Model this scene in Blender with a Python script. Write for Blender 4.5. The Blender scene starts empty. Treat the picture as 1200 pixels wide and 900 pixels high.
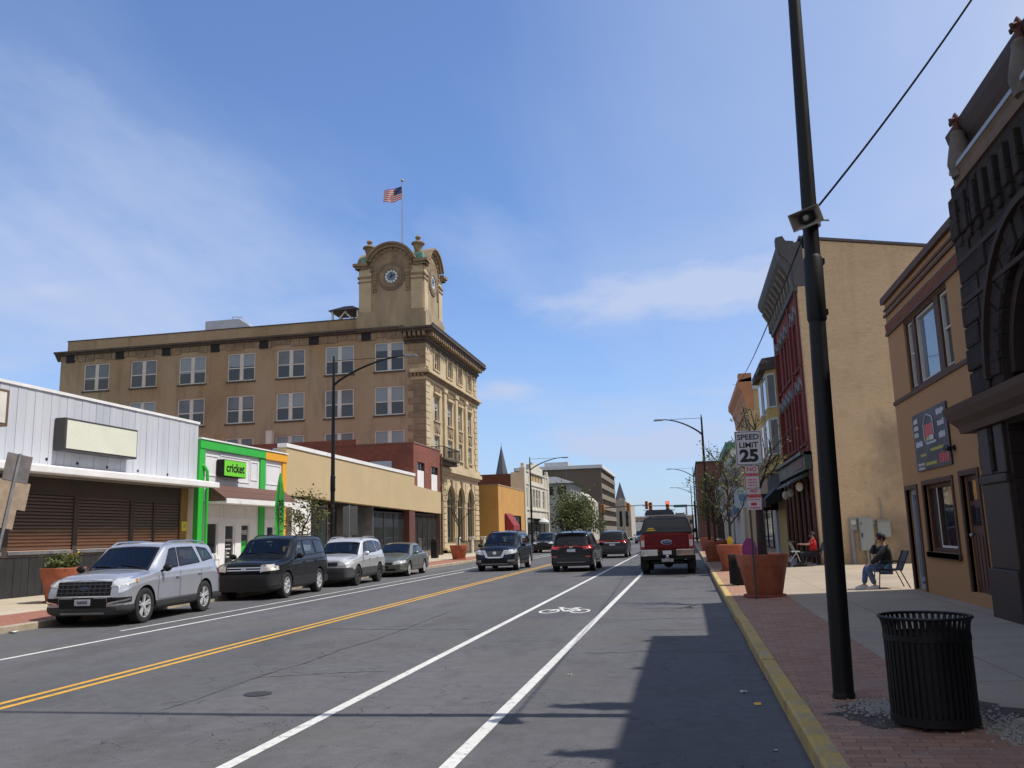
import bpy, bmesh, math, random
from mathutils import Vector, Matrix
SC = bpy.context.scene
COL = SC.collection
RND = random.Random(11)
rad = math.radians
def lerp(a, b, t): return a + (b - a) * t

# ------------------------------------------------------------------ materials
def N(nt, typ, **kw):
    n = nt.nodes.new(typ)
    for k, v in kw.items():
        if k in n.inputs: n.inputs[k].default_value = v
        else: setattr(n, k, v)
    return n
def L(nt, a, b): nt.links.new(a, b)
def rgba(c): return (c[0], c[1], c[2], 1.0)
def new_mat(name):
    m = bpy.data.materials.new(name); m.use_nodes = True
    return m, m.node_tree, m.node_tree.nodes['Principled BSDF']
def math_node(nt, op, a, b=None):
    n = N(nt, 'ShaderNodeMath', operation=op)
    for i, s in enumerate((a, b)):
        if s is None: continue
        if isinstance(s, (int, float)): n.inputs[i].default_value = s
        else: L(nt, s, n.inputs[i])
    return n.outputs[0]
def mix_col(nt, fac, a, b, mode='MIX'):
    n = N(nt, 'ShaderNodeMix', data_type='RGBA', blend_type=mode)
    for i, s in ((0, fac), (6, a), (7, b)):
        if isinstance(s, (int, float)): n.inputs[i].default_value = s
        elif isinstance(s, tuple): n.inputs[i].default_value = rgba(s)
        else: L(nt, s, n.inputs[i])
    return n.outputs[2]
def ramp(nt, fac, lo, hi, a=0.0, b=1.0):
    n = N(nt, 'ShaderNodeMapRange')
    n.inputs[1].default_value = lo; n.inputs[2].default_value = hi
    n.inputs[3].default_value = a; n.inputs[4].default_value = b
    L(nt, fac, n.inputs[0]); return n.outputs[0]
def noise(nt, vec, scale, detail=5, rough=.6, stretch=None):
    if stretch:
        mp = N(nt, 'ShaderNodeMapping'); mp.inputs['Scale'].default_value = stretch
        L(nt, vec, mp.inputs[0]); vec = mp.outputs[0]
    n = N(nt, 'ShaderNodeTexNoise'); n.inputs['Scale'].default_value = scale
    n.inputs['Detail'].default_value = detail; n.inputs['Roughness'].default_value = rough
    L(nt, vec, n.inputs['Vector']); return n.outputs['Fac']
def objvec(nt): return N(nt, 'ShaderNodeTexCoord').outputs['Object']
def bump(nt, b, h, strength, dist=.02):
    n = N(nt, 'ShaderNodeBump'); n.inputs['Strength'].default_value = strength; n.inputs['Distance'].default_value = dist
    L(nt, h, n.inputs['Height']); L(nt, n.outputs[0], b.inputs['Normal'])
_mats = {}
def mat(name, col, rough=.8, metal=0.0, var=.12, scale=1.2, fine=.08, fscale=30., bmp=0.0, col2=None, lo=.35, hi=.7, stretch=None, coat=0.0, spec=.5):
    """plain procedural surface: broad patches, fine grain, grain bump"""
    if name in _mats: return _mats[name]
    m, nt, b = new_mat(name)
    v = objvec(nt)
    n1 = ramp(nt, noise(nt, v, scale, 6, .62, stretch), lo, hi)
    n2 = noise(nt, v, fscale, 4, .7)
    c1 = tuple(min(1, c * (1 - var)) for c in col); c2 = col2 or tuple(min(1, c * (1 + var)) for c in col)
    c = mix_col(nt, n1, c1, c2)
    if fine:
        g = ramp(nt, n2, .25, .75, 1 - fine, 1 + fine)
        cb = N(nt, 'ShaderNodeCombineColor'); [L(nt, g, cb.inputs[i]) for i in range(3)]
        c = mix_col(nt, 1.0, c, cb.outputs[0], 'MULTIPLY')
    L(nt, c, b.inputs['Base Color'])
    r = ramp(nt, n1, 0, 1, max(.02, rough - .07), min(1, rough + .07)); L(nt, r, b.inputs['Roughness'])
    b.inputs['Metallic'].default_value = metal; b.inputs['Coat Weight'].default_value = coat
    b.inputs['Coat Roughness'].default_value = .03
    b.inputs['Specular IOR Level'].default_value = spec
    if bmp: bump(nt, b, n2, bmp)
    _mats[name] = m; return m
def wallvec(nt):
    """(along the wall, up) whichever way a vertical wall faces"""
    o = objvec(nt); s = N(nt, 'ShaderNodeSeparateXYZ'); L(nt, o, s.inputs[0])
    g = N(nt, 'ShaderNodeNewGeometry'); s2 = N(nt, 'ShaderNodeSeparateXYZ'); L(nt, g.outputs['True Normal'], s2.inputs[0])
    k = math_node(nt, 'GREATER_THAN', math_node(nt, 'ABSOLUTE', s2.outputs[0]), .6)
    d = math_node(nt, 'SUBTRACT', s.outputs[1], s.outputs[0])
    u = math_node(nt, 'ADD', s.outputs[0], math_node(nt, 'MULTIPLY', d, k))
    c = N(nt, 'ShaderNodeCombineXYZ'); L(nt, u, c.inputs[0]); L(nt, s.outputs[2], c.inputs[1])
    return c.outputs[0], o
def brick_mat(name, c1, c2, mortar, bw=.21, bh=.07, ms=.008, rough=.85, ground=False, stain=None, bmp=.5, rot=0, stain_lo=.5, stain_scale=.5):
    if name in _mats: return _mats[name]
    m, nt, b = new_mat(name)
    if ground: v = objvec(nt); o = v
    else: v, o = wallvec(nt)
    if rot:
        mp = N(nt, 'ShaderNodeMapping'); mp.inputs['Rotation'].default_value = (0, 0, rot); L(nt, v, mp.inputs[0]); v = mp.outputs[0]
    t = N(nt, 'ShaderNodeTexBrick'); L(nt, v, t.inputs['Vector'])
    t.inputs['Color1'].default_value = rgba(c1); t.inputs['Color2'].default_value = rgba(c2); t.inputs['Mortar'].default_value = rgba(mortar)
    t.inputs['Scale'].default_value = 1; t.inputs['Brick Width'].default_value = bw; t.inputs['Row Height'].default_value = bh
    t.inputs['Mortar Size'].default_value = ms; t.inputs['Mortar Smooth'].default_value = .3
    n1 = noise(nt, o, stain_scale, 7, .65)
    st = stain or tuple(c * .6 for c in c1)
    c = mix_col(nt, ramp(nt, n1, stain_lo, stain_lo + .25, 0, .75), t.outputs['Color'], st)
    n2 = noise(nt, o, 25, 4, .7)
    g = ramp(nt, n2, .25, .75, .86, 1.14); cb = N(nt, 'ShaderNodeCombineColor'); [L(nt, g, cb.inputs[i]) for i in range(3)]
    L(nt, mix_col(nt, 1.0, c, cb.outputs[0], 'MULTIPLY'), b.inputs['Base Color'])
    b.inputs['Roughness'].default_value = rough
    h = math_node(nt, 'SUBTRACT', math_node(nt, 'MULTIPLY', n2, .35), t.outputs['Fac'])
    bump(nt, b, h, bmp, .012)
    _mats[name] = m; return m
def glass_mat(name, tint=(.02, .027, .032), rough=.04):
    if name in _mats: return _mats[name]
    m, nt, b = new_mat(name)
    v = objvec(nt); n1 = noise(nt, v, .9, 3)
    L(nt, mix_col(nt, n1, tuple(c * .5 for c in tint), tuple(c * 1.6 for c in tint)), b.inputs['Base Color'])
    b.inputs['Roughness'].default_value = rough; b.inputs['IOR'].default_value = 1.52; b.inputs['Specular IOR Level'].default_value = .75
    bump(nt, b, noise(nt, v, 1.3, 2), .06, .05)
    _mats[name] = m; return m
def emit_mat(name, col, s):
    m, nt, b = new_mat(name)
    b.inputs['Base Color'].default_value = rgba(col); b.inputs['Emission Color'].default_value = rgba(col); b.inputs['Emission Strength'].default_value = s
    return m

# ------------------------------------------------------------------ objects
def thing(name, label, cat, loc=(0, 0, 0), group=None, rz=0.0):
    o = bpy.data.objects.new(name, None); COL.objects.link(o)
    o.location = loc; o.rotation_euler = (0, 0, rz); o.empty_display_size = .2
    o['label'] = label; o['category'] = cat
    if group: o['group'] = group
    o['_org'] = list(loc)
    return o
def tag(o, label=None, cat=None, group=None, kind=None):
    for k, v in (('label', label), ('category', cat), ('group', group), ('kind', kind)):
        if v: o[k] = v
    return o
def copy_tree(o, parent=None):
    c = o.copy(); COL.objects.link(c)
    if parent: c.parent = parent
    for ch in o.children: copy_tree(ch, c)
    return c
def origin_of(p):
    while p is not None:
        if '_org' in p: return Vector(p['_org'])
        p = p.parent
    return Vector((0, 0, 0))

class MB:
    """collects faces; build() links them as one mesh object. Points are world points unless local=True."""
    def __init__(s): s.v = []; s.f = []; s.m = []
    def face(s, pts, m=0):
        i = len(s.v); s.v += [Vector(p) for p in pts]; s.f.append(tuple(range(i, i + len(pts)))); s.m.append(m)
    def grid(s, rows, m=0, closed=False, mfun=None):
        i = len(s.v); nc = len(rows[0])
        for r in rows: s.v += [Vector(p) for p in r]
        for a in range(len(rows) - 1):
            for b in range(nc if closed else nc - 1):
                c = (b + 1) % nc
                s.f.append((i + a * nc + b, i + a * nc + c, i + (a + 1) * nc + c, i + (a + 1) * nc + b))
                s.m.append(mfun(a, b) if mfun else m)
        return i
    def hexa(s, p, m=0):
        i = len(s.v); s.v += [Vector(q) for q in p]
        for q in ((0, 3, 2, 1), (4, 5, 6, 7), (0, 1, 5, 4), (1, 2, 6, 5), (2, 3, 7, 6), (3, 0, 4, 7)):
            s.f.append(tuple(i + k for k in q)); s.m.append(m)
    def box(s, x0, x1, y0, y1, z0, z1, m=0):
        s.hexa([(x0, y0, z0), (x1, y0, z0), (x1, y1, z0), (x0, y1, z0), (x0, y0, z1), (x1, y0, z1), (x1, y1, z1), (x0, y1, z1)], m)
    def rings(s, rings, m=0, caps=True):
        i = s.grid(rings, m, closed=True); n = len(rings[0])
        if caps:
            s.f.append(tuple(i + k for k in range(n))[::-1]); s.m.append(m)
            e = i + (len(rings) - 1) * n; s.f.append(tuple(e + k for k in range(n))); s.m.append(m)
    def cyl(s, p0, p1, r0, r1=None, n=12, m=0, caps=True):
        s.tube([p0, p1], [r0, r0 if r1 is None else r1], n, m, caps)
    def tube(s, pts, rs, n=8, m=0, caps=True):
        pts = [Vector(p) for p in pts]
        if not isinstance(rs, (list, tuple)): rs = [rs] * len(pts)
        up = None; R = []
        for k, p in enumerate(pts):
            d = (pts[min(k + 1, len(pts) - 1)] - pts[max(k - 1, 0)])
            if d.length < 1e-9: d = Vector((0, 0, 1))
            d.normalize()
            if up is None:
                up = Vector((0, 0, 1)) if abs(d.z) < .9 else Vector((1, 0, 0))
            a = d.cross(up)
            if a.length < 1e-6: a = d.cross(Vector((0, 1, 0)))
            a.normalize(); b = a.cross(d); b.normalize(); up = b
            R.append([p + (a * math.cos(2 * math.pi * j / n) + b * math.sin(2 * math.pi * j / n)) * rs[k] for j in range(n)])
        s.rings(R, m, caps)
    def lathe(s, c, prof, n=20, m=0, caps=True, sx=1., sy=1.):
        c = Vector(c)
        s.rings([[c + Vector((r * sx * math.cos(2 * math.pi * j / n), r * sy * math.sin(2 * math.pi * j / n), z)) for j in range(n)] for r, z in prof], m, caps)
    def ball(s, c, r, n=10, m=0, sc=(1, 1, 1)):
        c = Vector(c); k = max(4, n // 2 + 1)
        s.rings([[c + Vector((r * sc[0] * math.sin(math.pi * (a + .02) / (k + .04)) * math.cos(2 * math.pi * j / n), r * sc[1] * math.sin(math.pi * (a + .02) / (k + .04)) * math.sin(2 * math.pi * j / n), -r * sc[2] * math.cos(math.pi * (a + .02) / (k + .04)))) for j in range(n)] for a in range(k + 1)], m)
    def prism(s, poly, ext, m=0):
        """poly: 3D points of a planar outline, ext: extrusion vector"""
        e = Vector(ext); i = len(s.v); n = len(poly)
        s.v += [Vector(p) for p in poly] + [Vector(p) + e for p in poly]
        s.f.append(tuple(i + k for k in range(n))[::-1]); s.m.append(m)
        s.f.append(tuple(i + n + k for k in range(n))); s.m.append(m)
        for k in range(n):
            j = (k + 1) % n; s.f.append((i + k, i + j, i + n + j, i + n + k)); s.m.append(m)
    def build_each(s, key, name, mats, parent, **kw):
        """one object per group of faces; key maps a face centre to its group"""
        g = {}
        for f, m in zip(s.f, s.m):
            c = sum((s.v[i] for i in f), Vector()) / len(f); g.setdefault(key(c), []).append((f, m))
        for k in sorted(g):
            q = MB(); ix = {}
            for f, m in g[k]:
                for i in f:
                    if i not in ix: ix[i] = len(q.v); q.v.append(s.v[i])
                q.f.append(tuple(ix[i] for i in f)); q.m.append(m)
            q.build(name, mats, parent, **kw)
    def build(s, name, mats, parent=None, smooth=False, local=False, bevel=0.0, recalc=True, label=None):
        if not isinstance(mats, (list, tuple)): mats = [mats]
        me = bpy.data.meshes.new(name)
        org = Vector((0, 0, 0)) if local else origin_of(parent)
        me.from_pydata([tuple(p - org) for p in s.v], [], s.f)
        for mt in mats: me.materials.append(mt)
        me.polygons.foreach_set('material_index', s.m)
        if recalc:
            bm = bmesh.new(); bm.from_mesh(me)
            bmesh.ops.recalc_face_normals(bm, faces=bm.faces[:])
            bm.to_mesh(me); bm.free()
        if smooth:
            me.polygons.foreach_set('use_smooth', [True] * len(me.polygons))
            if hasattr(me, 'set_sharp_from_angle'): me.set_sharp_from_angle(angle=rad(smooth if smooth > 1 else 40))
        me.update()
        o = bpy.data.objects.new(name, me); COL.objects.link(o)
        if parent is not None: o.parent = parent
        if bevel:
            b = o.modifiers.new('bevel', 'BEVEL'); b.width = bevel; b.segments = 2; b.limit_method = 'ANGLE'; b.angle_limit = rad(40)
            b.harden_normals = False
        if label: o['label'] = label
        return o
def struct(name, mb, m, **kw):
    o = mb.build(name, m, **kw); o['kind'] = 'structure'; return o

# ------------------------------------------------------------------ facade frames
class F:
    """a wall plane: origin, u along the wall, n outwards"""
    def __init__(s, o, u, n): s.o = Vector(o); s.u = Vector(u); s.n = Vector(n); s.z = Vector((0, 0, 1))
    def p(s, u, z, n=0.0): return s.o + s.u * u + s.n * n + s.z * z
def FX(x, sgn): return F((x, 0, 0), (0, 1, 0), (sgn, 0, 0))      # wall on the plane X = x; u is world Y
def FY(y): return F((0, y, 0), (1, 0, 0), (0, -1, 0))            # wall facing the camera; u is world X
def fbox(mb, f, u0, u1, z0, z1, n0, n1, m=0):
    mb.hexa([f.p(u0, z0, n0), f.p(u1, z0, n0), f.p(u1, z0, n1), f.p(u0, z0, n1), f.p(u0, z1, n0), f.p(u1, z1, n0), f.p(u1, z1, n1), f.p(u0, z1, n1)], m)
def fquad(mb, f, u0, u1, z0, z1, n=0, m=0): mb.face([f.p(u0, z0, n), f.p(u1, z0, n), f.p(u1, z1, n), f.p(u0, z1, n)], m)
def fwall(mb, f, u0, u1, z0, z1, holes=(), n=0.0, depth=.2, m=0):
    us = sorted({u0, u1, *[h[0] for h in holes], *[h[1] for h in holes]}); zs = sorted({z0, z1, *[h[2] for h in holes], *[h[3] for h in holes]})
    us = [u for u in us if u0 - 1e-6 <= u <= u1 + 1e-6]; zs = [z for z in zs if z0 - 1e-6 <= z <= z1 + 1e-6]
    for a, b in zip(us, us[1:]):
        for c, d in zip(zs, zs[1:]):
            if any(h[0] < (a + b) / 2 < h[1] and h[2] < (c + d) / 2 < h[3] for h in holes): continue
            fquad(mb, f, a, b, c, d, n, m)
    for h in holes:
        a, b, c, d = max(h[0], u0), min(h[1], u1), max(h[2], z0), min(h[3], z1)
        for q in (((a, c), (b, c)), ((a, d), (b, d)), ((a, c), (a, d)), ((b, c), (b, d))):
            mb.face([f.p(*q[0], n), f.p(*q[1], n), f.p(*q[1], n - depth), f.p(*q[0], n - depth)], m)
def fwindow(par, f, u0, u1, z0, z1, n, fm, gm, fw=.06, mull=(), rails=(), blind=0.0, bm=None, sill=None, sm=None, name='window', deep=.06, glassname='pane'):
    """frame part > pane, sill, blind. n is the plane of the glass (already set back from the wall)."""
    mb = MB()
    fbox(mb, f, u0, u0 + fw, z0, z1, n - .02, n + deep); fbox(mb, f, u1 - fw, u1, z0, z1, n - .02, n + deep)
    fbox(mb, f, u0 + fw, u1 - fw, z0, z0 + fw, n - .02, n + deep); fbox(mb, f, u0 + fw, u1 - fw, z1 - fw, z1, n - .02, n + deep)
    for q in mull:
        t, w = q if isinstance(q, tuple) else (q, fw)
        c = lerp(u0, u1, t); fbox(mb, f, c - w / 2, c + w / 2, z0 + fw, z1 - fw, n - .02, n + deep - .008)
    for t in rails:
        c = lerp(z0, z1, t); fbox(mb, f, u0 + fw, u1 - fw, c - fw * .4, c + fw * .4, n - .02, n + deep - .016)
    w = mb.build(name, fm, par)
    g = MB(); fquad(g, f, u0 + fw * .5, u1 - fw * .5, z0 + fw * .5, z1 - fw * .5, n + .004); g.build(glassname, gm, w)
    if blind:
        b = MB(); fquad(b, f, u0 + fw * .8, u1 - fw * .8, lerp(z1, z0, blind), z1 - fw * .8, n + .009); b.build('blind', bm, w)
    if sill:
        s = MB(); fbox(s, f, u0 - .08, u1 + .08, z0 - .12, z0 - .003, n - .02, sill); s.build('sill', sm or fm, w)
    return w
def text_obj(name, s, size, m, par, f, u, z, n, align='CENTER', xs=1.0, ext=.004, bold=0.0, shear=0.0, rot=0.0, local_org=None):
    c = bpy.data.curves.new(name, 'FONT'); c.body = s; c.size = size; c.align_x = align; c.align_y = 'CENTER'; c.extrude = ext
    c.offset = bold; c.shear = shear; c.resolution_u = 3
    t = bpy.data.objects.new('tmp', c); COL.objects.link(t)
    dg = bpy.context.evaluated_depsgraph_get(); me = bpy.data.meshes.new_from_object(t.evaluated_get(dg))
    COL.objects.unlink(t); bpy.data.objects.remove(t); bpy.data.curves.remove(c)
    r = Vector((0, 0, 1)).cross(f.n); zz = f.z
    M = Matrix((r, zz, f.n)).transposed()
    org = origin_of(par); o0 = f.p(u, z, n)
    cr, sr = math.cos(rot), math.sin(rot)
    for v in me.vertices:
        x, y = v.co.x * xs, v.co.y
        v.co = M @ Vector((x * cr - y * sr, x * sr + y * cr, v.co.z)) + o0 - org
    me.materials.clear(); me.materials.append(m); me.name = name
    o = bpy.data.objects.new(name, me); COL.objects.link(o); o.parent = par
    return o
def arc(c, r, a0, a1, n): return [(c[0] + r * math.cos(lerp(a0, a1, i / n)), c[1] + r * math.sin(lerp(a0, a1, i / n))) for i in range(n + 1)]
def farch(mb, f, u0, u1, z0, z1, uc, r, zs, zb, n=0.0, depth=.4, m=0, k=14):
    """wall rectangle with a round arched opening of radius r at uc, springing at zs, foot at zb"""
    fquad(mb, f, u0, uc - r, z0, z1, n, m); fquad(mb, f, uc + r, u1, z0, z1, n, m)
    if zb > z0: fquad(mb, f, uc - r, uc + r, z0, zb, n, m)
    a = arc((uc, zs), r, math.pi, 0, k)
    for p, q in zip(a, a[1:]):
        mb.face([f.p(p[0], p[1], n), f.p(q[0], q[1], n), f.p(q[0], z1, n), f.p(p[0], z1, n)], m)
    o = [(uc - r, zb)] + a + [(uc + r, zb)]
    for p, q in zip(o, o[1:] + o[:1]):
        mb.face([f.p(*p, n), f.p(*q, n), f.p(*q, n - depth), f.p(*p, n - depth)], m)
def fringarc(mb, f, uc, zc, r0, r1, n0, n1, a0=math.pi, a1=0.0, k=18, m=0):
    A = arc((uc, zc), r0, a0, a1, k); B = arc((uc, zc), r1, a0, a1, k)
    for i in range(k):
        mb.hexa([f.p(*A[i], n0), f.p(*A[i + 1], n0), f.p(*A[i + 1], n1), f.p(*A[i], n1), f.p(*B[i], n0), f.p(*B[i + 1], n0), f.p(*B[i + 1], n1), f.p(*B[i], n1)], m)
def fdisc(mb, f, uc, zc, r, n0, n1, k=24, m=0):
    mb.rings([[f.p(*q, nn) for q in arc((uc, zc), r, 0, 2 * math.pi, k)[:-1]] for nn in (n0, n1)], m)
# ------------------------------------------------------------------ shared materials
def asphalt():
    m, nt, b = new_mat('asphalt'); v = objvec(nt)
    broad = ramp(nt, noise(nt, v, .35, 6, .6, (1, .22, 1)), .35, .68)
    c = mix_col(nt, broad, (.082, .082, .089), (.120, .119, .125))
    patch = ramp(nt, noise(nt, v, .9, 7, .7, (1, .55, 1)), .5, .68, 0, .6)
    c = mix_col(nt, patch, c, (.056, .055, .056))
    grit = noise(nt, v, 70, 3, .8); g = ramp(nt, grit, .3, .72, .55, 1.55)
    cb = N(nt, 'ShaderNodeCombineColor'); [L(nt, g, cb.inputs[i]) for i in range(3)]
    c = mix_col(nt, 1.0, c, cb.outputs[0], 'MULTIPLY')
    mot = ramp(nt, noise(nt, v, 5.5, 5, .7), .3, .7, .84, 1.16); cm = N(nt, 'ShaderNodeCombineColor'); [L(nt, mot, cm.inputs[i]) for i in range(3)]; c = mix_col(nt, 1.0, c, cm.outputs[0], 'MULTIPLY')
    ol = ramp(nt, noise(nt, v, .5, 4, .6), .5, .7, 0, .5); c = mix_col(nt, ol, c, (.105, .102, .088))
    # thin branching cracks
    vv = N(nt, 'ShaderNodeVectorMath', operation='ADD'); nn = N(nt, 'ShaderNodeTexNoise'); nn.inputs['Scale'].default_value = .8; nn.inputs['Detail'].default_value = 5
    L(nt, v, nn.inputs['Vector']); L(nt, v, vv.inputs[0]); L(nt, nn.outputs['Color'], vv.inputs[1])
    mp = N(nt, 'ShaderNodeMapping'); mp.inputs['Scale'].default_value = (.16, .38, 1); L(nt, vv.outputs[0], mp.inputs[0])
    vo = N(nt, 'ShaderNodeTexVoronoi', feature='DISTANCE_TO_EDGE'); L(nt, mp.outputs[0], vo.inputs['Vector'])
    cr = ramp(nt, vo.outputs['Distance'], .002, .007, 1, 0)
    keep = ramp(nt, noise(nt, v, .3, 2), .44, .52)
    c = mix_col(nt, math_node(nt, 'MULTIPLY', math_node(nt, 'MULTIPLY', cr, keep), .9), c, (.016, .016, .018))
    # oil spots
    oil = ramp(nt, noise(nt, v, 2.3, 3, .5), .68, .76, 0, .5)
    c = mix_col(nt, oil, c, (.035, .034, .034))
    L(nt, c, b.inputs['Base Color']); b.inputs['Roughness'].default_value = .86; b.inputs['Specular IOR Level'].default_value = .35
    bump(nt, b, grit, .45, .006); return m
def paint_mat(name, col, worn=.5):
    m, nt, b = new_mat(name); v = objvec(nt)
    n1 = noise(nt, v, 9, 8, .75); w = ramp(nt, n1, worn, worn + .12, 0, .8)
    c = mix_col(nt, w, col, (.11, .11, .115)); c = mix_col(nt, ramp(nt, noise(nt, v, .7, 4), .4, .7, 0, .3), c, tuple(q * .6 for q in col))
    L(nt, c, b.inputs['Base Color']); b.inputs['Roughness'].default_value = .75; bump(nt, b, noise(nt, v, 70, 3), .3, .005); return m
def concrete(name, col, slab=1.5, stain=.55):
    m, nt, b = new_mat(name); v = objvec(nt)
    t = N(nt, 'ShaderNodeTexBrick'); t.offset = 0; L(nt, v, t.inputs['Vector'])
    t.inputs['Color1'].default_value = rgba(col); t.inputs['Color2'].default_value = rgba(tuple(c * .88 for c in col)); t.inputs['Mortar'].default_value = rgba(tuple(c * .42 for c in col))
    t.inputs['Scale'].default_value = 1; t.inputs['Brick Width'].default_value = slab; t.inputs['Row Height'].default_value = slab; t.inputs['Mortar Size'].default_value = .009
    c = mix_col(nt, ramp(nt, noise(nt, v, .7, 8, .7), stain - .1, stain + .2, 0, .6), t.outputs['Color'], tuple(q * .62 for q in col))
    n2 = noise(nt, v, 45, 4, .75); g = ramp(nt, n2, .3, .7, .82, 1.16); cb = N(nt, 'ShaderNodeCombineColor'); [L(nt, g, cb.inputs[i]) for i in range(3)]
    c = mix_col(nt, 1.0, c, cb.outputs[0], 'MULTIPLY')
    sp = ramp(nt, noise(nt, v, 14, 2, .5), .7, .75, 0, .5); c = mix_col(nt, sp, c, tuple(q * .4 for q in col))
    L(nt, c, b.inputs['Base Color']); b.inputs['Roughness'].default_value = .9
    bump(nt, b, math_node(nt, 'SUBTRACT', math_node(nt, 'MULTIPLY', n2, .5), t.outputs['Fac']), .4, .008); return m
M_ASPH = asphalt()
M_WHITE_LINE = paint_mat('white_road_paint', (.64, .64, .61), .53)
M_YEL_LINE = paint_mat('yellow_road_paint', (.62, .35, .045), .53)
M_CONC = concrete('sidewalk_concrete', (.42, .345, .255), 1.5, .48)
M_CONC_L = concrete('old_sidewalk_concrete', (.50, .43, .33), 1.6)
M_PAVER = brick_mat('red_pavers', (.44, .232, .135), (.30, .15, .095), (.17, .125, .10), .21, .105, .007, ground=True, stain=(.32, .225, .17), rot=rad(3), stain_scale=1.6, stain_lo=.44)
M_PAVER_L = brick_mat('red_pavers_left', (.36, .15, .10), (.29, .12, .085), (.12, .08, .06), .2, .1, .006, ground=True, stain=(.27, .16, .11))  # paver colours of the left-hand pavement
def kerb_paint(name, col, base):
    m, nt, b = new_mat(name); v = objvec(nt)
    n1 = noise(nt, v, 5, 8, .8); w = ramp(nt, n1, .45, .60, 0, .9)
    s = N(nt, 'ShaderNodeSeparateXYZ'); L(nt, v, s.inputs[0])
    fade = ramp(nt, s.outputs[1], 26, 36, 0, .8)
    c = mix_col(nt, w, col, base); c = mix_col(nt, fade, c, base)
    c = mix_col(nt, ramp(nt, noise(nt, v, 1.6, 6, .7), .45, .7, 0, .55), c, tuple(q * .5 for q in col))
    n2 = noise(nt, v, 60, 4, .8); g = ramp(nt, n2, .3, .7, .75, 1.2); cb = N(nt, 'ShaderNodeCombineColor'); [L(nt, g, cb.inputs[i]) for i in range(3)]
    L(nt, mix_col(nt, 1.0, c, cb.outputs[0], 'MULTIPLY'), b.inputs['Base Color']); b.inputs['Roughness'].default_value = .85; bump(nt, b, n2, .5, .01); return m
M_KERB_Y = kerb_paint('yellow_kerb_paint', (.58, .39, .09), (.36, .31, .23))
M_KERB = mat('kerb_concrete', (.36, .30, .22), .9, var=.25, scale=2, bmp=.4)
M_BLACK = mat('black_paint', (.010, .010, .011), .5, var=.2, spec=.28)
M_BLACK_MATTE = mat('black_trim', (.012, .012, .013), .7, var=.15, spec=.3)
M_CHROME = mat('chrome', (.62, .62, .63), .14, 1.0, var=.06, fine=0)
M_STEEL = mat('galvanised_steel', (.36, .37, .38), .45, .8, var=.18, scale=3)
M_GLASS = glass_mat('window_glass')
M_GLASS_SHOP = glass_mat('shop_glass', (.03, .035, .036), .03)
M_WHITE = mat('white_paint', (.74, .74, .74), .6, var=.06)
M_OFFW = mat('offwhite_trim', (.62, .60, .55), .7, var=.1)
M_DKBROWN = mat('dark_brown_wood', (.035, .02, .015), .55, var=.25, scale=6, stretch=(1, 1, .15))
M_ROOF = mat('roofing_felt', (.07, .07, .07), .9)
M_TERRA = mat('terracotta', (.38, .098, .045), .75, var=.2, scale=3.2, fine=.12, bmp=.25, col2=(.44, .15, .085))
M_SOIL = mat('planter_soil', (.09, .05, .032), 1.0, var=.4, scale=20, bmp=.6)
M_INT = mat('dark_interior', (.018, .018, .02), .9)

# ------------------------------------------------------------------ ground, road, pavements
KR, KL = 0.77, -13.3
def zr(x): return .14 + .1 * max(0, min(1, (x - .92) / 3.86))
def zl(x): return .14 + .08 * max(0, min(1, (-13.45 - x) / 5.55))
g = MB(); g.face([(-2500, -400, -.03), (2500, -400, -.03), (2500, 4000, -.03), (-2500, 4000, -.03)])
struct('ground', g, mat('far_ground', (.16, .15, .12), .95, scale=.05))
g = MB(); ys = [-40 + i * 10 for i in range(44)]
g.grid([[(x, y, 0) for x in (KL, -10, -7, -3.5, -1.8, KR)] for y in ys]); struct('road', g, M_ASPH)
def strip(x0, x1, y0, y1, z=.004, m=M_WHITE_LINE, name='road_marking'):
    b = MB(); n = max(2, int((y1 - y0) / 8)); b.grid([[(x0, lerp(y0, y1, i / n), z), (x1, lerp(y0, y1, i / n), z)] for i in range(n + 1)])
    return struct(name, b, m)
strip(-1.86, -1.745, -6, 88); strip(-3.535, -3.42, -6, 88)
strip(-7.42, -7.32, -6, 88, m=M_YEL_LINE); strip(-7.2, -7.1, -6, 88, m=M_YEL_LINE)
strip(-10.29, -10.19, -6, 43.8); strip(-10.29, -10.19, 56, 88); strip(-11.0, -10.92, 15.4, 47)
strip(-11.0, -10.92, 52, 70)
b = MB()
for y in (92, 95.2): b.face([(KL + .6, y, .004), (KR - .6, y, .004), (KR - .6, y + .35, .004), (KL + .6, y + .35, .004)])
struct('road_marking', b, M_WHITE_LINE)
def tar_seals():
    r = random.Random(12)
    for x0, y0, x1, y1, w in ((-1.6, 12.3, .6, 12.1, .03), (-.9, 14.9, .7, 15.1, .025), (-1.55, 16.6, .5, 16.9, .03), (-1.2, 18.4, .72, 18.2, .022), (-1.5, 21.8, .7, 21.5, .03), (-1.0, 25.3, .7, 25.6, .035), (-1.65, 29.0, .6, 28.8, .04), (-5.4, 10.2, -3.7, 10.6, .02), (-6.9, 15.5, -3.6, 15.1, .03), (-5.3, 7.5, -5.1, 19.5, .02), (.25, 9.5, .45, 21, .02)):
        b = MB(); n = 40; rows = []; jx = jy = 0; d = Vector((x1 - x0, y1 - y0)).normalized(); p = Vector((-d.y, d.x))
        for i in range(n + 1):
            jx += r.gauss(0, .022); t = i / n; c = Vector((lerp(x0, x1, t), lerp(y0, y1, t))) + p * jx; ww = w * r.uniform(.15, .75) * (1 if .05 < t < .95 else .2); rows.append([(c.x - p.x * ww, c.y - p.y * ww, .0028), (c.x + p.x * ww, c.y + p.y * ww, .0028)])
        b.grid(rows); struct('tar_seal', b, mat('tar', (.022, .022, .024), .6, var=.3, scale=4))
tar_seals()
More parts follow.
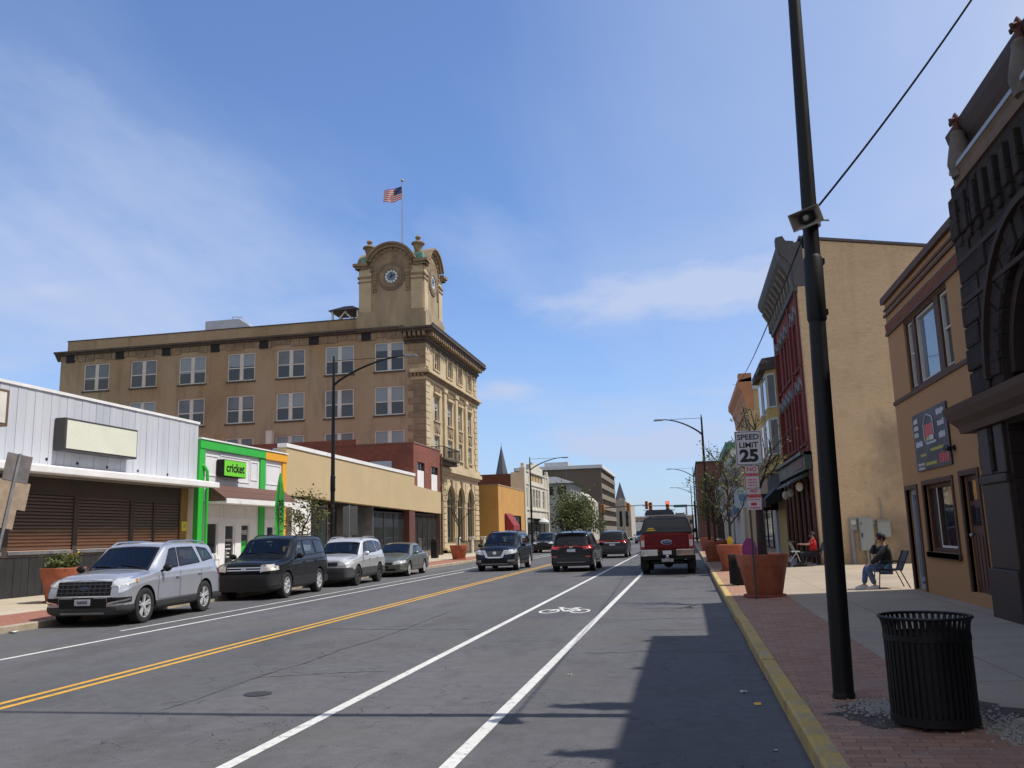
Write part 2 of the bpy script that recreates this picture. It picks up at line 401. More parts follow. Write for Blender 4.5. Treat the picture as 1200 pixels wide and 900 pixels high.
# bicycle symbol in the bike lane: drawn lying across the lane
def bike():
    b = MB(); cx, cy, s = -2.66, 18.75, .92; z = .005
    P = lambda u, w: (cx + u * s, cy + w * 2.1 * s, z)
    def ring(u, w, r, t):
        for i in range(20):
            a0, a1 = 2 * math.pi * i / 20, 2 * math.pi * (i + 1) / 20
            b.face([P(u + r * math.cos(a0), w + r * math.sin(a0)), P(u + r * math.cos(a1), w + r * math.sin(a1)), P(u + (r - t) * math.cos(a1), w + (r - t) * math.sin(a1)), P(u + (r - t) * math.cos(a0), w + (r - t) * math.sin(a0))])
    def bar(u0, w0, u1, w1, t=.035):
        d = Vector((u1 - u0, w1 - w0)); d.normalize(); q = Vector((-d.y, d.x)) * t
        b.face([P(u0 + q.x, w0 + q.y), P(u1 + q.x, w1 + q.y), P(u1 - q.x, w1 - q.y), P(u0 - q.x, w0 - q.y)])
    ring(-.36, -.05, .24, .06); ring(.36, -.05, .24, .06)
    z0 = z
    for q in ((-.36, -.05, -.16, .27), (-.16, .27, .2, .27), (.2, .27, .36, -.05), (.0, -.08, .2, .27), (-.17, .25, .0, -.08), (.0, -.08, .36, -.05), (-.21, .38, -.14, .24), (-.28, .40, -.12, .40), (.12, .34, .29, .34), (.2, .27, .21, .34)):
        z0 += .0006; z = z0; bar(*q)
    struct('road_marking', b, M_WHITE_LINE)
bike()
# kerbs: stone by stone
def kerb(x0, x1, y0, y1, m, name, step, leftside):
    b = MB(); y = y0
    while y < y1:
        e = y + step * RND.uniform(.96, 1.04); zz = .14 + RND.uniform(-.006, .006); dx = RND.uniform(-.006, .006)
        xa, xb = x0 + dx, x1 + dx; c = .022
        sec = [(xa, -.02), (xa, zz - c), (xa + c, zz), (xb, zz), (xb, -.02)] if not leftside else [(xb, -.02), (xb, zz - c), (xb - c, zz), (xa, zz), (xa, -.02)]
        n = 4; rows = []
        for i in range(n + 1):
            yy = lerp(y + .006, e - .006, i / n); j = RND.uniform(-.004, .004)
            rows.append([(px + (j if k in (1, 2) else 0), yy, pz) for k, (px, pz) in enumerate(sec)])
        b.rings(rows); y = e
    return struct(name, b, m)
kerb(KR, .92, -4, 95, M_KERB_Y, 'kerb', 2.45, False)
kerb(-13.45, KL, -4, 95, M_KERB, 'kerb', 2.6, True)
def slope_sheet(name, xs, y0, y1, zf, m, dz=0.0, step=4.):
    b = MB(); n = max(1, int((y1 - y0) / step)); b.grid([[(x, lerp(y0, y1, i / n), zf(x) + dz) for x in xs] for i in range(n + 1)]); return struct(name, b, m)
slope_sheet('sidewalk', (.92, 2.04, 3.4, 4.78, 6.5), -12, 97, zr, M_CONC, -.002)
slope_sheet('sidewalk', (6.5, 24), 20.2, 33.6, zr, M_CONC, -.002)
slope_sheet('brick_paving', (.92, 1.5, 2.06), 6.55, 97, zr, M_PAVER, .003)
slope_sheet('brick_paving', (.92, 1.7, 2.62), -8, 6.55, zr, M_PAVER, .003)
slope_sheet('sidewalk', (-13.45, -15.2, -17, -19.6, -20.4), -12, 97, zl, M_CONC_L, -.002)
slope_sheet('brick_paving', (-13.45, -14.2, -15.25), -12, 97, zl, M_PAVER_L, .003)
# gravel patch at the foot of the pole
def gravel():
    b = MB(); r = random.Random(5)
    for i in range(1900):
        if i < 1150: x, y = r.gauss(1.62, .17), r.gauss(7.85, .15)
        elif i < 1450: x, y = r.gauss(2.2, .12), r.gauss(7.15, .25)
        else: x, y = r.uniform(.95, 2.4), r.gauss(7.5, .5)
        if x < .95 or x > 2.75: continue
        s = r.uniform(.008, .024) * (1 if i < 1450 else .55); a = r.uniform(0, 6.28); z = zr(x) + .004
        pts = [Vector((math.cos(a + k * 1.257) * s * r.uniform(.7, 1.3), math.sin(a + k * 1.257) * s * r.uniform(.7, 1.3), 0)) for k in range(5)]
        c = Vector((x, y, z)); top = c + Vector((r.uniform(-.3, .3) * s, r.uniform(-.3, .3) * s, s * r.uniform(.5, 1)))
        for k in range(5): b.face([c + pts[k], c + pts[(k + 1) % 5], top])
    o = b.build('gravel', mat('pale_gravel', (.29, .27, .24), .9, var=.45, scale=60, lo=.3, hi=.7), recalc=False); tag(o, kind='stuff')
    d = MB(); n = 30; P = [(1.75 + .72 * math.cos(a) * RND.uniform(.75, 1.2), 7.62 + .55 * math.sin(a) * RND.uniform(.75, 1.2)) for a in [2 * math.pi * i / n for i in range(n)]]
    for k in range(n): d.face([(px, py, zr(px) + .0065) for px, py in ((1.75, 7.62), P[k], P[(k + 1) % n])])
    struct('bare_soil', d, mat('dry_soil', (.085, .065, .05), 1.0, var=.4, scale=9, bmp=.5))
gravel()
# litter in the gutter
def litter(x, y, s, col, label, nm='paper_scrap', z=0.0):
    b = MB(); r = random.Random(int(x * 100 + y * 10)); n = 7; P = []
    for j in range(3): P.append([(x + s * (j - 1) + r.uniform(-.2, .2) * s, y + s * .6 * (i - 1) + r.uniform(-.2, .2) * s, z + .006 + r.uniform(0, .55) * s) for i in range(3)])
    b.grid(P); o = b.build(nm, mat('litter_' + nm + str(int(col[0] * 99)), col, .6, var=.1)); tag(o, label, 'litter')
litter(.47, 9.35, .035, (.55, .68, .66), 'pale green paper scrap lying on dark asphalt beside yellow kerb')
litter(.56, 8.72, .035, (.75, .48, .06), 'yellow wrapper lying in the gutter against yellow kerb', 'wrapper')
litter(.55, 7.0, .018, (.7, .7, .72), 'tiny crumpled white scrap on shaded asphalt in front of the yellow wrapper')
litter(-13.12, 15.1, .1, (.8, .8, .78), 'white cup lying against the sunlit kerb ahead of silver SUV', 'crushed_cup')
litter(-1.45, 10.4, .022, (.62, .5, .25), 'tan leaf scrap on bare road beside the parking lane line')
# ================================================================== left row of buildings
XL = -19.0
FL = FX(XL, 1)
def shell(b, x0, x1, y0, y1, z0, z1, skip=()):
    """plain box sides and roof without the faces named in skip"""
    q = {'e': [(x1, y0, z0), (x1, y1, z0), (x1, y1, z1), (x1, y0, z1)], 'w': [(x0, y0, z0), (x0, y1, z0), (x0, y1, z1), (x0, y0, z1)],
         's': [(x0, y0, z0), (x1, y0, z0), (x1, y0, z1), (x0, y0, z1)], 'n': [(x0, y1, z0), (x1, y1, z0), (x1, y1, z1), (x0, y1, z1)],
         't': [(x0, y0, z1), (x1, y0, z1), (x1, y1, z1), (x0, y1, z1)]}
    for k, p in q.items():
        if k not in skip: b.face(p)
# ---- white sided store with roller shutters
def white_store():
    t = thing('storefront_building', 'white metal sided store with rusty closed roller shutters under a canopy', 'building', (-24, 21, .2))
    M_SID = mat('white_siding', (.46, .485, .54), .45, var=.06, scale=1.3, fine=.05, stretch=(1, 1, .12), col2=(.54, .555, .60))
    b = MB(); y = -30.0; shell(b, -34, XL - .03, -30, 30.98, 3.9, 6.3); shell(b, -34, XL - .6, -30, 30.98, .1, 3.9); b.build('wall', mat('grey_block', (.22, .2, .19), .9), t)
    b = MB(); i = 0
    while y < 30.9:
        e = min(y + .345, 31.0); fbox(b, FL, y + .007, e - .007, 3.86, 6.36, -.02, .0 + (i % 2) * .004); y = e; i += 1
    fbox(b, FL, -30, 31, 3.87, 6.35, -.025, -.012); b.build('siding_panel', M_SID, t)
    b = MB(); fbox(b, FL, -30, 31.03, 6.36, 6.45, -.25, .05); b.build('coping', M_WHITE, t)
    b = MB(); b.prism([(XL - .3, -30, 4.14), (XL - .02, -30, 4.14), (XL + 1.0, -30, 3.98), (XL + 1.0, -30, 3.78), (XL + .9, -30, 3.78), (XL - .3, -30, 3.86)], (0, 61.02, 0)); b.build('canopy', M_WHITE, t, bevel=.02)
    fs = FX(XL - .4, 1)
    b = MB(); holes = [(18.6, 21.65, 1.47, 3.26), (21.88, 24.6, 1.47, 3.26), (24.8, 27.5, 1.47, 3.22), (27.7, 28.86, 1.47, 3.2), (28.96, 30.55, 1.47, 3.2)]
    fwall(b, fs, -30, 31, 1.38, 3.8, holes, 0, .12); b.build('shutter_frame', mat('brown_fascia', (.048, .036, .031), .7, var=.25, scale=1.5), t)
    b = MB(); fbox(b, fs, -30, 31, 3.795, 3.84, -.3, .4); b.build('soffit', mat('soffit', (.2, .19, .18), .8), t)
    # shutters: rust grows towards the foot
    m, nt, bs = new_mat('rusty_shutter'); v = objvec(nt); s = N(nt, 'ShaderNodeSeparateXYZ'); L(nt, v, s.inputs[0])
    n1 = noise(nt, v, 1.4, 7, .7, (1, 1, 3)); h = math_node(nt, 'ADD', s.outputs[2], math_node(nt, 'MULTIPLY', math_node(nt, 'SUBTRACT', n1, .5), .55))
    c = mix_col(nt, ramp(nt, h, 1.62, 2.1, 0, 1), (.38, .20, .12), (.09, .068, .058)); c = mix_col(nt, ramp(nt, h, 1.28, 1.46, 0, 1), (.27, .27, .27), c)
    L(nt, c, bs.inputs['Base Color']); bs.inputs['Roughness'].default_value = .7
    for (a, e, z0, z1) in holes:
        b = MB(); z = z0; rows = []
        while z < z1 - .01:
            for dz, dn in ((0, -.095), (.012, -.10), (.03, -.05), (.075, -.035), (.098, -.05)): rows.append([fs.p(a + .003, min(z + dz, z1), dn), fs.p(e - .003, min(z + dz, z1), dn)])
            z += .105
        b.grid(rows); b.build('roller_shutter', m, t)
        b = MB(); fbox(b, fs, a + .01, e - .01, z0 - .02, z0 + .08, -.1, .03); b.build('shutter_foot', M_STEEL, t)
    b = MB(); y = -30.
    while y < 30.5:
        fbox(b, fs, y + .006, min(y + .3, 30.55) - .006, .1, 1.36, -.1, -.02 - (int(y * 10) % 2) * .004); y += .3
    fbox(b, fs, -30, 30.5, .05, 1.38, -.12, -.035); b.build('base_panel', mat('black_base_panel', (.022, .022, .024), .6, var=.3), t)
    b = MB(); fbox(b, fs, 30.56, 31, .1, 3.79, -.1, .05); b.build('pier', mat('ochre_pier', (.26, .16, .055), .8), t)
    b = MB()
    for yy, zz in ((22.72, 4.2), (24.08, 4.17), (25.53, 4.15), (27.2, 4.14), (21.3, 4.22), (29, 4.12)): fdisc(b, FL, yy, zz + .1, .045, -.01, .02, 10)
    b.build_each(lambda c: round(c.y), 'drain_hole', M_BLACK_MATTE, t)
    s = thing('yellow_notice', 'small yellow notice on the ochre pier beside green pilaster', 'sign', (XL - .35, 30.8, 2.3))
    b = MB(); fbox(b, fs, 30.62, 30.94, 2.14, 2.5, .052, .07); b.build('notice_board', mat('yellow_sign', (.7, .62, .05), .5, var=.05), s)
    b = MB(); fbox(b, fs, 30.7, 30.86, 2.24, 2.4, .0715, .074); b.build('faded_mark', mat('faded_yellow', (.45, .42, .12), .6), s)
    s = thing('sign_box', 'blank cream sign box with dark sides mounted on white siding', 'sign', (XL + .2, 24.7, 5.2))
    b = MB(); fbox(b, FL, 22.95, 26.55, 4.58, 5.60, .02, .40); b.build('sign_case', mat('dark_sign_case', (.05, .045, .045), .5), s, bevel=.02)
    b = MB(); fbox(b, FL, 23.02, 26.48, 4.65, 5.53, .402, .42); b.build('sign_face', mat('cream_sign_face', (.66, .67, .56), .35, var=.04), s)
    s = thing('sign_box', 'brown framed sign box at the edge of the white siding, seen partly', 'sign', (XL + .2, 20, 5.6))
    b = MB(); fbox(b, FL, 18.9, 20.75, 5.05, 6.1, .02, .32); b.build('sign_case', mat('brown_sign_case', (.13, .085, .055), .6), s, bevel=.02)
    b = MB(); fbox(b, FL, 19.0, 20.62, 5.14, 6.01, .322, .34); b.build('sign_face', M_OFFW, s)
white_store()

# ---- phone shop
def phone_shop():
    t = thing('phone_shop', 'low white shop with bright green pilasters and one orange end', 'building', (-24, 35, .2))
    G = mat('lime_green_paint', (.03, .42, .05), .5, var=.06); O = mat('orange_paint', (.75, .36, .02), .55, var=.06); W = mat('shop_white_paint', (.70, .70, .72), .55, var=.05)
    b = MB(); shell(b, -34, XL - .12, 31.02, 38.72, .2, 5.6); b.build('wall', M_OFFW, t)
    b = MB(); fwall(b, FL, 31.05, 38.7, 4.0, 5.45, (), 0); 
    holes = [(31.88, 32.76, 1.16, 2.47), (33.28, 34.14, .2, 2.42), (34.64, 35.4, .9, 2.42), (36.98, 37.78, .2, 2.38)]
    fwall(b, FL, 31.05, 38.7, .1, 4.0, holes, 0, .12)
    b.build('front_wall', W, t)
    b = MB()
    def panel(u0, u1, z0, z1, w=.05):
        fbox(b, FL, u0, u1, z0, z0 + w, -.01, .025); fbox(b, FL, u0, u1, z1 - w, z1, -.01, .025); fbox(b, FL, u0, u0 + w, z0 + w, z1 - w, -.01, .025); fbox(b, FL, u1 - w, u1, z0 + w, z1 - w, -.01, .025)
    for q in ((31.55, 32.55, 4.35, 5.2), (32.7, 35.2, 4.2, 5.28), (35.3, 35.95, 4.35, 5.2), (36.75, 38.2, 4.25, 5.2), (31.5, 32.9, 2.65, 3.2), (33.1, 34.9, 2.65, 3.2), (35.0, 36.0, 2.65, 3.2), (36.8, 38.2, 2.62, 3.15), (31.75, 32.9, .35, 1.02), (34.55, 35.5, .3, .8)): panel(*q)
    b.build_each(lambda c: (c.y > 36.3, c.z > 3.5, c.z > 1.5), 'wall_panelling', W, t)
    b = MB(); fbox(b, FL, 31.02, 36.5, 5.42, 5.78, -.15, .12); fbox(b, FL, 31.02, 31.42, .15, 5.42, -.1, .09); fbox(b, FL, 36.1, 36.6, .15, 5.42, -.1, .07); b.build('green_trim', G, t)
    b = MB(); fbox(b, FL, 36.5, 38.74, 5.40, 5.75, -.15, .12); fbox(b, FL, 38.3, 38.72, .15, 5.4, -.1, .07); b.build('orange_trim', O, t)
    b = MB(); fbox(b, FL, 31.0, 38.76, 5.78, 5.84, -.2, .16); b.build('coping', M_WHITE, t)
    b = MB(); P = [(XL + .13, 31.6, 4.0), (XL + 1.0, 31.6, 3.36), (XL + 1.0, 31.6, 3.30), (XL + .13, 31.6, 3.32)]; b.prism(P, (0, 6.75, 0))
    b.build('pent_roof', brick_mat('brown_shingle', (.15, .075, .055), (.11, .055, .042), (.05, .03, .025), .3, .09, .01), t)
    b = MB(); b.box(XL + 1.002, XL + 1.05, 31.5, 38.45, 3.2, 3.4); b.box(XL + .02, XL + 1.0, 31.5, 38.45, 3.22, 3.29); b.build('roof_fascia', M_WHITE, t)
    gs = M_GLASS_SHOP
    fwindow(t, FL, 31.88, 32.76, 1.16, 2.47, -.1, W, gs); 
    for (u0, u1, z1) in ((33.28, 34.14, 2.42), (36.98, 37.78, 2.38)):
        d = fwindow(t, FL, u0, u1, .2, z1, -.1, M_WHITE, gs, fw=.09, name='door', rails=(.12,))
        h = MB(); fbox(h, FL, u0 + .12, u0 + .15, 1.0, 1.3, -.04, .02); h.build('handle', M_STEEL, d)
    w = fwindow(t, FL, 34.64, 35.4, .9, 2.42, -.1, W, gs)
    b = MB(); fbox(b, FL, 34.72, 35.25, .96, 1.7, -.094, -.09); b.build('poster', G, w)
    fr = FX(XL, 1)
    text_obj('window_lettering', 'FREE', .27, M_WHITE, t, FL, 35.0, 2.05, -.088)
    text_obj('door_lettering', 'cricket', .2, M_WHITE, t, FL, 33.71, 1.75, -.088)
    for z in (1.55, 1.38, 1.2, 1.05):
        b = MB(); fbox(b, FL, 33.5, 33.92 - .1 * (z < 1.3), z - .02, z + .02, -.094, -.089); b.build('door_hours', M_WHITE, t)
    b = MB(); b.tube([(XL + .2, 31.45, .2), (XL + .2, 31.45, 4.2), (XL + .2, 31.42, 4.5), (XL + .12, 31.3, 4.72), (XL + .02, 31.2, 4.75)], .065, 8); b.build('downspout', G, t, smooth=True)
    s = thing('shop_sign', 'lime green box sign reading cricket above the pent roof', 'sign', (XL + .2, 33.3, 4.7))
    b = MB(); fbox(b, FL, 32.4, 34.25, 4.36, 5.06, .03, .36); b.build('sign_case', M_BLACK_MATTE, s, bevel=.01)
    b = MB(); fbox(b, FL, 32.43, 34.22, 4.39, 5.03, .362, .375); b.build('sign_face', mat('sign_green', (.16, .62, .03), .4, var=.03), s)
    text_obj('lettering', 'cricket', .52, M_BLACK_MATTE, s, FL, 33.32, 4.72, .38, xs=1.03, bold=.012)
    s = thing('feather_flag', 'lime green feather flag with black writing in front of the phone shop', 'flag', (-16.4, 33, .2))
    b = MB(); b.tube([(-16.4, 33, .18), (-16.4, 33, 2.6), (-16.42, 33.02, 4.2), (-16.4, 33.12, 4.45)], [.025, .02, .012, .008], 6); b.build('pole', M_STEEL, s)
    b = MB(); b.lathe((-16.4, 33, .18), [(.24, 0), (.24, .03), (.05, .06)], 12); b.build('base', M_BLACK, s)
    ff = F((-16.55, 32.94, 0), Vector((.8, .6, 0)), Vector((.6, -.8, 0)))
    rows = []
    for i in range(15):
        q = i / 14; z = lerp(1.3, 4.42, q); w = .03 + .17 * math.sin(math.pi * min(1, .1 + .9 * q)) ** .8; rows.append([ff.p(.16 + (u - .5) * 2 * w, z, .03 * math.sin(q * 7 + u * 2)) for u in (0, .33, .66, 1)])
    b = MB(); b.grid(rows); b.build('banner', G, s, smooth=True)
    text_obj('lettering', 'cricket', .34, M_BLACK_MATTE, s, ff, .17, 2.85, .045, rot=rad(90), bold=.01)
phone_shop()

# ---- beige stucco store with brick block behind
def beige_store():
    t = thing('stucco_store', 'long beige stucco store with empty glass shopfront below', 'building', (-24, 50, .2))
    S = mat('beige_stucco', (.47, .37, .215), .88, var=.06, scale=.5, fine=.05, fscale=60, bmp=.2)
    b = MB(); zt = lambda y: 6.2 - .2 * (y - 38.8) / 20.4; zb = lambda y: 3.85 - .43 * (y - 38.8) / 27.4
    b.prism([FL.p(38.8, zb(38.8)), FL.p(66.2, zb(66.2)), FL.p(66.2, 5.1), FL.p(59.2, 5.32), FL.p(59.2, zt(59.2)), FL.p(38.8, zt(38.8))], (-.45, 0, 0)); b.build('parapet', S, t)
    b = MB(); b.prism([FL.p(38.72, zt(38.8) - .02, .06), FL.p(59.25, zt(59.2) - .02, .06), FL.p(59.25, zt(59.2) + .17, .06), FL.p(38.72, zt(38.8) + .17, .06)], (-.5, 0, 0)); b.build('coping', M_WHITE, t)
    b = MB(); shell(b, -36, XL - 1.6, 38.8, 59.2, .2, 5.6); fbox(b, FL, 38.76, 39.2, .1, 3.95, -2, -.02); fbox(b, FL, 65.75, 66.2, .1, 3.6, -2, -.02); b.build('wall', mat('brown_brick_side', (.12, .07, .05), .85, var=.2), t)
    b = MB(); b.prism([FL.p(39.2, zb(39.2) - .06, -.46), FL.p(65.8, zb(65.8) - .06, -.46), FL.p(65.8, zb(65.8), -.46), FL.p(39.2, zb(39.2), -.46)], (-1.3, 0, 0)); b.build('soffit', M_INT, t)
    b = MB(); fbox(b, FL, 39.75, 41.95, .15, 3.72, -.5, -.1); b.build('white_panel', mat('white_board', (.72, .72, .7), .6, var=.08), t)
    DK = mat('bronze_frame', (.05, .038, .03), .5, var=.2)
    def glaze(u0, u1, z0, z1, n, parts, base=True):
        ws = fwindow(t, FL, u0, u1, z0, z1, n, DK, M_GLASS_SHOP, fw=.07, mull=[(k / parts, .05) for k in range(1, parts)], name='shop_window')
        if base:
            q = MB(); fbox(q, FL, u0, u1, .15, z0 - .003, n - .15, n + .05); q.build('bulkhead', mat('bulkhead', (.16, .12, .09), .7), t)
    glaze(42.0, 44.3, .5, 3.45, -.25, 2); glaze(44.35, 47.8, .55, 3.4, -1.2, 2); glaze(51.9, 57.9, .55, 3.35, -.45, 3); glaze(59.5, 65.7, .62, 3.35, -.3, 5)
    d = fwindow(t, FL, 47.9, 51.8, .2, 2.65, -1.5, M_STEEL, M_GLASS_SHOP, fw=.09, mull=((.25, .08), (.5, .14), (.75, .08)), name='door')
    h = MB(); fbox(h, FL, 49.55, 49.6, 1.0, 1.35, -1.44, -1.36); h.build('handle', M_STEEL, d)
    b = MB(); fbox(b, FL, 47.9, 51.8, 2.655, 3.5, -1.6, -1.46); b.build('door_transom', DK, t)
    b = MB(); fbox(b, FL, 58.1, 59.4, .15, 3.58, -.5, -.04); fbox(b, FL, 44.28, 44.36, .2, 3.6, -1.3, -.2); b.build_each(lambda c: c.y > 50, 'pier', brick_mat('dark_red_brick', (.13, .04, .03), (.10, .032, .025), (.07, .05, .045)), t)
    b = MB(); fbox(b, FL, 47.82, 47.9, .15, 3.6, -1.5, -.3); fbox(b, FL, 51.82, 51.9, .15, 3.6, -1.5, -.4); b.build_each(lambda c: c.y > 50, 'jamb', M_STEEL, t)
    b = MB(); fdisc(b, FL, 49.9, 1.9, .22, -1.38, -1.36, 14); b.build('door_poster', mat('red_poster', (.6, .07, .03), .5), t)
    # brick block
    t = thing('brick_block', 'two storey dark red brick block rising behind beige stucco parapet', 'building', (-26, 62, .2))
    B = brick_mat('red_brick', (.30, .085, .05), (.21, .058, .04), (.13, .075, .055), .22, .075, .008, stain=(.12, .045, .035))
    b = MB(); hf = [(60.1, 61.9, 5.2, 7.12), (63.65, 65.45, 5.15, 7.02)]; f2 = FX(XL - .06, 1)
    fwall(b, f2, 59.2, 66.2, 4.9, 8.4, hf, 0, .2); fs = FY(59.2)
    fwall(b, fs, -45, XL - .06, 4.9, 8.4, [(-22.45, -20.7, 6.0, 7.2)], 0, .15); shell(b, -45, XL - .06, 59.2, 66.2, .2, 8.2, 'es'); b.build('wall', B, t)
    b = MB(); fbox(b, f2, 59.16, 66.24, 8.4, 8.5, -.3, .04); fbox(b, fs, -23.4, XL - .36, 8.4, 8.5, -.3, .04); b.build('coping', mat('clay_coping', (.20, .13, .1), .8), t)
    b = MB(); fbox(b, fs, -45, -23.44, 8.4, 8.86, -.3, .03); b.build('raised_parapet', B, t)
    for (u0, u1, z0, z1) in hf:
        w = fwindow(t, f2, u0, u1, z0, z1, -.15, M_DKBROWN, M_GLASS, fw=.07, mull=(.5,))
        q = MB(); fbox(q, f2, u0 + .04, u1 - .04, z0 + .02, lerp(z0, z1, .68), -.12, -.05); q.build('white_board', M_WHITE, w)
    b = MB(); fbox(b, fs, -22.42, -20.73, 6.02, 7.18, -.1, -.03); b.build('boarded_window', mat('pale_blue_board', (.42, .47, .58), .6, var=.05), t)
    b = MB(); b.tube([(XL + .05, 66.1, .2), (XL + .05, 66.1, 8.2)], .07, 8); b.build('downspout', mat('brown_downspout', (.09, .05, .035), .6), t)
    t = thing('rooftop_unit', 'small pale grey ventilation unit on roof behind beige parapet', 'air unit', (-25.5, 52, 5.6))
    b = MB(); b.box(-26.2, -25.1, 51.5, 52.6, 5.6, 7.6); b.build('casing', mat('pale_blue_unit', (.45, .5, .58), .5), t, bevel=.03)
    b = MB(); b.box(-26.1, -25.2, 51.44, 51.5, 6.4, 7.2); b.build('grille', M_STEEL, t)
beige_store()

# ---- the hotel with clock tower
def hotel():
    XF = -20.3; Y0, Y1 = 66.3, 84.0
    t = thing('clock_tower_hotel', 'long tan brick hotel with a domed clock tower over its stone front', 'building', (-37, 75, .2))
    TAN = brick_mat('tan_brick', (.385, .265, .147), (.335, .23, .125), (.26, .185, .108), .3, .09, .006, stain=(.23, .16, .10), bmp=.4, stain_lo=.47, stain_scale=.16)
    STN = mat('buff_limestone', (.50, .40, .25), .85, var=.14, scale=.8, bmp=.2, col2=(.56, .46, .31))
    STD = mat('weathered_limestone', (.25, .185, .12), .9, var=.3, scale=1.2, bmp=.25)
    CORN = mat('dark_cornice', (.085, .07, .058), .85, var=.35, scale=2.0, bmp=.2)
    COP = mat('verdigris_copper', (.10, .30, .25), .7, var=.3, scale=2, col2=(.17, .40, .32))
    BL = mat('window_blind', (.26, .32, .36), .7, var=.07, scale=.5)
    BL2 = mat('grey_blind', (.17, .20, .23), .7, var=.2, scale=.8)
    fs, ff = FY(Y0), FX(XF, 1)
    nt = TAN.node_tree; bs = nt.nodes['Principled BSDF']; src = bs.inputs['Base Color'].links[0].from_socket; o = objvec(nt)
    g = ramp(nt, noise(nt, o, .11, 5, .6, (1, 1, .7)), .38, .56, 0, .8); c = mix_col(nt, g, src, (.39, .315, .215))
    st = ramp(nt, noise(nt, o, .8, 7, .7, (1, 1, .16)), .51, .68, 0, .65); c = mix_col(nt, st, c, (.17, .12, .072))
    L(nt, c, bs.inputs['Base Color'])
    b = MB(); wins = []
    cx = [-50.9, -46.2, -41.45, -36.8, -32.2, -27.8, -23.4]
    rows = [(15.28, 17.75), (11.6, 14.02), (7.95, 10.38)]
    for c in cx:
        for z0, z1 in rows: wins.append((c - 1.3, c + 1.3, z0, z1))
    fwall(b, fs, -54.6, XF, .2, 19.0, wins, 0, .22)
    for q in ([(-54.6, Y0, .2), (-54.6, Y1, .2), (-54.6, Y1, 19), (-54.6, Y0, 19)], [(-54.6, Y1, .2), (XF, Y1, .2), (XF, Y1, 19), (-54.6, Y1, 19)], [(-54.6, Y0, 19), (XF, Y0, 19), (XF, Y1, 19), (-54.6, Y1, 19)]): b.face(q)
    b.build('wall', TAN, t)
    r = random.Random(3)
    for (u0, u1, z0, z1) in wins:
        fwindow(t, fs, u0, u1, z0, z1, -.14, M_OFFW, M_GLASS, fw=.11, mull=((.5, .34),), rails=(.47,), blind=r.choice((.5, .5, .47, .6, .36, .9, .28, .52)), bm=r.choice((BL, BL, BL2)), sill=.1, sm=CORN)
    # frieze of stone blocks with dark vents, thin dark cornice, set-back parapet
    b = MB(); u = -54.6
    while u < XF - 2.0:
        fbox(b, fs, u + .03, min(u + .82, XF - 1.9), 18.02 + (int(u * 3) % 2) * .16, 18.62, -.05, .07); u += .86
    b.build('frieze', STD, t)
    b = MB()
    for c in (-53.6, -48.6, -44.0, -39.3, -34.7, -30.1, -25.4): fbox(b, fs, c - .42, c + .42, 18.0, 18.66, -.1, .085)
    b.build_each(lambda c: round(c.x), 'frieze_vent', M_INT, t)
    b = MB(); fbox(b, fs, -55.0, XF - 1.7, 18.68, 18.84, -.2, .25); fbox(b, fs, -55.1, XF - 1.7, 18.84, 19.0, -.2, .42)
    b.prism([(-55.1, Y0 + .2, 18.2), (-55.1, Y0 - .42, 19.0), (-55.1, Y0 + .2, 19.0)], (.5, 0, 0)); b.build('side_cornice', CORN, t)
    b = MB(); fbox(b, fs, -54.4, -25.9, 19.0, 20.1, -.9, -.5); shell(b, -54.4, -54.0, Y0 + .9, Y1, 19, 20.1); b.build('parapet', TAN, t)
    b = MB(); fbox(b, fs, -54.45, -25.9, 20.1, 20.18, -.95, -.45); b.build('parapet_coping', CORN, t)
    # quoins on the side return
    b = MB(); z = 4.0; k = 0
    while z < 17.3:
        if not 14.8 < z < 15.4: fbox(b, fs, XF - (1.45 if k % 2 else 1.0), XF + .06, z + .03, z + .52, -.05, .06)
        z += .56; k += 1
    b.build('quoin_stonework', STD, t)
    # ---- street front
    yc = [69.6, 73.75, 77.25, 80.85]; h = []
    for c in yc: h += [(c - .78, c + .78, 15.75, 17.3), (c - .8, c + .8, 11.3, 13.45), (c - .8, c + .8, 8.5, 10.05)]
    b = MB(); fwall(b, ff, Y0 + .001, Y1, 7.0, 18.0, h, 0, .35)
    fwall(b, ff, Y0 + .001, Y0 + 1.4, .2, 7.0, (), 0)
    ed = [Y0 + 1.4, 71.7, 75.5, 79.2, Y1]
    for i, c in enumerate(yc): farch(b, ff, ed[i], ed[i + 1], .2, 7.0, c, 1.3, 4.75, 1.0, 0, .3)
    b.build('stone_front', STN, t)
    for (u0, u1, z0, z1) in h: fwindow(t, ff, u0, u1, z0, z1, -.25, M_OFFW, M_GLASS, fw=.09, mull=(.5,), rails=(.5,), blind=.4, bm=BL)
    b = MB(); k = 0; z = .6
    while z < 6.6:                         # rusticated courses of the ground floor
        segs = [(Y0 + .02, yc[0] - 1.6)] + [(yc[i] + 1.6, yc[i + 1] - 1.6) for i in range(3)] + [(yc[3] + 1.6, Y1)]
        for a, e in segs: fbox(b, ff, a + .02, e - .02, z, z + .44, -.03, .09)
        z += .5
    b.build('rusticated_masonry', STN, t, bevel=.03); nb0 = lambda c: min(range(4), key=lambda i: abs(yc[i] - c.y))
    b = MB()
    for c in yc: fringarc(b, ff, c, 4.75, 1.31, 1.58, -.03, .08)
    b.build_each(nb0, 'arch_surround', STN, t)
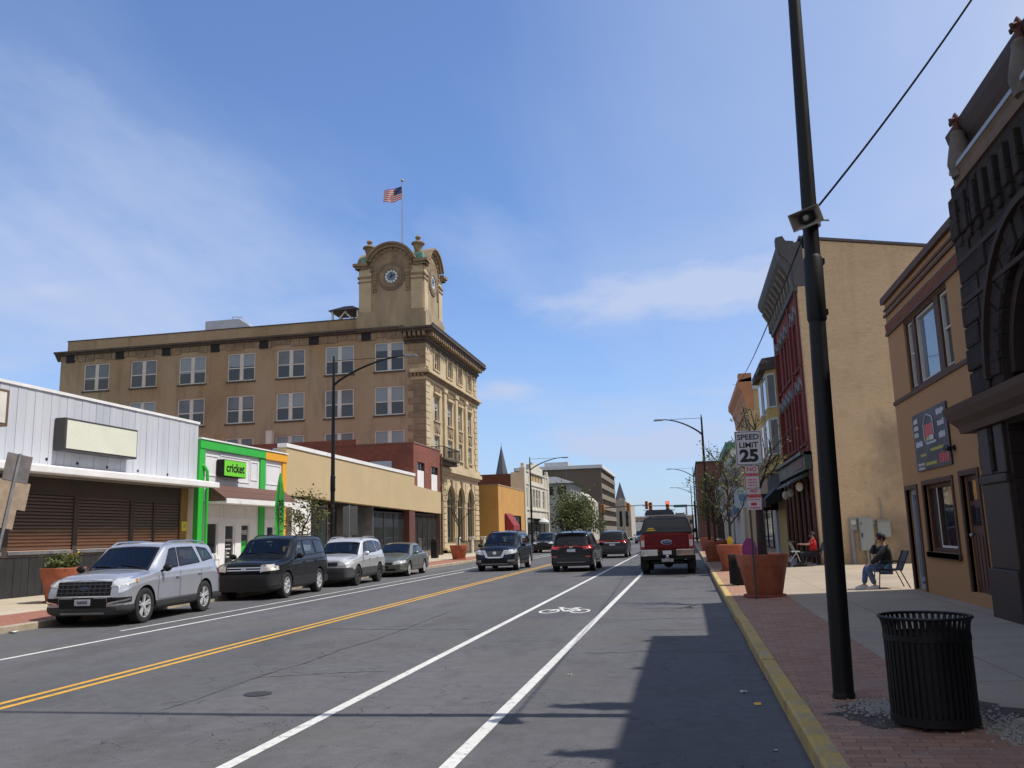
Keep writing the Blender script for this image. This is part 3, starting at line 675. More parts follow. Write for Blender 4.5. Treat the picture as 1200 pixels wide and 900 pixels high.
    for c in yc:
        w = MB(); fringarc(w, ff, c, 4.75, 1.18, 1.295, -.28, -.2); fbox(w, ff, c - 1.295, c - 1.18, 1.0, 4.75, -.28, -.2); fbox(w, ff, c + 1.18, c + 1.295, 1.0, 4.75, -.28, -.2)
        for q in (-.42, .42): fbox(w, ff, c + q - .04, c + q + .04, 1.0, 5.7, -.28, -.22)
        fbox(w, ff, c - 1.18, c + 1.18, 4.2, 4.32, -.28, -.215); fbox(w, ff, c - 1.18, c + 1.18, 1.0, 1.12, -.28, -.215)
        w = w.build('arched_window', mat('bronze_window_frame', (.2, .16, .09), .6), t)
        q = MB(); q.face([ff.p(*p, -.25) for p in [(c - 1.28, 1.0)] + arc((c, 4.75), 1.28, math.pi, 0, 14) + [(c + 1.28, 1.0)]]); q.build('pane', M_GLASS, w)
        q = MB(); fbox(q, ff, c - .2, c + .2, 5.9, 6.6, -.05, .18); q.build('keystone', STD, t, bevel=.05)
    # pilasters between bays, spandrels, belts
    pil = [67.2, 71.7, 75.5, 79.1, 82.9]
    b = MB()
    for c in pil[1:4]: fbox(b, ff, c - .38, c + .38, 7.95, 14.4, -.03, .22); fbox(b, ff, c - .5, c + .5, 14.05, 14.4, -.03, .3); fbox(b, ff, c - .45, c + .45, 7.95, 8.25, -.03, .27)
    b.build_each(lambda c: round(c.y / 3.7), 'pilaster', STN, t, bevel=.03)
    b = MB(); z = 8.0; k = 0
    while z < 17.4:
        if not 14.3 < z < 15.5:
            for a, e in ((Y0 + .02, Y0 + 1.0 + .3 * (k % 2)), (Y1 - 1.0 - .3 * (k % 2), Y1)): fbox(b, ff, a, e, z + .025, z + .5, -.02, .075)
        z += .54; k += 1
    b.build('corner_stonework', STN, t)
    b = MB(); orn = MB()
    for c in yc:
        fbox(b, ff, c - .95, c + .95, 10.1, 11.2, -.02, .03); fbox(b, ff, c - 1.05, c + 1.05, 13.55, 13.75, -.02, .2); fbox(b, ff, c - 1.0, c + 1.0, 11.2, 11.3, -.02, .16); fbox(b, ff, c - 1.0, c + 1.0, 8.38, 8.48, -.02, .16)
        fbox(b, ff, c - 1.0, c + 1.0, 15.62, 15.74, -.02, .14)
        fdisc(orn, ff, c, 10.65, .36, 0, .13, 12); fbox(orn, ff, c - .8, c - .45, 10.3, 11.0, 0, .09); fbox(orn, ff, c + .45, c + .8, 10.3, 11.0, 0, .09)
        for q in range(5): fbox(orn, ff, c - .85 + q * .36, c - .6 + q * .36, 13.85, 14.2, 0, .12)
        for s_ in (-1, 1): fbox(b, ff, c + s_ * .95 - .11, c + s_ * .95 + .11, 15.7, 17.5, -.02, .12)
    nb = lambda c: min(range(4), key=lambda i: abs(yc[i] - c.y)); b.build_each(nb, 'spandrel_trim', STN, t); orn.build_each(nb, 'carved_ornament', STD, t, bevel=.03)
    b = MB(); den = MB(); Ya, Yb = Y0 - .45, Y1 + .35
    def belt(z0, z1, n): fbox(b, ff, Y0 - n, Y1 + n * .8, z0, z1, -1.2, n)
    belt(14.42, 14.7, .12); belt(14.95, 15.12, .5); belt(15.12, 15.3, .36); belt(6.95, 7.15, .2); belt(7.15, 7.5, .38); belt(7.5, 7.9, .22)
    y = Y0
    while y < Y1: fbox(den, ff, y, y + .24, 14.7, 14.95, -.05, .34); y += .46
    for q in range(4): fbox(den, fs, XF - 1.2 + q * .32, XF - 1.0 + q * .32, 14.7, 14.95, -.05, .34)
    b.build('belt_course', STN, t); den.build('dentil_course', STD, t)
    # main cornice, wrapping the corner
    b = MB()
    for z0, z1, n in ((17.5, 17.72, .14), (17.72, 17.98, .3), (18.36, 18.55, .85), (18.55, 18.74, 1.0)):
        b.box(XF - 1.75 - n * .15, XF + n, Y0 - n, Y1 + n * .7, z0, z1)
    b.box(XF - 1.7, XF + .25, Y0 - .25, Y1 + .1, 17.98, 18.36)
    b.build('main_cornice', CORN, t, bevel=.03)
    b = MB(); y = Y0 - .2
    while y < Y1: fbox(b, ff, y, y + .3, 17.99, 18.35, .24, .78); y += .62
    q = XF - 1.6
    while q < XF + .3: fbox(b, fs, q, q + .22, 17.99, 18.35, .24, .78); q += .4
    b.build('modillion_course', STD, t)
    b = MB(); y = Y0 - .8
    while y < Y1 + .4: b.prism([ff.p(y, 18.74, .9), ff.p(y + .2, 18.74, .9), ff.p(y + .2, 18.9, .97), ff.p(y + .1, 18.99, .99), ff.p(y, 18.9, .97)], (-.12, 0, 0)); y += .46
    b.build('cornice_crest', CORN, t)
    # iron balcony over the first bay and entrance piers
    b = MB(); fbox(b, ff, 67.4, 72.6, 7.9, 8.05, 0, 1.2); fbox(b, ff, 67.4, 72.6, 7.6, 7.9, 0, .9); b.build('balcony_slab', CORN, t)
    b = MB(); y = 67.45
    while y < 72.6: b.cyl(ff.p(y, 8.05, 1.15), ff.p(y, 8.95, 1.15), .022, n=5); y += .24
    b.tube([ff.p(67.45, 8.95, 0), ff.p(67.45, 8.95, 1.15), ff.p(72.55, 8.95, 1.15), ff.p(72.55, 8.95, 0)], .035, 6); b.build('balcony_rail', M_BLACK, t)
    b = MB()
    for i in range(3): fbox(b, ff, 70.6, 84, .12, .65 - i * .17, 0, .5 + i * .35)
    b.build('entrance_plinth', STN, t)
    # ---- clock tower
    x0, x1, y0, y1 = -25.95, -20.35, 66.22, 71.6; zc = 24.0
    T = STN
    b = MB(); b.box(x0 - .25, x1 + .25, y0 - .2, y1 + .2, 18.8, 20.1); b.box(x0 - .12, x1 + .12, y0 - .12, y1 + .12, 20.1, 20.45); b.box(x0, x1, y0, y1, 20.45, 24.6)
    tw = b.build('clock_tower', mat('tower_stone', (.30, .235, .15), .85, var=.2, scale=.9, bmp=.3, stretch=(1, 1, .3), col2=(.41, .33, .215)), t)
    faces = [(F((0, y0, 0), (1, 0, 0), (0, -1, 0)), x0, x1), (F((x1, 0, 0), (0, 1, 0), (1, 0, 0)), y0, y1), (F((0, y1, 0), (1, 0, 0), (0, 1, 0)), x0, x1), (F((x0, 0, 0), (0, 1, 0), (-1, 0, 0)), y0, y1)]
    pb, cb, ab, rb, ob = MB(), MB(), MB(), MB(), MB()
    for f, a, e in faces:
        c = (a + e) / 2; hw = (e - a) / 2
        for s_ in (-1, 1):
            u0, u1 = sorted((c + s_ * hw, c + s_ * (hw - 1.05))); fbox(pb, f, u0 + .012, u1 - .012, 20.46, 24.2, .0, .1)
            fbox(cb, f, u0 - .0 if s_ > 0 else u0 - .12, u1 + (.12 if s_ > 0 else 0), 23.02, 23.12, .0, .17); fbox(cb, f, u0 - .0 if s_ > 0 else u0 - .14, u1 + (.14 if s_ > 0 else 0), 23.4, 23.55, .0, .2)
            fbox(cb, f, *sorted((c + s_ * (hw + .36), c + s_ * 2.02)), 24.2, 24.42, -.1, .3); fbox(cb, f, *sorted((c + s_ * (hw + .5), c + s_ * 2.05)), 24.42, 24.66, -.1, .46)
            for q in range(7): fbox(ob, f, *sorted((c + s_ * 1.28, c + s_ * 1.62)), 22.1 + q * .26, 22.3 + q * .26, 0, .09)
        fringarc(cb, f, c, zc, 1.95, 2.2, -.4, .3, rad(158), rad(22), 20); fringarc(cb, f, c, zc, 2.2, 2.36, -.4, .48, rad(160), rad(20), 20); fringarc(ab, f, c, zc, 1.62, 1.95, -.2, .08, rad(178), rad(2), 20)
        ab.prism([f.p(*p, .03) for p in arc((c, zc), 1.96, rad(180), 0, 20)], tuple(-f.n * .5))
        for q in range(13):
            aa = rad(180 - q * 15); ob.hexa([f.p(c + math.cos(aa + k1) * rr, zc + math.sin(aa + k1) * rr, nn) for nn in (.08, .15) for rr, k1 in ((1.68, -.07), (1.68, .07), (1.9, .07), (1.9, -.07))])
    for (f, a, e), (g, c0, c1) in ((faces[0], (y0, y0, y1)), (faces[1], (x1, x0, x1))):      # barrel roofs behind the round gables
        c = (a + e) / 2; A = arc((c, zc), 2.3, rad(160), rad(20), 18); dep = 5.4 if f is faces[0][0] else 5.6
        rb.grid([[f.p(p[0], p[1] + .02, .1), f.p(p[0], p[1] + .02, -dep - .1)] for p in A])
    fk = lambda c: max(range(4), key=lambda i: (c - (faces[i][0].o)).dot(faces[i][0].n)); corner = lambda c: (fk(c), (c - Vector(((x0 + x1) / 2, (y0 + y1) / 2, 0))).dot(faces[fk(c)][0].u) > 0); part3 = lambda c: (fk(c), int(abs((c - Vector(((x0 + x1) / 2, (y0 + y1) / 2, 0))).dot(faces[fk(c)][0].u)) // 1.95) * (1 if (c - Vector(((x0 + x1) / 2, (y0 + y1) / 2, 0))).dot(faces[fk(c)][0].u) > 0 else -1))
    pb.build_each(corner, 'tower_pilaster', T, tw); cb.build_each(part3, 'tower_cornice', STD, tw); ab.build_each(fk, 'arched_gable', STD, tw); ob.build_each(fk, 'tower_ornament', STD, tw)
    rb.build('barrel_roof', COP, tw)
    b = MB(); b.box(x0 + .05, x1 - .05, y0 + .05, y1 - .05, 24.66, 24.95)
    for sx in (x0 + .75, x1 - .75):
        for sy in (y0 + .75, y1 - .75): b.box(sx - .72, sx + .72, sy - .72, sy + .72, 24.67, 25.35)
    b.build('copper_roof', COP, tw, bevel=.05)
    for sx in (x0 + .62, x1 - .62):
        for sy in (y0 + .62, y1 - .62):
            b = MB(); b.lathe((sx, sy, 25.34), [(.42, 0), (.42, .1), (.28, .14), (.3, .35), (.42, .75), (.44, .86), (.58, .9), (.58, 1.02), (.4, 1.08), (.2, 1.22), (.11, 1.28), (.22, 1.4), (.25, 1.52), (.16, 1.66), (.02, 1.72)], 14); b.build('urn', STD, tw, smooth=True)
    f, a, e = faces[0]; uc = (a + e) / 2
    for f, a, e in (faces[0], faces[1]):
        uc = (a + e) / 2; zc2 = 23.4
        b = MB(); fringarc(b, f, uc, zc2, .62, .98, -.02, .12, 0, 2 * math.pi, 30, 0); fringarc(b, f, uc, zc2, .98, 1.2, -.02, .09, 0, 2 * math.pi, 30, 1)
        b.build('clock_surround', [STD, mat('dark_ring_stone', (.17, .13, .09), .9)], tw)  # outer ring in a darker stone colour
        b = MB(); fdisc(b, f, uc, zc2, .64, .0, .05, 30, 0)
        for k in range(12):
            q = k * math.pi / 6; fdisc(b, f, uc + .47 * math.sin(q), zc2 + .47 * math.cos(q), .1, .05, .062, 10, 1)
        rr = Vector((0, 0, 1)).cross(f.n); sg = 1 if rr.dot(f.u) > 0 else -1
        for ang, ln, w in ((rad(2), .5, .035), (rad(60), .40, .05)):       # hands: about two o'clock
            d = Vector((math.sin(ang) * sg, math.cos(ang))); q = Vector((-d.y, d.x)) * w
            b.prism([f.p(uc + p.x, zc2 + p.y, .066) for p in (-d * .1 + q, d * ln + q * .4, d * ln - q * .4, -d * .1 - q)], tuple(f.n * .02), 2)
        b.build('clock_face', [mat('clock_blue', (.13, .20, .28), .5), mat('clock_white', (.75, .75, .72), .5, var=.04), mat('clock_hand', (.015, .02, .035), .4)], tw)
    # rooftop pieces
    b = MB()
    for sx in (-29.0, -26.7):
        for sy in (67.6, 69.6): b.box(sx - .08, sx + .08, sy - .08, sy + .08, 20.0, 21.15)
    for sy in (67.55, 69.65):
        b.prism([(-28.9, sy, 20.0), (-28.75, sy, 20.0), (-27.7, sy, 21.1), (-27.85, sy, 21.1)], (0, .06, 0)); b.prism([(-26.8, sy + .07, 20.0), (-26.95, sy + .07, 20.0), (-28.0, sy + .07, 21.1), (-27.85, sy + .07, 21.1)], (0, .06, 0))
    cu = b.build('rooftop_cupola', M_WHITE, t)
    b = MB(); b.box(-28.6, -27.1, 68, 69.2, 19, 20.2); b.build('louvre', M_INT, cu)
    b = MB(); A = [(-29.3, 67.2, 21.15), (-26.4, 67.2, 21.15), (-26.4, 70, 21.15), (-29.3, 70, 21.15)]; B = [(-28.2, 68.3, 21.75), (-27.5, 68.3, 21.75), (-27.5, 68.9, 21.75), (-28.2, 68.9, 21.75)]
    b.hexa(A + B); b.build('cupola_roof', mat('slate_roof', (.08, .075, .07), .8), cu)
    b = MB(); b.box(-42.6, -39.2, 70, 72, 19, 21.9); b.prism([(-39.2, 70, 21.9), (-39.2, 72, 21.9), (-39.2, 72, 19), (-39.2, 70, 19)], (1.3, 0, -.9)); b.tube([(-40.2, 70.6, 21.85), (-40.2, 70.6, 22.3), (-39.2, 70.6, 22.2), (-38.6, 70.6, 21.5)], .06, 6)
    b.build('rooftop_duct', mat('duct_metal', (.42, .45, .52), .5, .3), t)
    b = MB(); b.box(-33.8, -33.3, 65.2, 65.7, 8.2, 10.7); b.build('chimney', M_OFFW, t)
    # flagpole and flag
    p = thing('flagpole', 'slim flagpole standing on top of the clock tower', 'flagpole', (-22.9, 68.6, 26.2))
    zt = 32.9; b = MB(); b.lathe((-22.95, 68.6, 26.0), [(.35, 0), (.35, .25), (.2, .35), (.12, .9), (.1, .95)], 10); b.build('base', M_STEEL, p, smooth=True)
    b = MB(); b.cyl((-22.95, 68.6, 26.3), (-22.95, 68.6, zt), .07, .04, 8); b.build('pole', M_STEEL, p, smooth=True)
    b = MB(); b.ball((-22.95, 68.6, zt + .08), .13, 10); b.build('finial', mat('gilt', (.35, .25, .08), .4, .7), p, smooth=True)
    m, nt, bs = new_mat('flag_cloth'); tc = N(nt, 'ShaderNodeTexCoord'); s = N(nt, 'ShaderNodeSeparateXYZ'); L(nt, tc.outputs['UV'], s.inputs[0])
    st = math_node(nt, 'GREATER_THAN', math_node(nt, 'FRACT', math_node(nt, 'MULTIPLY', s.outputs[1], 6.5)), .5)
    c = mix_col(nt, st, (.55, .03, .05), (.75, .73, .72))
    can = math_node(nt, 'MULTIPLY', math_node(nt, 'LESS_THAN', s.outputs[0], .4), math_node(nt, 'GREATER_THAN', s.outputs[1], .46))
    vo = N(nt, 'ShaderNodeTexVoronoi'); vo.inputs['Scale'].default_value = 14; L(nt, tc.outputs['UV'], vo.inputs['Vector'])
    bl = mix_col(nt, math_node(nt, 'LESS_THAN', vo.outputs['Distance'], .22), (.02, .035, .14), (.7, .7, .72))
    L(nt, mix_col(nt, can, c, bl), bs.inputs['Base Color']); bs.inputs['Roughness'].default_value = .8
    nu, nv = 16, 9; W_, H_ = 1.9, 1.2; V = []; Fc = []; U = []
    for i in range(nu + 1):
        for j in range(nv + 1):
            a = i / nu; q = j / nv; V.append((-.05 - W_ * a * .93, .35 * math.sin(a * 6.5 + q * .9) * a, (q - 1) * H_ - .14 * a + .09 * math.sin(a * 7 + .8))); U.append((a, q))
    for i in range(nu):
        for j in range(nv): Fc.append((i * (nv + 1) + j, (i + 1) * (nv + 1) + j, (i + 1) * (nv + 1) + j + 1, i * (nv + 1) + j + 1))
    me = bpy.data.meshes.new('flag'); me.from_pydata(V, [], Fc); uv = me.uv_layers.new(name='UVMap')
    for lp in me.loops: uv.data[lp.index].uv = U[lp.vertex_index]
    me.materials.append(m); me.polygons.foreach_set('use_smooth', [True] * len(me.polygons))
    o = bpy.data.objects.new('flag', me); COL.objects.link(o); o.location = (-22.95, 68.6, 32.35); tag(o, 'stars and stripes flag flying from the rooftop pole', 'flag')
hotel()

# ---- further buildings of the left row
def far_left():
    OR = brick_mat('yellow_ochre_brick', (.56, .31, .085), (.50, .27, .072), (.42, .24, .08), .25, .08, .006, stain=(.40, .20, .06), bmp=.2)
    t = thing('ochre_building', 'single storey ochre brick building with a dark red awning', 'building', (-26, 95, .2))
    b = MB(); shell(b, -38, XL, 87.5, 102.2, .2, 6.75, 'e'); fwall(b, FL, 87.5, 102.2, 3.75, 6.75); fwall(b, FL, 87.5, 90.4, .2, 3.75); fwall(b, FL, 99.9, 102.2, .2, 3.75); b.build('wall', OR, t)
    b = MB(); fbox(b, FL, 87.45, 102.2, 6.75, 6.86, -.3, .04); fbox(b, FY(87.5), -38, XL - .3, 6.75, 6.86, -.3, .04); b.build('coping', mat('stone_coping', (.35, .27, .16), .8), t)
    fwindow(t, FL, 90.4, 99.9, .3, 3.74, -.14, M_DKBROWN, M_GLASS_SHOP, fw=.12, mull=(.33, .55, .8), name='shop_window')
    b = MB(); b.prism([(XL - .5, 90.6, 3.9), (XL + .1, 90.6, 3.9), (XL + .95, 90.6, 2.6), (XL + .95, 90.6, 2.1), (XL - .5, 90.6, 2.1)], (0, 3.4, 0)); b.build('awning', mat('dark_red_canvas', (.22, .025, .035), .8, var=.15), t)
    t = thing('white_deco_building', 'two storey white stone building with stepped parapet and tall corner piers', 'building', (-26, 111, .2))
    W = mat('white_terracotta', (.56, .53, .45), .7, var=.1, scale=.8, bmp=.15)
    b = MB(); bays = [103.9, 107.4, 109.4, 111.4, 113.4, 116.9]; hw = [(c - .75, c + .75, 4.95, 7.3) for c in bays]
    fwall(b, FL, 102.3, 121, 3.6, 9.4, hw + [(106.8, 116.2, 8.3, 9.2)], 0, .25); fbox(b, FL, 106.5, 116.6, 9.4, 10.35, -.4, .0); fbox(b, FL, 108.8, 114.4, 10.35, 10.75, -.4, .0); b.build('front_wall', W, t)
    b = MB()
    for c in (102.75, 120.5): fbox(b, FL, c - .5, c + .5, .2, 9.75, -.5, .15); fbox(b, FL, c - .35, c + .35, 9.75, 10.25, -.35, .05)
    for c in (105.6, 118.4): fbox(b, FL, c - .28, c + .28, 3.6, 9.6, -.2, .1)
    b.build_each(lambda c: round(c.y / 2.5), 'pier', W, t, bevel=.06)
    b = MB(); fbox(b, FL, 102.3, 121, 7.7, 7.85, -.1, .12); fbox(b, FL, 102.3, 121, 4.55, 4.75, -.1, .14); fbox(b, FL, 102.3, 121, 9.28, 9.42, -.1, .12); b.build('belt_course', W, t)
    b = MB()
    for k in range(4): fbox(b, FL, 107.0 + k * 2.3, 108.9 + k * 2.3, 8.35, 9.15, -.2, -.1)
    b.build_each(lambda c: round((c.y - 107.9) / 2.3), 'tan_panel', mat('tan_panel', (.42, .30, .14), .7), t)
    for h in hw: fwindow(t, FL, *h, -.18, M_OFFW, M_GLASS, fw=.09, rails=(.5,))
    fwindow(t, FL, 103.4, 119.9, .4, 3.55, -.5, M_DKBROWN, M_GLASS_SHOP, fw=.12, mull=(.2, .4, .6, .8), name='shop_window')
    b = MB(); shell(b, -40, XL - .42, 102.3, 121, .2, 8.95, 'e'); b.build('side_wall', brick_mat('maroon_brick', (.115, .045, .036), (.09, .038, .03), (.07, .05, .045)), t)
    b = MB(); fbox(b, FY(102.3), -20.6, XL - .02, 6.9, 9.1, 0, .06); b.build('stone_return', W, t)
    b = MB(); b.lathe(FL.p(113.3, 2.9, .5), [(.05, 0), (.7, .05), (.75, .25), (.45, .6), (.05, .75)], 10); b.build('dome_awning', mat('pale_canvas', (.5, .55, .55), .8), t, smooth=True)
    t = thing('church_steeple', 'dark slate steeple pointing up behind the maroon brick wall', 'church', (-42.5, 200, 0))
    b = MB(); b.rings([[(-42.4 + r * math.cos(rad(45 * k + 22)), 200 + r * math.sin(rad(45 * k + 22)), z) for k in range(8)] for r, z in ((1.75, 13.0), (1.4, 16.2), (.05, 22.6))]); b.build('spire', mat('slate_spire', (.075, .08, .10), .7, var=.15), t)
    b = MB(); b.box(-44.2, -40.6, 198.2, 201.8, 0, 13.1); b.build('tower', mat('church_stone', (.2, .18, .16), .9), t)
    b = MB(); b.cyl((-42.4, 200, 22.4), (-42.4, 200, 23.6), .05, .02, 5); b.build('finial', M_BLACK, t)
    # hipped roof building behind the big tree
    t = thing('hipped_roof_building', 'pale grey building with low hipped roof behind the green street tree', 'building', (-22, 140, .2))
    PG = mat('pale_grey_render', (.40, .42, .42), .8, var=.08); b = MB(); fs = FY(138); f2 = FX(-17.9, 1)
    hs = [(-21.5, -20.7, 7.6, 9.2), (-20.2, -18.6, 7.6, 9.2)]; he = [(139.2 + 3 * k, 141.0 + 3 * k, 7.2, 9.2) for k in range(4)]
    fwall(b, fs, -28, -17.9, .2, 9.6, hs, 0, .2); fwall(b, f2, 138, 152, .2, 9.6, he, 0, .2); b.build('wall', PG, t)
    for h in hs: fwindow(t, fs, *h, -.15, M_WHITE, M_GLASS)
    for h in he: fwindow(t, f2, *h, -.15, M_WHITE, M_GLASS)
    b = MB(); b.hexa([(-28.5, 137.2, 9.6), (-17.2, 137.2, 9.6), (-17.2, 152.6, 9.6), (-28.5, 152.6, 9.6), (-25, 143, 11.0), (-21, 143, 11.0), (-21, 148, 11.0), (-25, 148, 11.0)]); b.build('roof', mat('grey_roof', (.15, .155, .165), .8), t)
    t = thing('small_gabled_building', 'narrow cream building with pointed gable between tree and office block', 'building', (-17.5, 160, .2))
    CR = mat('cream_render', (.46, .43, .36), .8, var=.12); b = MB(); f3 = FX(-16.8, 1); hh = [(158.5 + 4 * k, 160 + 4 * k, zz, zz + 1.7) for k in range(3) for zz in (1.4, 4.6)]
    shell(b, -24, -16.8, 156, 170, .2, 7.3, 'e'); fwall(b, f3, 156, 170, .2, 7.3, hh, 0, .2); b.prism([(-24, 156, 7.3), (-16.8, 156, 7.3), (-18.6, 156, 9.0), (-20.4, 156, 9.6), (-22.2, 156, 9.0)], (0, 14, 0)); b.build('wall', CR, t)
    for h in hh: fwindow(t, f3, *h, -.15, M_DKBROWN, M_GLASS)
    # brown office block
    t = thing('office_block', 'big brown six storey office block with ribbon windows and white roof edge', 'building', (-26, 220, .2))
    BR = mat('brown_panel_wall', (.125, .10, .082), .8, var=.12, scale=.12); b = MB(); fo = FX(XL, 1)
    shell(b, -40, XL - 1.2, 203.6, 243, .2, 16.6, 's'); fbox(b, FY(203), -40, XL - .02, .2, 16.6, -.5, 0); b.build('wall', BR, t)
    for k in range(6):
        z = 1.9 + k * 2.5
        b = MB(); fbox(b, fo, 203.1, 243, z, z + 1.15, -1.2, .0); b.build('spandrel', mat('brown_concrete', (.20, .165, .13), .85, var=.15), t)
        b = MB(); fquad(b, fo, 203.5, 243, z + 1.16, z + 2.49, -.9); wn = b.build('window', M_GLASS, t)
        b = MB(); y = 204.
        while y < 243: fbox(b, fo, y, y + .35, z + 1.16, z + 2.49, -.9, -.15); y += 2.6
        b.build('mullion', BR, wn)
    b = MB(); fbox(b, fo, 202.6, 243.4, 16.6, 17.4, -21, .35); b.build('roof_edge', mat('white_roof_edge', (.60, .62, .66), .6), t)
    b = MB(); b.box(-33, -27.2, 206, 216, 17.4, 18.6); b.build('penthouse', mat('grey_penthouse', (.38, .41, .45), .6), t)
    b = MB(); b.cyl((-27.3, 203.5, 10), (-27.3, 202.7, 18.5), .06, n=5); b.build('mast', M_STEEL, t)
    t = thing('stone_church', 'pale stone church with a short dark pointed steeple far down the street', 'church', (-18, 262, 0))
    CS = mat('pale_church_stone', (.40, .37, .32), .9, var=.15); SL = mat('slate_spire', (.075, .08, .1), .7)
    b = MB(); b.box(-21.5, -15.9, 258, 280, 0, 9.4); b.box(-20.3, -17.4, 257, 262, 0, 10.9); b.prism([(-21.5, 258, 9.4), (-15.9, 258, 9.4), (-18.7, 258, 11.6)], (0, 22, 0)); b.build('wall', CS, t)
    b = MB(); b.rings([[(-18.85 + r * math.cos(rad(90 * k + 45)), 259.5 + r * math.sin(rad(90 * k + 45)), z) for k in range(4)] for r, z in ((2.1, 10.9), (.06, 16.2))]); b.build('spire', SL, t)
    b = MB(); b.box(-21.4, -20.4, 257.5, 258.6, 8.5, 11.6); b.build('turret', SL, t)
    b = MB()
    for c in (-20.6, -18.8, -17): fwall_ = fbox(b, FY(256.98), c - .4, c + .4, 3, 7.5, 0, .03)
    b.build('lancet', M_GLASS, t)
    t = thing('low_brick_building', 'low brown brick building with shop windows closing the far end', 'building', (-12, 330, 0))
    b = MB(); fs = FY(330); hh = [(-30 + 2.6 * k, -28.4 + 2.6 * k, 3.6, 5.4) for k in range(13)]; fwall(b, fs, -34, 3, 0, 6.6, hh, 0, .25); shell(b, -34, 3, 330, 345, 0, 6.6, 's'); b.build('wall', mat('far_pale_brick', (.33, .26, .21), .9, var=.15), t)
    b = MB(); fbox(b, fs, -34.2, 3.2, 6.6, 7.0, -.3, .3); b.build('cornice', M_OFFW, t)
    for h in hh: fwindow(t, fs, *h, -.15, M_OFFW, M_GLASS)
    t = thing('low_white_building', 'low white flat building at the end of the road', 'building', (-13, 300, 0))
    b = MB(); fs = FY(300); fwall(b, fs, -30, -12, 0, 4.6, [(-28, -24, .8, 2.8), (-22, -17, .8, 2.8)], 0, .2); shell(b, -30, -12, 300, 312, 0, 4.6, 's'); b.build('wall', mat('far_white_wall', (.62, .62, .6), .8), t)
    for h in ((-28, -24, .8, 2.8), (-22, -17, .8, 2.8)): fwindow(t, fs, *h, -.1, M_WHITE, M_GLASS, mull=(.5,))
far_left()
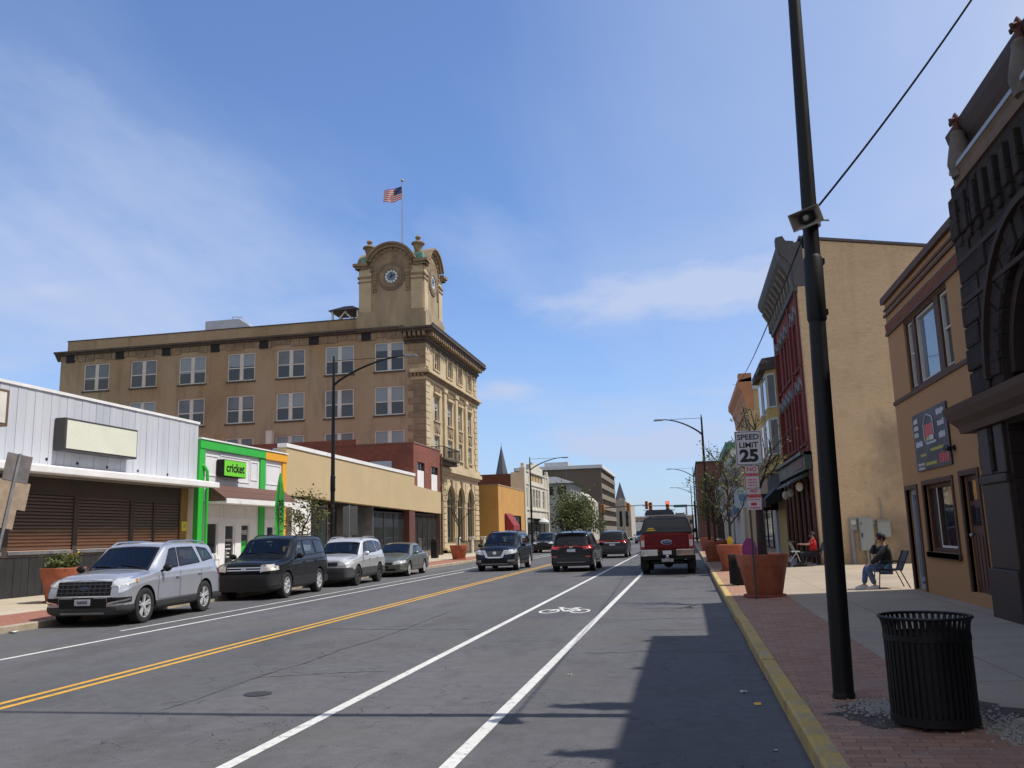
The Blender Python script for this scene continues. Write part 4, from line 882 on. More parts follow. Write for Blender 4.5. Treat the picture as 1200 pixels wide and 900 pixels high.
# ================================================================== right row of buildings
XR = 4.78
FR = FX(XR, -1)
def orange_store():
    t = thing('orange_building', 'small orange stucco building with brown doors and a menu banner', 'building', (9, 18, .2))
    O = mat('orange_stucco', (.46, .245, .10), .85, var=.12, scale=.9, fine=.08, fscale=45, bmp=.3, col2=(.41, .22, .095), stretch=(1, 1, .45))
    BR = mat('brown_moulding', (.085, .038, .020), .7, var=.2)
    Y0, Y1 = 14.43, 20.39; f = FR
    d1 = (19.33, 20.18, .26, 2.36); d2 = (15.42, 16.3, .46, 2.44); w2 = (16.85, 18.76, 1.08, 2.4); uw = (15.9, 18.98, 4.36, 5.86)
    b = MB(); fwall(b, f, Y0, Y1, .15, 6.62, [d1, d2, w2, uw], 0, .2); shell(b, XR, 22, Y0, Y1, .15, 6.3, 'w'); b.build('wall', O, t)
    b = MB(); fbox(b, f, Y0, Y1 + .06, 6.62, 6.76, -.3, .08); fbox(b, FY(Y1), XR + .3, 22, 6.3, 6.5, -.1, .2); b.build('coping', BR, t)
    b = MB(); fbox(b, f, Y0, Y1 + .03, 6.44, 6.49, 0, .035); fbox(b, f, Y0, Y1 + .03, 6.3, 6.36, 0, .05); fbox(b, f, Y0, Y1, 6.08, 6.13, 0, .04); fbox(b, f, Y0, Y1, 5.84 + .02, 5.93, 0, .05); b.build('parapet_moulding', BR, t)
    b = MB(); y = Y0 + .02
    while y < Y1 - .06: b.prism([f.p(y, 5.93, 0), f.p(y + .045, 5.93, 0), f.p(y + .085, 6.08, 0), f.p(y + .04, 6.08, 0)], tuple(f.n * .05)); y += .088
    b.build('slanted_brick_band', mat('brick_band', (.24, .085, .045), .85, var=.2), t)
    b = MB(); fbox(b, f, Y0, Y1, 4.26, 4.34, 0, .035); b.build('belt_course', BR, t)
    # upper triple window
    G = glass_mat('sky_reflection_glass', (.16, .2, .24), .04)  # pale blue base tint paints a sky reflection into the pane
    fm = MB(); a0, a1, z0, z1 = uw
    for u in ((a0 - .0, a0 + .07), (16.56, 16.86), (18.26, 18.46), (a1 - .07, a1)): fbox(fm, f, u[0], u[1], z0, z1, -.16, -.03)
    fbox(fm, f, a0, a1, z1 - .07, z1, -.16, -.025); fbox(fm, f, a0, a1, z0, z0 + .06, -.16, -.025)
    w = fm.build('window_frame', BR, t)
    for (u0, u1, rl) in ((15.99, 16.54, (.52,)), (16.88, 18.24, ()), (18.48, 18.89, (.52,))):
        q = fwindow(w, f, u0, u1, z0 + .07, z1 - .08, -.13, M_OFFW, G if not rl else M_GLASS, fw=.035, rails=rl, name='sash')
    w = fwindow(t, f, *w2, -.13, BR, M_GLASS, fw=.08, mull=((.68, .05),), sill=.06)
    b = MB(); fbox(b, f, 18.13, 18.17, 1.17, 2.32, -.09, -.07); fbox(b, f, 16.95, 18.13, 1.17, 1.21, -.09, -.07); b.build('white_bead', M_OFFW, w)
    b = MB(); fbox(b, f, 17.0, 17.35, 1.85, 2.3, -.125, -.12); b.build('paper', mat('paper', (.5, .5, .42), .7), w)
    b = MB(); fbox(b, f, *(18.2, 18.68), 1.16, 2.32, -.125, -.115); b.build('dark_panel', M_DKBROWN, w)
    # trim round ground openings
    b = MB()
    for h in (d1, d2, w2):
        fbox(b, f, h[0] - .09, h[0], h[2], h[3] + .09, -.05, .03); fbox(b, f, h[1], h[1] + .09, h[2], h[3] + .09, -.05, .03); fbox(b, f, h[0], h[1], h[3], h[3] + .09, -.05, .03)
    fbox(b, f, w2[0] - .12, w2[1] + .12, w2[2] - .1, w2[2] - .002, -.05, .06); b.build('opening_trim', BR, t)
    d = MB(); u0, u1, z0, z1 = d2; DW = mat('brown_door', (.085, .032, .02), .55, var=.2, stretch=(1, 1, .2), scale=5)
    fbox(d, f, u0 + .005, u1 - .005, z0, z1, -.12, -.07)
    for q in ((u0 + .1, u1 - .1, z0 + .1, z0 + .95),):
        for k in range(4): fbox(d, f, u0 + .12 + k * .17, u0 + .24 + k * .17, z0 + .1, z0 + .95, -.07, -.045)
    fbox(d, f, u0 + .1, u1 - .1, z0 + 1.0, z0 + 1.06, -.07, -.05); d = d.build('door', DW, t)
    q = MB()
    for k in range(3):
        for j in range(2): fbox(q, f, u0 + .13 + k * .22, u0 + .31 + k * .22, z0 + 1.12 + j * .42, z0 + 1.46 + j * .42, -.07, -.062)
    q.build('pane', M_GLASS, d)
    q = MB(); q.ball(f.p(u1 - .1, 1.42, -.03), .04, 8); q.build('knob', M_STEEL, d, smooth=True)
    d = fwindow(t, f, d1[0] + .03, d1[1] - .03, d1[2], d1[3], -.14, mat('pale_door', (.34, .40, .46), .5), M_GLASS, fw=.1, rails=(.1,), name='door')
    q = MB(); fbox(q, f, d1[0] + .15, d1[0] + .19, 1.1, 1.4, -.09, -.03); q.build('handle', M_STEEL, d)
    # banner
    s = thing('banner_sign', 'dark menu banner with white, red and yellow marks fixed to orange wall', 'sign', (XR - .05, 17.8, 3.2))
    b = MB(); u0, u1, z0, z1 = 16.62, 18.96, 2.68, 3.83; fbox(b, f, u0, u1, z0, z1, .004, .035); b.build('panel', mat('banner_dark', (.022, .026, .034), .5, var=.2), s)
    W_, H_ = u1 - u0, z1 - z0; P = lambda x, y: (u1 - x * W_, z0 + y * H_)
    def marks(name, m, boxes):
        q = MB(); r = random.Random(len(boxes) + int(boxes[0][0] * 100))
        for (x0, y0, x1, y1, n) in boxes:
            for k in range(n):
                a = lerp(x0, x1, k / n); e = lerp(x0, x1, (k + .75) / n); hh = (y1 - y0) * r.uniform(.7, 1)
                fbox(q, f, *sorted((u1 - a * W_, u1 - e * W_)), z0 + y0 * H_, z0 + (y0 * H_ + hh * H_), .036, .039)
        return q.build(name, m, s)
    marks('white_print', mat('banner_white', (.55, .56, .6), .5), [(.04, .84, .17, .93, 4), (.04, .72, .18, .81, 5), (.04, .60, .17, .69, 4), (.05, .42, .27, .53, 7), (.74, .84, .95, .95, 5), (.75, .66, .93, .76, 4), (.76, .46, .93, .57, 4), (.06, .09, .26, .14, 6), (.06, .02, .26, .07, 6), (.38, .42, .66, .47, 9)])
    marks('red_print', mat('banner_red', (.55, .04, .05), .5), [(.70, .06, .98, .25, 4)])
    marks('yellow_print', mat('banner_yellow', (.5, .42, .06), .5), [(.16, .24, .34, .29, 7), (.48, .29, .86, .35, 12), (.30, .07, .62, .13, 12)])
    q = MB(); fbox(q, f, *sorted((u1 - .36 * W_, u1 - .60 * W_)), z0 + .54 * H_, z0 + .76 * H_, .036, .039); q.build('mug_mark', mat('banner_red', (.55, .04, .05), .5), s)
    q = MB(); P2 = [P(.36, .8), P(.40, .88), P(.46, .93), P(.52, .90), P(.60, .86), P(.63, .78)]
    q.tube([f.p(a, e, .04) for a, e in P2], .012, 5); q.tube([f.p(*P(x, y), .04) for x, y in ((.34, .80), (.34, .52), (.37, .46))], .012, 5); q.tube([f.p(*P(x, y), .04) for x, y in ((.62, .78), (.63, .56))], .012, 5)
    q.build('mug_outline', mat('banner_white', (.55, .56, .6), .5), s)
    q = MB(); fbox(q, f, *sorted((u1 - .38 * W_, u1 - .47 * W_)), z0 + .48 * H_, z0 + .54 * H_, .036, .039); fbox(q, f, *sorted((u1 - .48 * W_, u1 - .6 * W_)), z0 + .48 * H_, z0 + .56 * H_, .037, .0395, 1); q.build('lower_mark', [mat('banner_yellow', (.5, .42, .06), .5), mat('banner_white', (.55, .56, .6), .5)], s)
    c = thing('wall_camera', 'small black wall camera beside the menu banner', 'camera', (XR - .1, 16.45, 2.95))
    b = MB(); fdisc(b, f, 16.45, 2.96, .05, 0, .03, 10); b.tube([f.p(16.45, 2.96, .02), f.p(16.45, 2.95, .12)], .015, 6); b.build('bracket', M_BLACK_MATTE, c)
    b = MB(); b.cyl(f.p(16.34, 2.93, .12), f.p(16.55, 2.96, .12), .045, .06, 10); b.build('housing', M_BLACK, c, smooth=True)
orange_store()

def dark_stone():
    XD = 4.58; f = FX(XD, -1); Y0, Y1 = -30.0, 14.42
    t = thing('brownstone_building', 'dark rough brownstone building with arches and a pinnacle at its corner', 'building', (10, 5, .2))
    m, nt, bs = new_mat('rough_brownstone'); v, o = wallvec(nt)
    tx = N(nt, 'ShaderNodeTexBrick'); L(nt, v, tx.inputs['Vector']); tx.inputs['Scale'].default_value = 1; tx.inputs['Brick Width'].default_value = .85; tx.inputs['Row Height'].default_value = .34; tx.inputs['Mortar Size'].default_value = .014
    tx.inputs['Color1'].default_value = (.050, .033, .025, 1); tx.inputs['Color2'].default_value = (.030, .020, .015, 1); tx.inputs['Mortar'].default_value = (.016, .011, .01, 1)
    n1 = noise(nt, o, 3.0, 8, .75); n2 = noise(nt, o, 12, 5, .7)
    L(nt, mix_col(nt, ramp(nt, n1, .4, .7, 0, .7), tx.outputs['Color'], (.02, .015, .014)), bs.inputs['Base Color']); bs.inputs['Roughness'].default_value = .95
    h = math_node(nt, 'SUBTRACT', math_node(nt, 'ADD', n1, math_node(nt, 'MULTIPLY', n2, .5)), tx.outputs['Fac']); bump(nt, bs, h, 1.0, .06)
    TR = mat('red_sandstone_trim', (.04, .023, .018), .85, var=.3, bmp=.3)
    b = MB(); fwall(b, f, Y0, Y1, .15, 3.2, [(10.2, 13.25, .3, 3.0), (5.6, 9.2, .3, 3.0), (1, 4.6, .3, 3.0)], 0, .55)
    ed = [14.42, 9.75, 5.15, .55, Y0]
    for k, c in enumerate((11.55, 7.4, 2.9)): farch(b, f, ed[k + 1], ed[k], 3.2, 7.0, c, 1.62, 3.72, 3.45, 0, .5)
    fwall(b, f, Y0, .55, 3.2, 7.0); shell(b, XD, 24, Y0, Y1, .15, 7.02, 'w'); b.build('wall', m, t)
    # rock-faced blocks: corner and facade relief
    b = MB(); r = random.Random(4); z = .3
    while z < 6.75:
        hh = r.uniform(.3, .42)
        if not 3.1 < z + hh / 2 < 3.6:
            w = r.uniform(.5, .95); n = r.uniform(.02, .065); rows = []
            fbox(b, f, Y1 - w, Y1 + r.uniform(.02, .1), z + .01, min(z + hh, 6.88) - .01, -.25, n)
            y = Y1 - w - .02
            if z > 3.6:
                while y > 13.3:
                    w = r.uniform(.35, .7); fbox(b, f, max(13.22, y - w), y, z + .015, min(z + hh, 6.88) - .01, -.1, r.uniform(.012, .05)); y -= w + .02
        z += hh
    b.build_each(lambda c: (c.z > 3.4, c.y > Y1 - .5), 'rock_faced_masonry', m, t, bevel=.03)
    b = MB()
    for c in (11.55, 7.4, 2.9):
        k = 17
        for q in range(k):
            a0, a1 = math.pi * q / k + .012, math.pi * (q + 1) / k - .012; n = .02 + r.uniform(0, .03)
            b.hexa([f.p(c + math.cos(a) * rr, 3.72 + math.sin(a) * rr, nn) for nn in (-.1, n) for rr, a in ((1.64, a0), (1.64, a1), (2.02, a1), (2.02, a0))])
    b.build_each(lambda c: min((11.55, 7.4, 2.9), key=lambda q: abs(q - c.y)), 'voussoir_arch', m, t, bevel=.02)
    b = MB()
    for c in (11.55, 7.4, 2.9): fringarc(b, f, c, 3.72, 2.02, 2.12, -.05, .1, k=24); fringarc(b, f, c, 3.72, 1.3, 1.45, -.5, -.25, k=20); fringarc(b, f, c, 3.72, 1.45, 1.63, -.5, -.1, k=20)
    na = lambda c: min((11.55, 7.4, 2.9), key=lambda q: abs(q - c.y)); b.build_each(na, 'arch_moulding', TR, t)
    for c in (11.55, 7.4, 2.9):
        b = MB(); b.face([f.p(*p, -.46) for p in arc((c, 3.72), 1.5, math.pi, 0, 16)]); b.build('lunette_pane', M_GLASS, t)
    b = MB(); y = 14.2
    while y > -8: fbox(b, f, y - .2, y, 6.1, 6.7, -.05, .10); fbox(b, f, y - .2, y, 5.95, 6.1, -.05, .06); y -= .42
    b.build('corbel_table', m, t, bevel=.02)
    b = MB(); fbox(b, f, Y0, Y1 + .03, 5.7, 5.78, 0, .04); fbox(b, f, Y0, Y1 + .03, 5.05, 5.12, 0, .04); b.build('string_course', TR, t)
    b = MB(); prof = [(-.2, 6.9), (.04, 6.9), (.05, 6.96), (.05, 7.06), (.08, 7.12), (-.2, 7.12)]; b.prism([f.p(Y1 - .35, z, n) for n, z in prof], (0, Y0 - Y1, 0)); b.build('cornice', mat('tan_cornice', (.17, .11, .07), .8, var=.25, scale=3), t)
    b = MB(); fbox(b, f, Y0, Y1 - .33, 7.123, 7.19, -.2, .10); b.build('gutter', mat('pale_gutter', (.33, .36, .40), .5), t)
    f2 = FX(XD + .30, -1); EV = mat('dark_eave', (.06, .038, .032), .7, var=.2)
    b = MB(); fbox(b, f2, Y0, Y1 - .2, 7.0, 7.6, -.3, 0); prof = [(-.3, 7.4), (.06, 7.42), (.1, 7.55), (.17, 7.66), (.24, 7.82), (.27, 7.95), (-.3, 7.95)]; b.prism([f2.p(Y1 + .05, z, n) for n, z in prof], (0, Y0 - Y1, 0)); b.build('eave', EV, t)
    # pinnacle at the corner
    LS = mat('grey_limestone', (.155, .13, .108), .9, var=.25, scale=4, bmp=.3); RT = mat('red_terracotta_finial', (.10, .036, .026), .8, var=.2)
    for yy, up in ((13.85, 0), (11.2, 0), (8.9, 1.0), (7.1, .55)):
        q = MB(); c = f.p(yy, up, -.02); q.lathe(c, [(.15, 7.0 - up), (.18, 7.15), (.2, 7.24), (.19, 7.3), (.14, 7.55), (.11, 7.66), (.12, 7.7), (.07, 7.76)], 12); p = q.build('pinnacle', LS, t, smooth=50)
        q = MB(); q.lathe(c, [(.07, 7.76), (.05, 7.86), (.065, 7.9), (.035, 7.94), (.045, 8.02), (.01, 8.08)], 10)
        for k in range(4):
            a = k * math.pi / 2 + .5; d = Vector((math.cos(a), math.sin(a), 0)); q.tube([c + Vector((0, 0, 7.88)), c + d * .06 + Vector((0, 0, 7.96)), c + d * .11 + Vector((0, 0, 7.94)), c + d * .11 + Vector((0, 0, 7.9))], [.04, .04, .035, .02], 6)
        q.build('finial', RT, p, smooth=True)
    # ledge over shop front, piers
    b = MB(); prof = [(-.1, 3.05), (.12, 3.05), (.16, 3.15), (.27, 3.24), (.34, 3.36), (.37, 3.45), (-.1, 3.45)]; b.prism([f.p(Y1 + .55, z, n) for n, z in prof], (0, Y0 - Y1 - .5, 0)); b.build('ledge', mat('brown_ledge', (.09, .05, .036), .7, var=.25), t)
    b = MB(); fbox(b, f, 13.25, Y1 + .02, .15, .95, -.3, .12); fbox(b, f, 13.3, Y1, .95, 2.2, -.3, .07); fbox(b, f, 13.28, Y1 + .01, 2.2, 2.32, -.3, .1); fbox(b, f, 13.35, 13.7, 2.33, 3.04, -.3, .06); fbox(b, f, 13.95, 14.4, 2.33, 3.04, -.3, .06)
    b.build('corner_pier', mat('polished_brownstone', (.035, .022, .018), .6, var=.3), t, bevel=.015)
    for (a, e) in ((10.2, 13.25), (5.6, 9.2), (1, 4.6)): fwindow(t, f, a, e, .3, 3.0, -.45, M_BLACK_MATTE, M_GLASS_SHOP, fw=.1, mull=((.28, .09), (.64, .09)), rails=(.78,), name='shop_window')
dark_stone()

def red_store():
    YA, YB = 33.5, 42.7
    t = thing('red_brick_building', 'three storey red brick building with grey bracketed cornice and bare tan side wall', 'building', (12, 38, .2))
    R_ = brick_mat('deep_red_brick', (.19, .032, .026), (.145, .026, .022), (.11, .03, .026), .22, .075, .007, stain=(.09, .02, .018), bmp=.3)
    # tan painted side wall with a grey patch low down
    m, nt, bs = new_mat('tan_painted_brick'); v, o = wallvec(nt)
    tx = N(nt, 'ShaderNodeTexBrick'); L(nt, v, tx.inputs['Vector']); tx.inputs['Scale'].default_value = 1; tx.inputs['Brick Width'].default_value = .24; tx.inputs['Row Height'].default_value = .08; tx.inputs['Mortar Size'].default_value = .006
    tx.inputs['Color1'].default_value = (.65, .49, .315, 1); tx.inputs['Color2'].default_value = (.61, .455, .285, 1); tx.inputs['Mortar'].default_value = (.54, .40, .25, 1)
    c = mix_col(nt, ramp(nt, noise(nt, o, .5, 8, .7, (1, 1, 2.2)), .5, .75, 0, .55), tx.outputs['Color'], (.47, .345, .21))
    s = N(nt, 'ShaderNodeSeparateXYZ'); L(nt, o, s.inputs[0]); nz = noise(nt, o, 1.1, 7, .7, (1, 1, .6))
    wob = math_node(nt, 'MULTIPLY', math_node(nt, 'SUBTRACT', nz, .5), 2.6)
    dx = math_node(nt, 'ADD', math_node(nt, 'ABSOLUTE', math_node(nt, 'SUBTRACT', s.outputs[0], -4.2)), wob)
    dz = math_node(nt, 'ADD', math_node(nt, 'SUBTRACT', s.outputs[2], 5.3), wob)
    k = math_node(nt, 'MULTIPLY', ramp(nt, dx, .3, 1.5, 1, 0), ramp(nt, dz, -.5, .3, 1, 0))
    c = mix_col(nt, math_node(nt, 'MULTIPLY', k, .85), c, (.19, .155, .12))
    k2 = math_node(nt, 'MULTIPLY', ramp(nt, math_node(nt, 'ADD', s.outputs[2], wob), -.2, 1.3, 1, 0), .5); c = mix_col(nt, k2, c, (.22, .16, .10))
    n3 = noise(nt, o, 5, 7, .78, (1, 1, 2.6)); c = mix_col(nt, ramp(nt, n3, .53, .68, 0, .6), c, (.33, .235, .14)); c = mix_col(nt, ramp(nt, noise(nt, o, .9, 6, .7, (1, 1, .14)), .54, .7, 0, .45), c, (.36, .26, .16)); c = mix_col(nt, ramp(nt, noise(nt, o, .35, 5, .6), .5, .65, 0, .4), c, (.68, .52, .33))
    L(nt, c, bs.inputs['Base Color']); bs.inputs['Roughness'].default_value = .88
    bump(nt, bs, math_node(nt, 'SUBTRACT', n3, math_node(nt, 'MULTIPLY', tx.outputs['Fac'], .6)), .5, .015)
    b = MB(); zr_ = lambda x: 12.72 - .165 * (x - XR)
    b.prism([(XR + .55, YA, .15), (24, YA, .15), (24, YA, zr_(24)), (XR + .55, YA, zr_(XR + .55))], (0, YB - YA, 0)); fbox(b, FY(YA), XR - .0, XR + .552, .15, 12.3, -.9, .0); b.build('side_wall', m, t)
    b = MB(); b.prism([(XR + .2, YA - .06, zr_(XR)), (24.1, YA - .06, zr_(24.1)), (24.1, YA - .06, zr_(24.1) + .1), (XR + .2, YA - .06, zr_(XR) + .1)], (0, YB - YA, 0)); b.build('roof_edge', mat('dark_roof_edge', (.10, .095, .10), .7), t)
    f = FR; G = mat('grey_cornice_paint', (.075, .078, .088), .7, var=.2, scale=2)
    W3 = [(c - .4, c + .4, 7.85, 9.75) for c in (34.4, 35.6, 37.7, 38.9, 40.1, 41.6)]; W2 = [(c - .4, c + .4, 4.85, 6.9) for c in (34.4, 35.6, 37.7, 38.9, 40.1, 41.6)]
    b = MB(); fwall(b, f, YA + .35, YB, 4.4, 10.8, W3 + W2, -.02, .2); b.build('front_wall', R_, t)
    b = MB()
    for c in (34.0, 36.65, 42.2): fbox(b, f, c - .18, c + .18, 4.45, 10.7, -.02, .08)
    b.build_each(lambda c: round(c.y), 'brick_pilaster', R_, t)
    for h in W3 + W2:
        fwindow(t, f, *h, -.17, mat('red_sash', (.10, .02, .02), .6), M_GLASS, fw=.06, rails=(.5,), sill=.08, sm=R_)
    b = MB()
    for h in W3 + W2:
        c = (h[0] + h[1]) / 2; fringarc(b, f, c, h[3] - .12, .40, .54, -.02, .1, rad(160), rad(20), 8); fbox(b, f, c - .09, c + .09, h[3] + .26, h[3] + .48, -.02, .13)
    b.build_each(lambda c: (c.z > 8.5, round(c.y / .9)), 'window_hood', mat('pale_grey_hood', (.21, .22, .24), .7, var=.15), t)
    b = MB(); prof = [(-.3, 10.8), (.1, 10.8), (.14, 11.0), (.14, 11.5), (.3, 11.9), (.55, 12.15), (.64, 12.35), (.64, 12.55), (-.3, 12.6)]; b.prism([f.p(YA - .02, z, n) for n, z in prof], (0, YB - YA + .02, 0)); b.build('cornice', G, t)
    b = MB(); y = YA + .3
    while y < YB: b.prism([f.p(y, z, n) for n, z in ((.1, 10.95), (.22, 11.0), (.24, 11.5), (.5, 11.95), (.1, 11.95))], (0, .28, 0)); y += .95
    b.build_each(lambda c: int((c.y - YA - .3 + .3) / .95), 'bracket', mat('tan_bracket', (.15, .13, .10), .7, var=.2), t, bevel=.02)
    b = MB(); b.prism([f.p(YA + .02, z, n) for n, z in ((.0, 10.6), (.16, 10.7), (.24, 11.3), (.6, 12.0), (.66, 12.6), (.66, 12.85), (.4, 12.9), (.3, 12.7), (0, 12.65))], (0, .4, 0)); b.build('cornice_end_bracket', G, t)
    DG = mat('dark_green_shopfront', (.014, .03, .026), .5, var=.2); M_ = mat('maroon_column', (.075, .02, .018), .5)
    b = MB(); fbox(b, f, YA + .1, YB, 3.75, 4.42, -.1, .28); fbox(b, f, YA + .1, YB, 4.3, 4.42, -.1, .42); b.prism([f.p(YA + .5, 3.7, .1), f.p(YA + .5, 3.3, .85), f.p(YA + .5, 3.22, .85), f.p(YA + .5, 3.55, .1)], (0, 4.6, 0)); b.build('shop_fascia', DG, t)
    b = MB(); fbox(b, f, 34.2, 36.9, 3.85, 4.22, .28, .3); b.build('fascia_board', mat('fascia_red', (.14, .05, .04), .6), t)
    b = MB()
    for c in (33.85, 35.2, 36.6, 38.1, 39.6, 41.1, 42.5): b.cyl(f.p(c, .2, .05), f.p(c, 3.75, .05), .085, .07, 10)
    b.build_each(lambda c: round(c.y / .7), 'iron_column', M_, t, smooth=True)
    fwindow(t, f, YA + .5, YB - .1, .3, 3.7, -.55, DG, M_GLASS_SHOP, fw=.12, mull=[(q, .1) for q in (.15, .3, .48, .62, .8)], rails=(.2, .75), name='shop_window')
    b = MB(); fbox(b, FY(YA + .36), XR + .0, XR + .56, .15, 4.3, -.1, 0); b.build('shop_return', DG, t)
    for k, (yy, zz) in enumerate(((34.5, 3.15), (37.4, 3.05), (39.4, 3.0))):
        s = thing('hanging_sign', ['white oval sign hanging from dark shopfront, next to the tan wall', 'white oval sign hanging from dark shopfront, middle of three', 'white oval sign hanging from dark shopfront, farthest from the tan wall'][k], 'sign', (4.2, yy, zz), 'oval signs along the dark shopfront')
        b = MB(); b.ball((4.35, yy, zz), .15, 14, sc=(.9, .2, 1.25)); b.build('oval_board', mat('cream_sign', (.55, .53, .45), .5), s, smooth=True)
        b = MB(); b.tube([(XR, yy, zz + .32), (4.35, yy, zz + .32), (4.35, yy, zz + .17)], .015, 6); b.build('bracket', M_BLACK, s)
    # meters and boxes on the side wall
    fy = FY(YA); GB = mat('grey_green_cabinet', (.30, .34, .34), .5, var=.06)
    s = thing('electric_cabinet', 'tall grey electric cabinet on the tan wall, largest of its boxes', 'cabinet', (6.38, YA - .2, 1.3))
    b = MB(); fbox(b, fy, 6.14, 6.63, .72, 1.9, .01, .26); b.build('cabinet_body', GB, s, bevel=.015)
    b = MB(); fbox(b, fy, 6.17, 6.6, .76, 1.86, .262, .275); b.build('door', GB, s); b = MB(); fbox(b, fy, 6.2, 6.23, 1.2, 1.36, .277, .31); fbox(b, fy, 6.2, 6.23, 1.65, 1.72, .277, .3); b.build('latch', M_BLACK_MATTE, s)
    b = MB(); b.cyl(fy.p(6.38, .1, .1), fy.p(6.38, .72, .1), .04, n=8); b.cyl(fy.p(6.5, .1, .1), fy.p(6.5, .72, .1), .03, n=8); b.build('conduit', M_STEEL, s)
    s = thing('junction_box', 'smaller square grey box on tan wall behind the man in the cap', 'cabinet', (7.0, YA - .2, 1.5))
    b = MB(); fbox(b, fy, 6.78, 7.22, 1.18, 1.76, .01, .2); b.build('cabinet_body', GB, s, bevel=.015); b = MB(); fbox(b, fy, 6.76, 7.24, 1.76, 1.8, .0, .24); b.build('lid', M_STEEL, s)
    b = MB(); b.cyl(fy.p(7.0, 1.8, .06), fy.p(7.0, 2.6, .06), .025, n=8); b.cyl(fy.p(6.63, 1.7, .06), fy.p(6.78, 1.7, .06), .025, n=8); b.build('conduit', M_STEEL, s)
    s = thing('electric_meter', 'round glass electric meter with thick grey conduit beside tall cabinet', 'meter', (5.95, YA - .2, 1.7))
    b = MB(); fbox(b, fy, 5.84, 6.1, 1.45, 1.9, .01, .12); b.build('meter_box', GB, s, bevel=.01)
    b = MB(); fdisc(b, fy, 5.97, 1.74, .1, .12, .22, 14); b.build('dial', mat('meter_dial', (.5, .5, .47), .3), s, bevel=.01)
    b = MB(); b.cyl(fy.p(5.9, .1, .1), fy.p(5.9, 1.45, .1), .085, n=10); b.build('conduit', mat('grey_conduit', (.24, .24, .25), .5), s, smooth=True)
red_store()

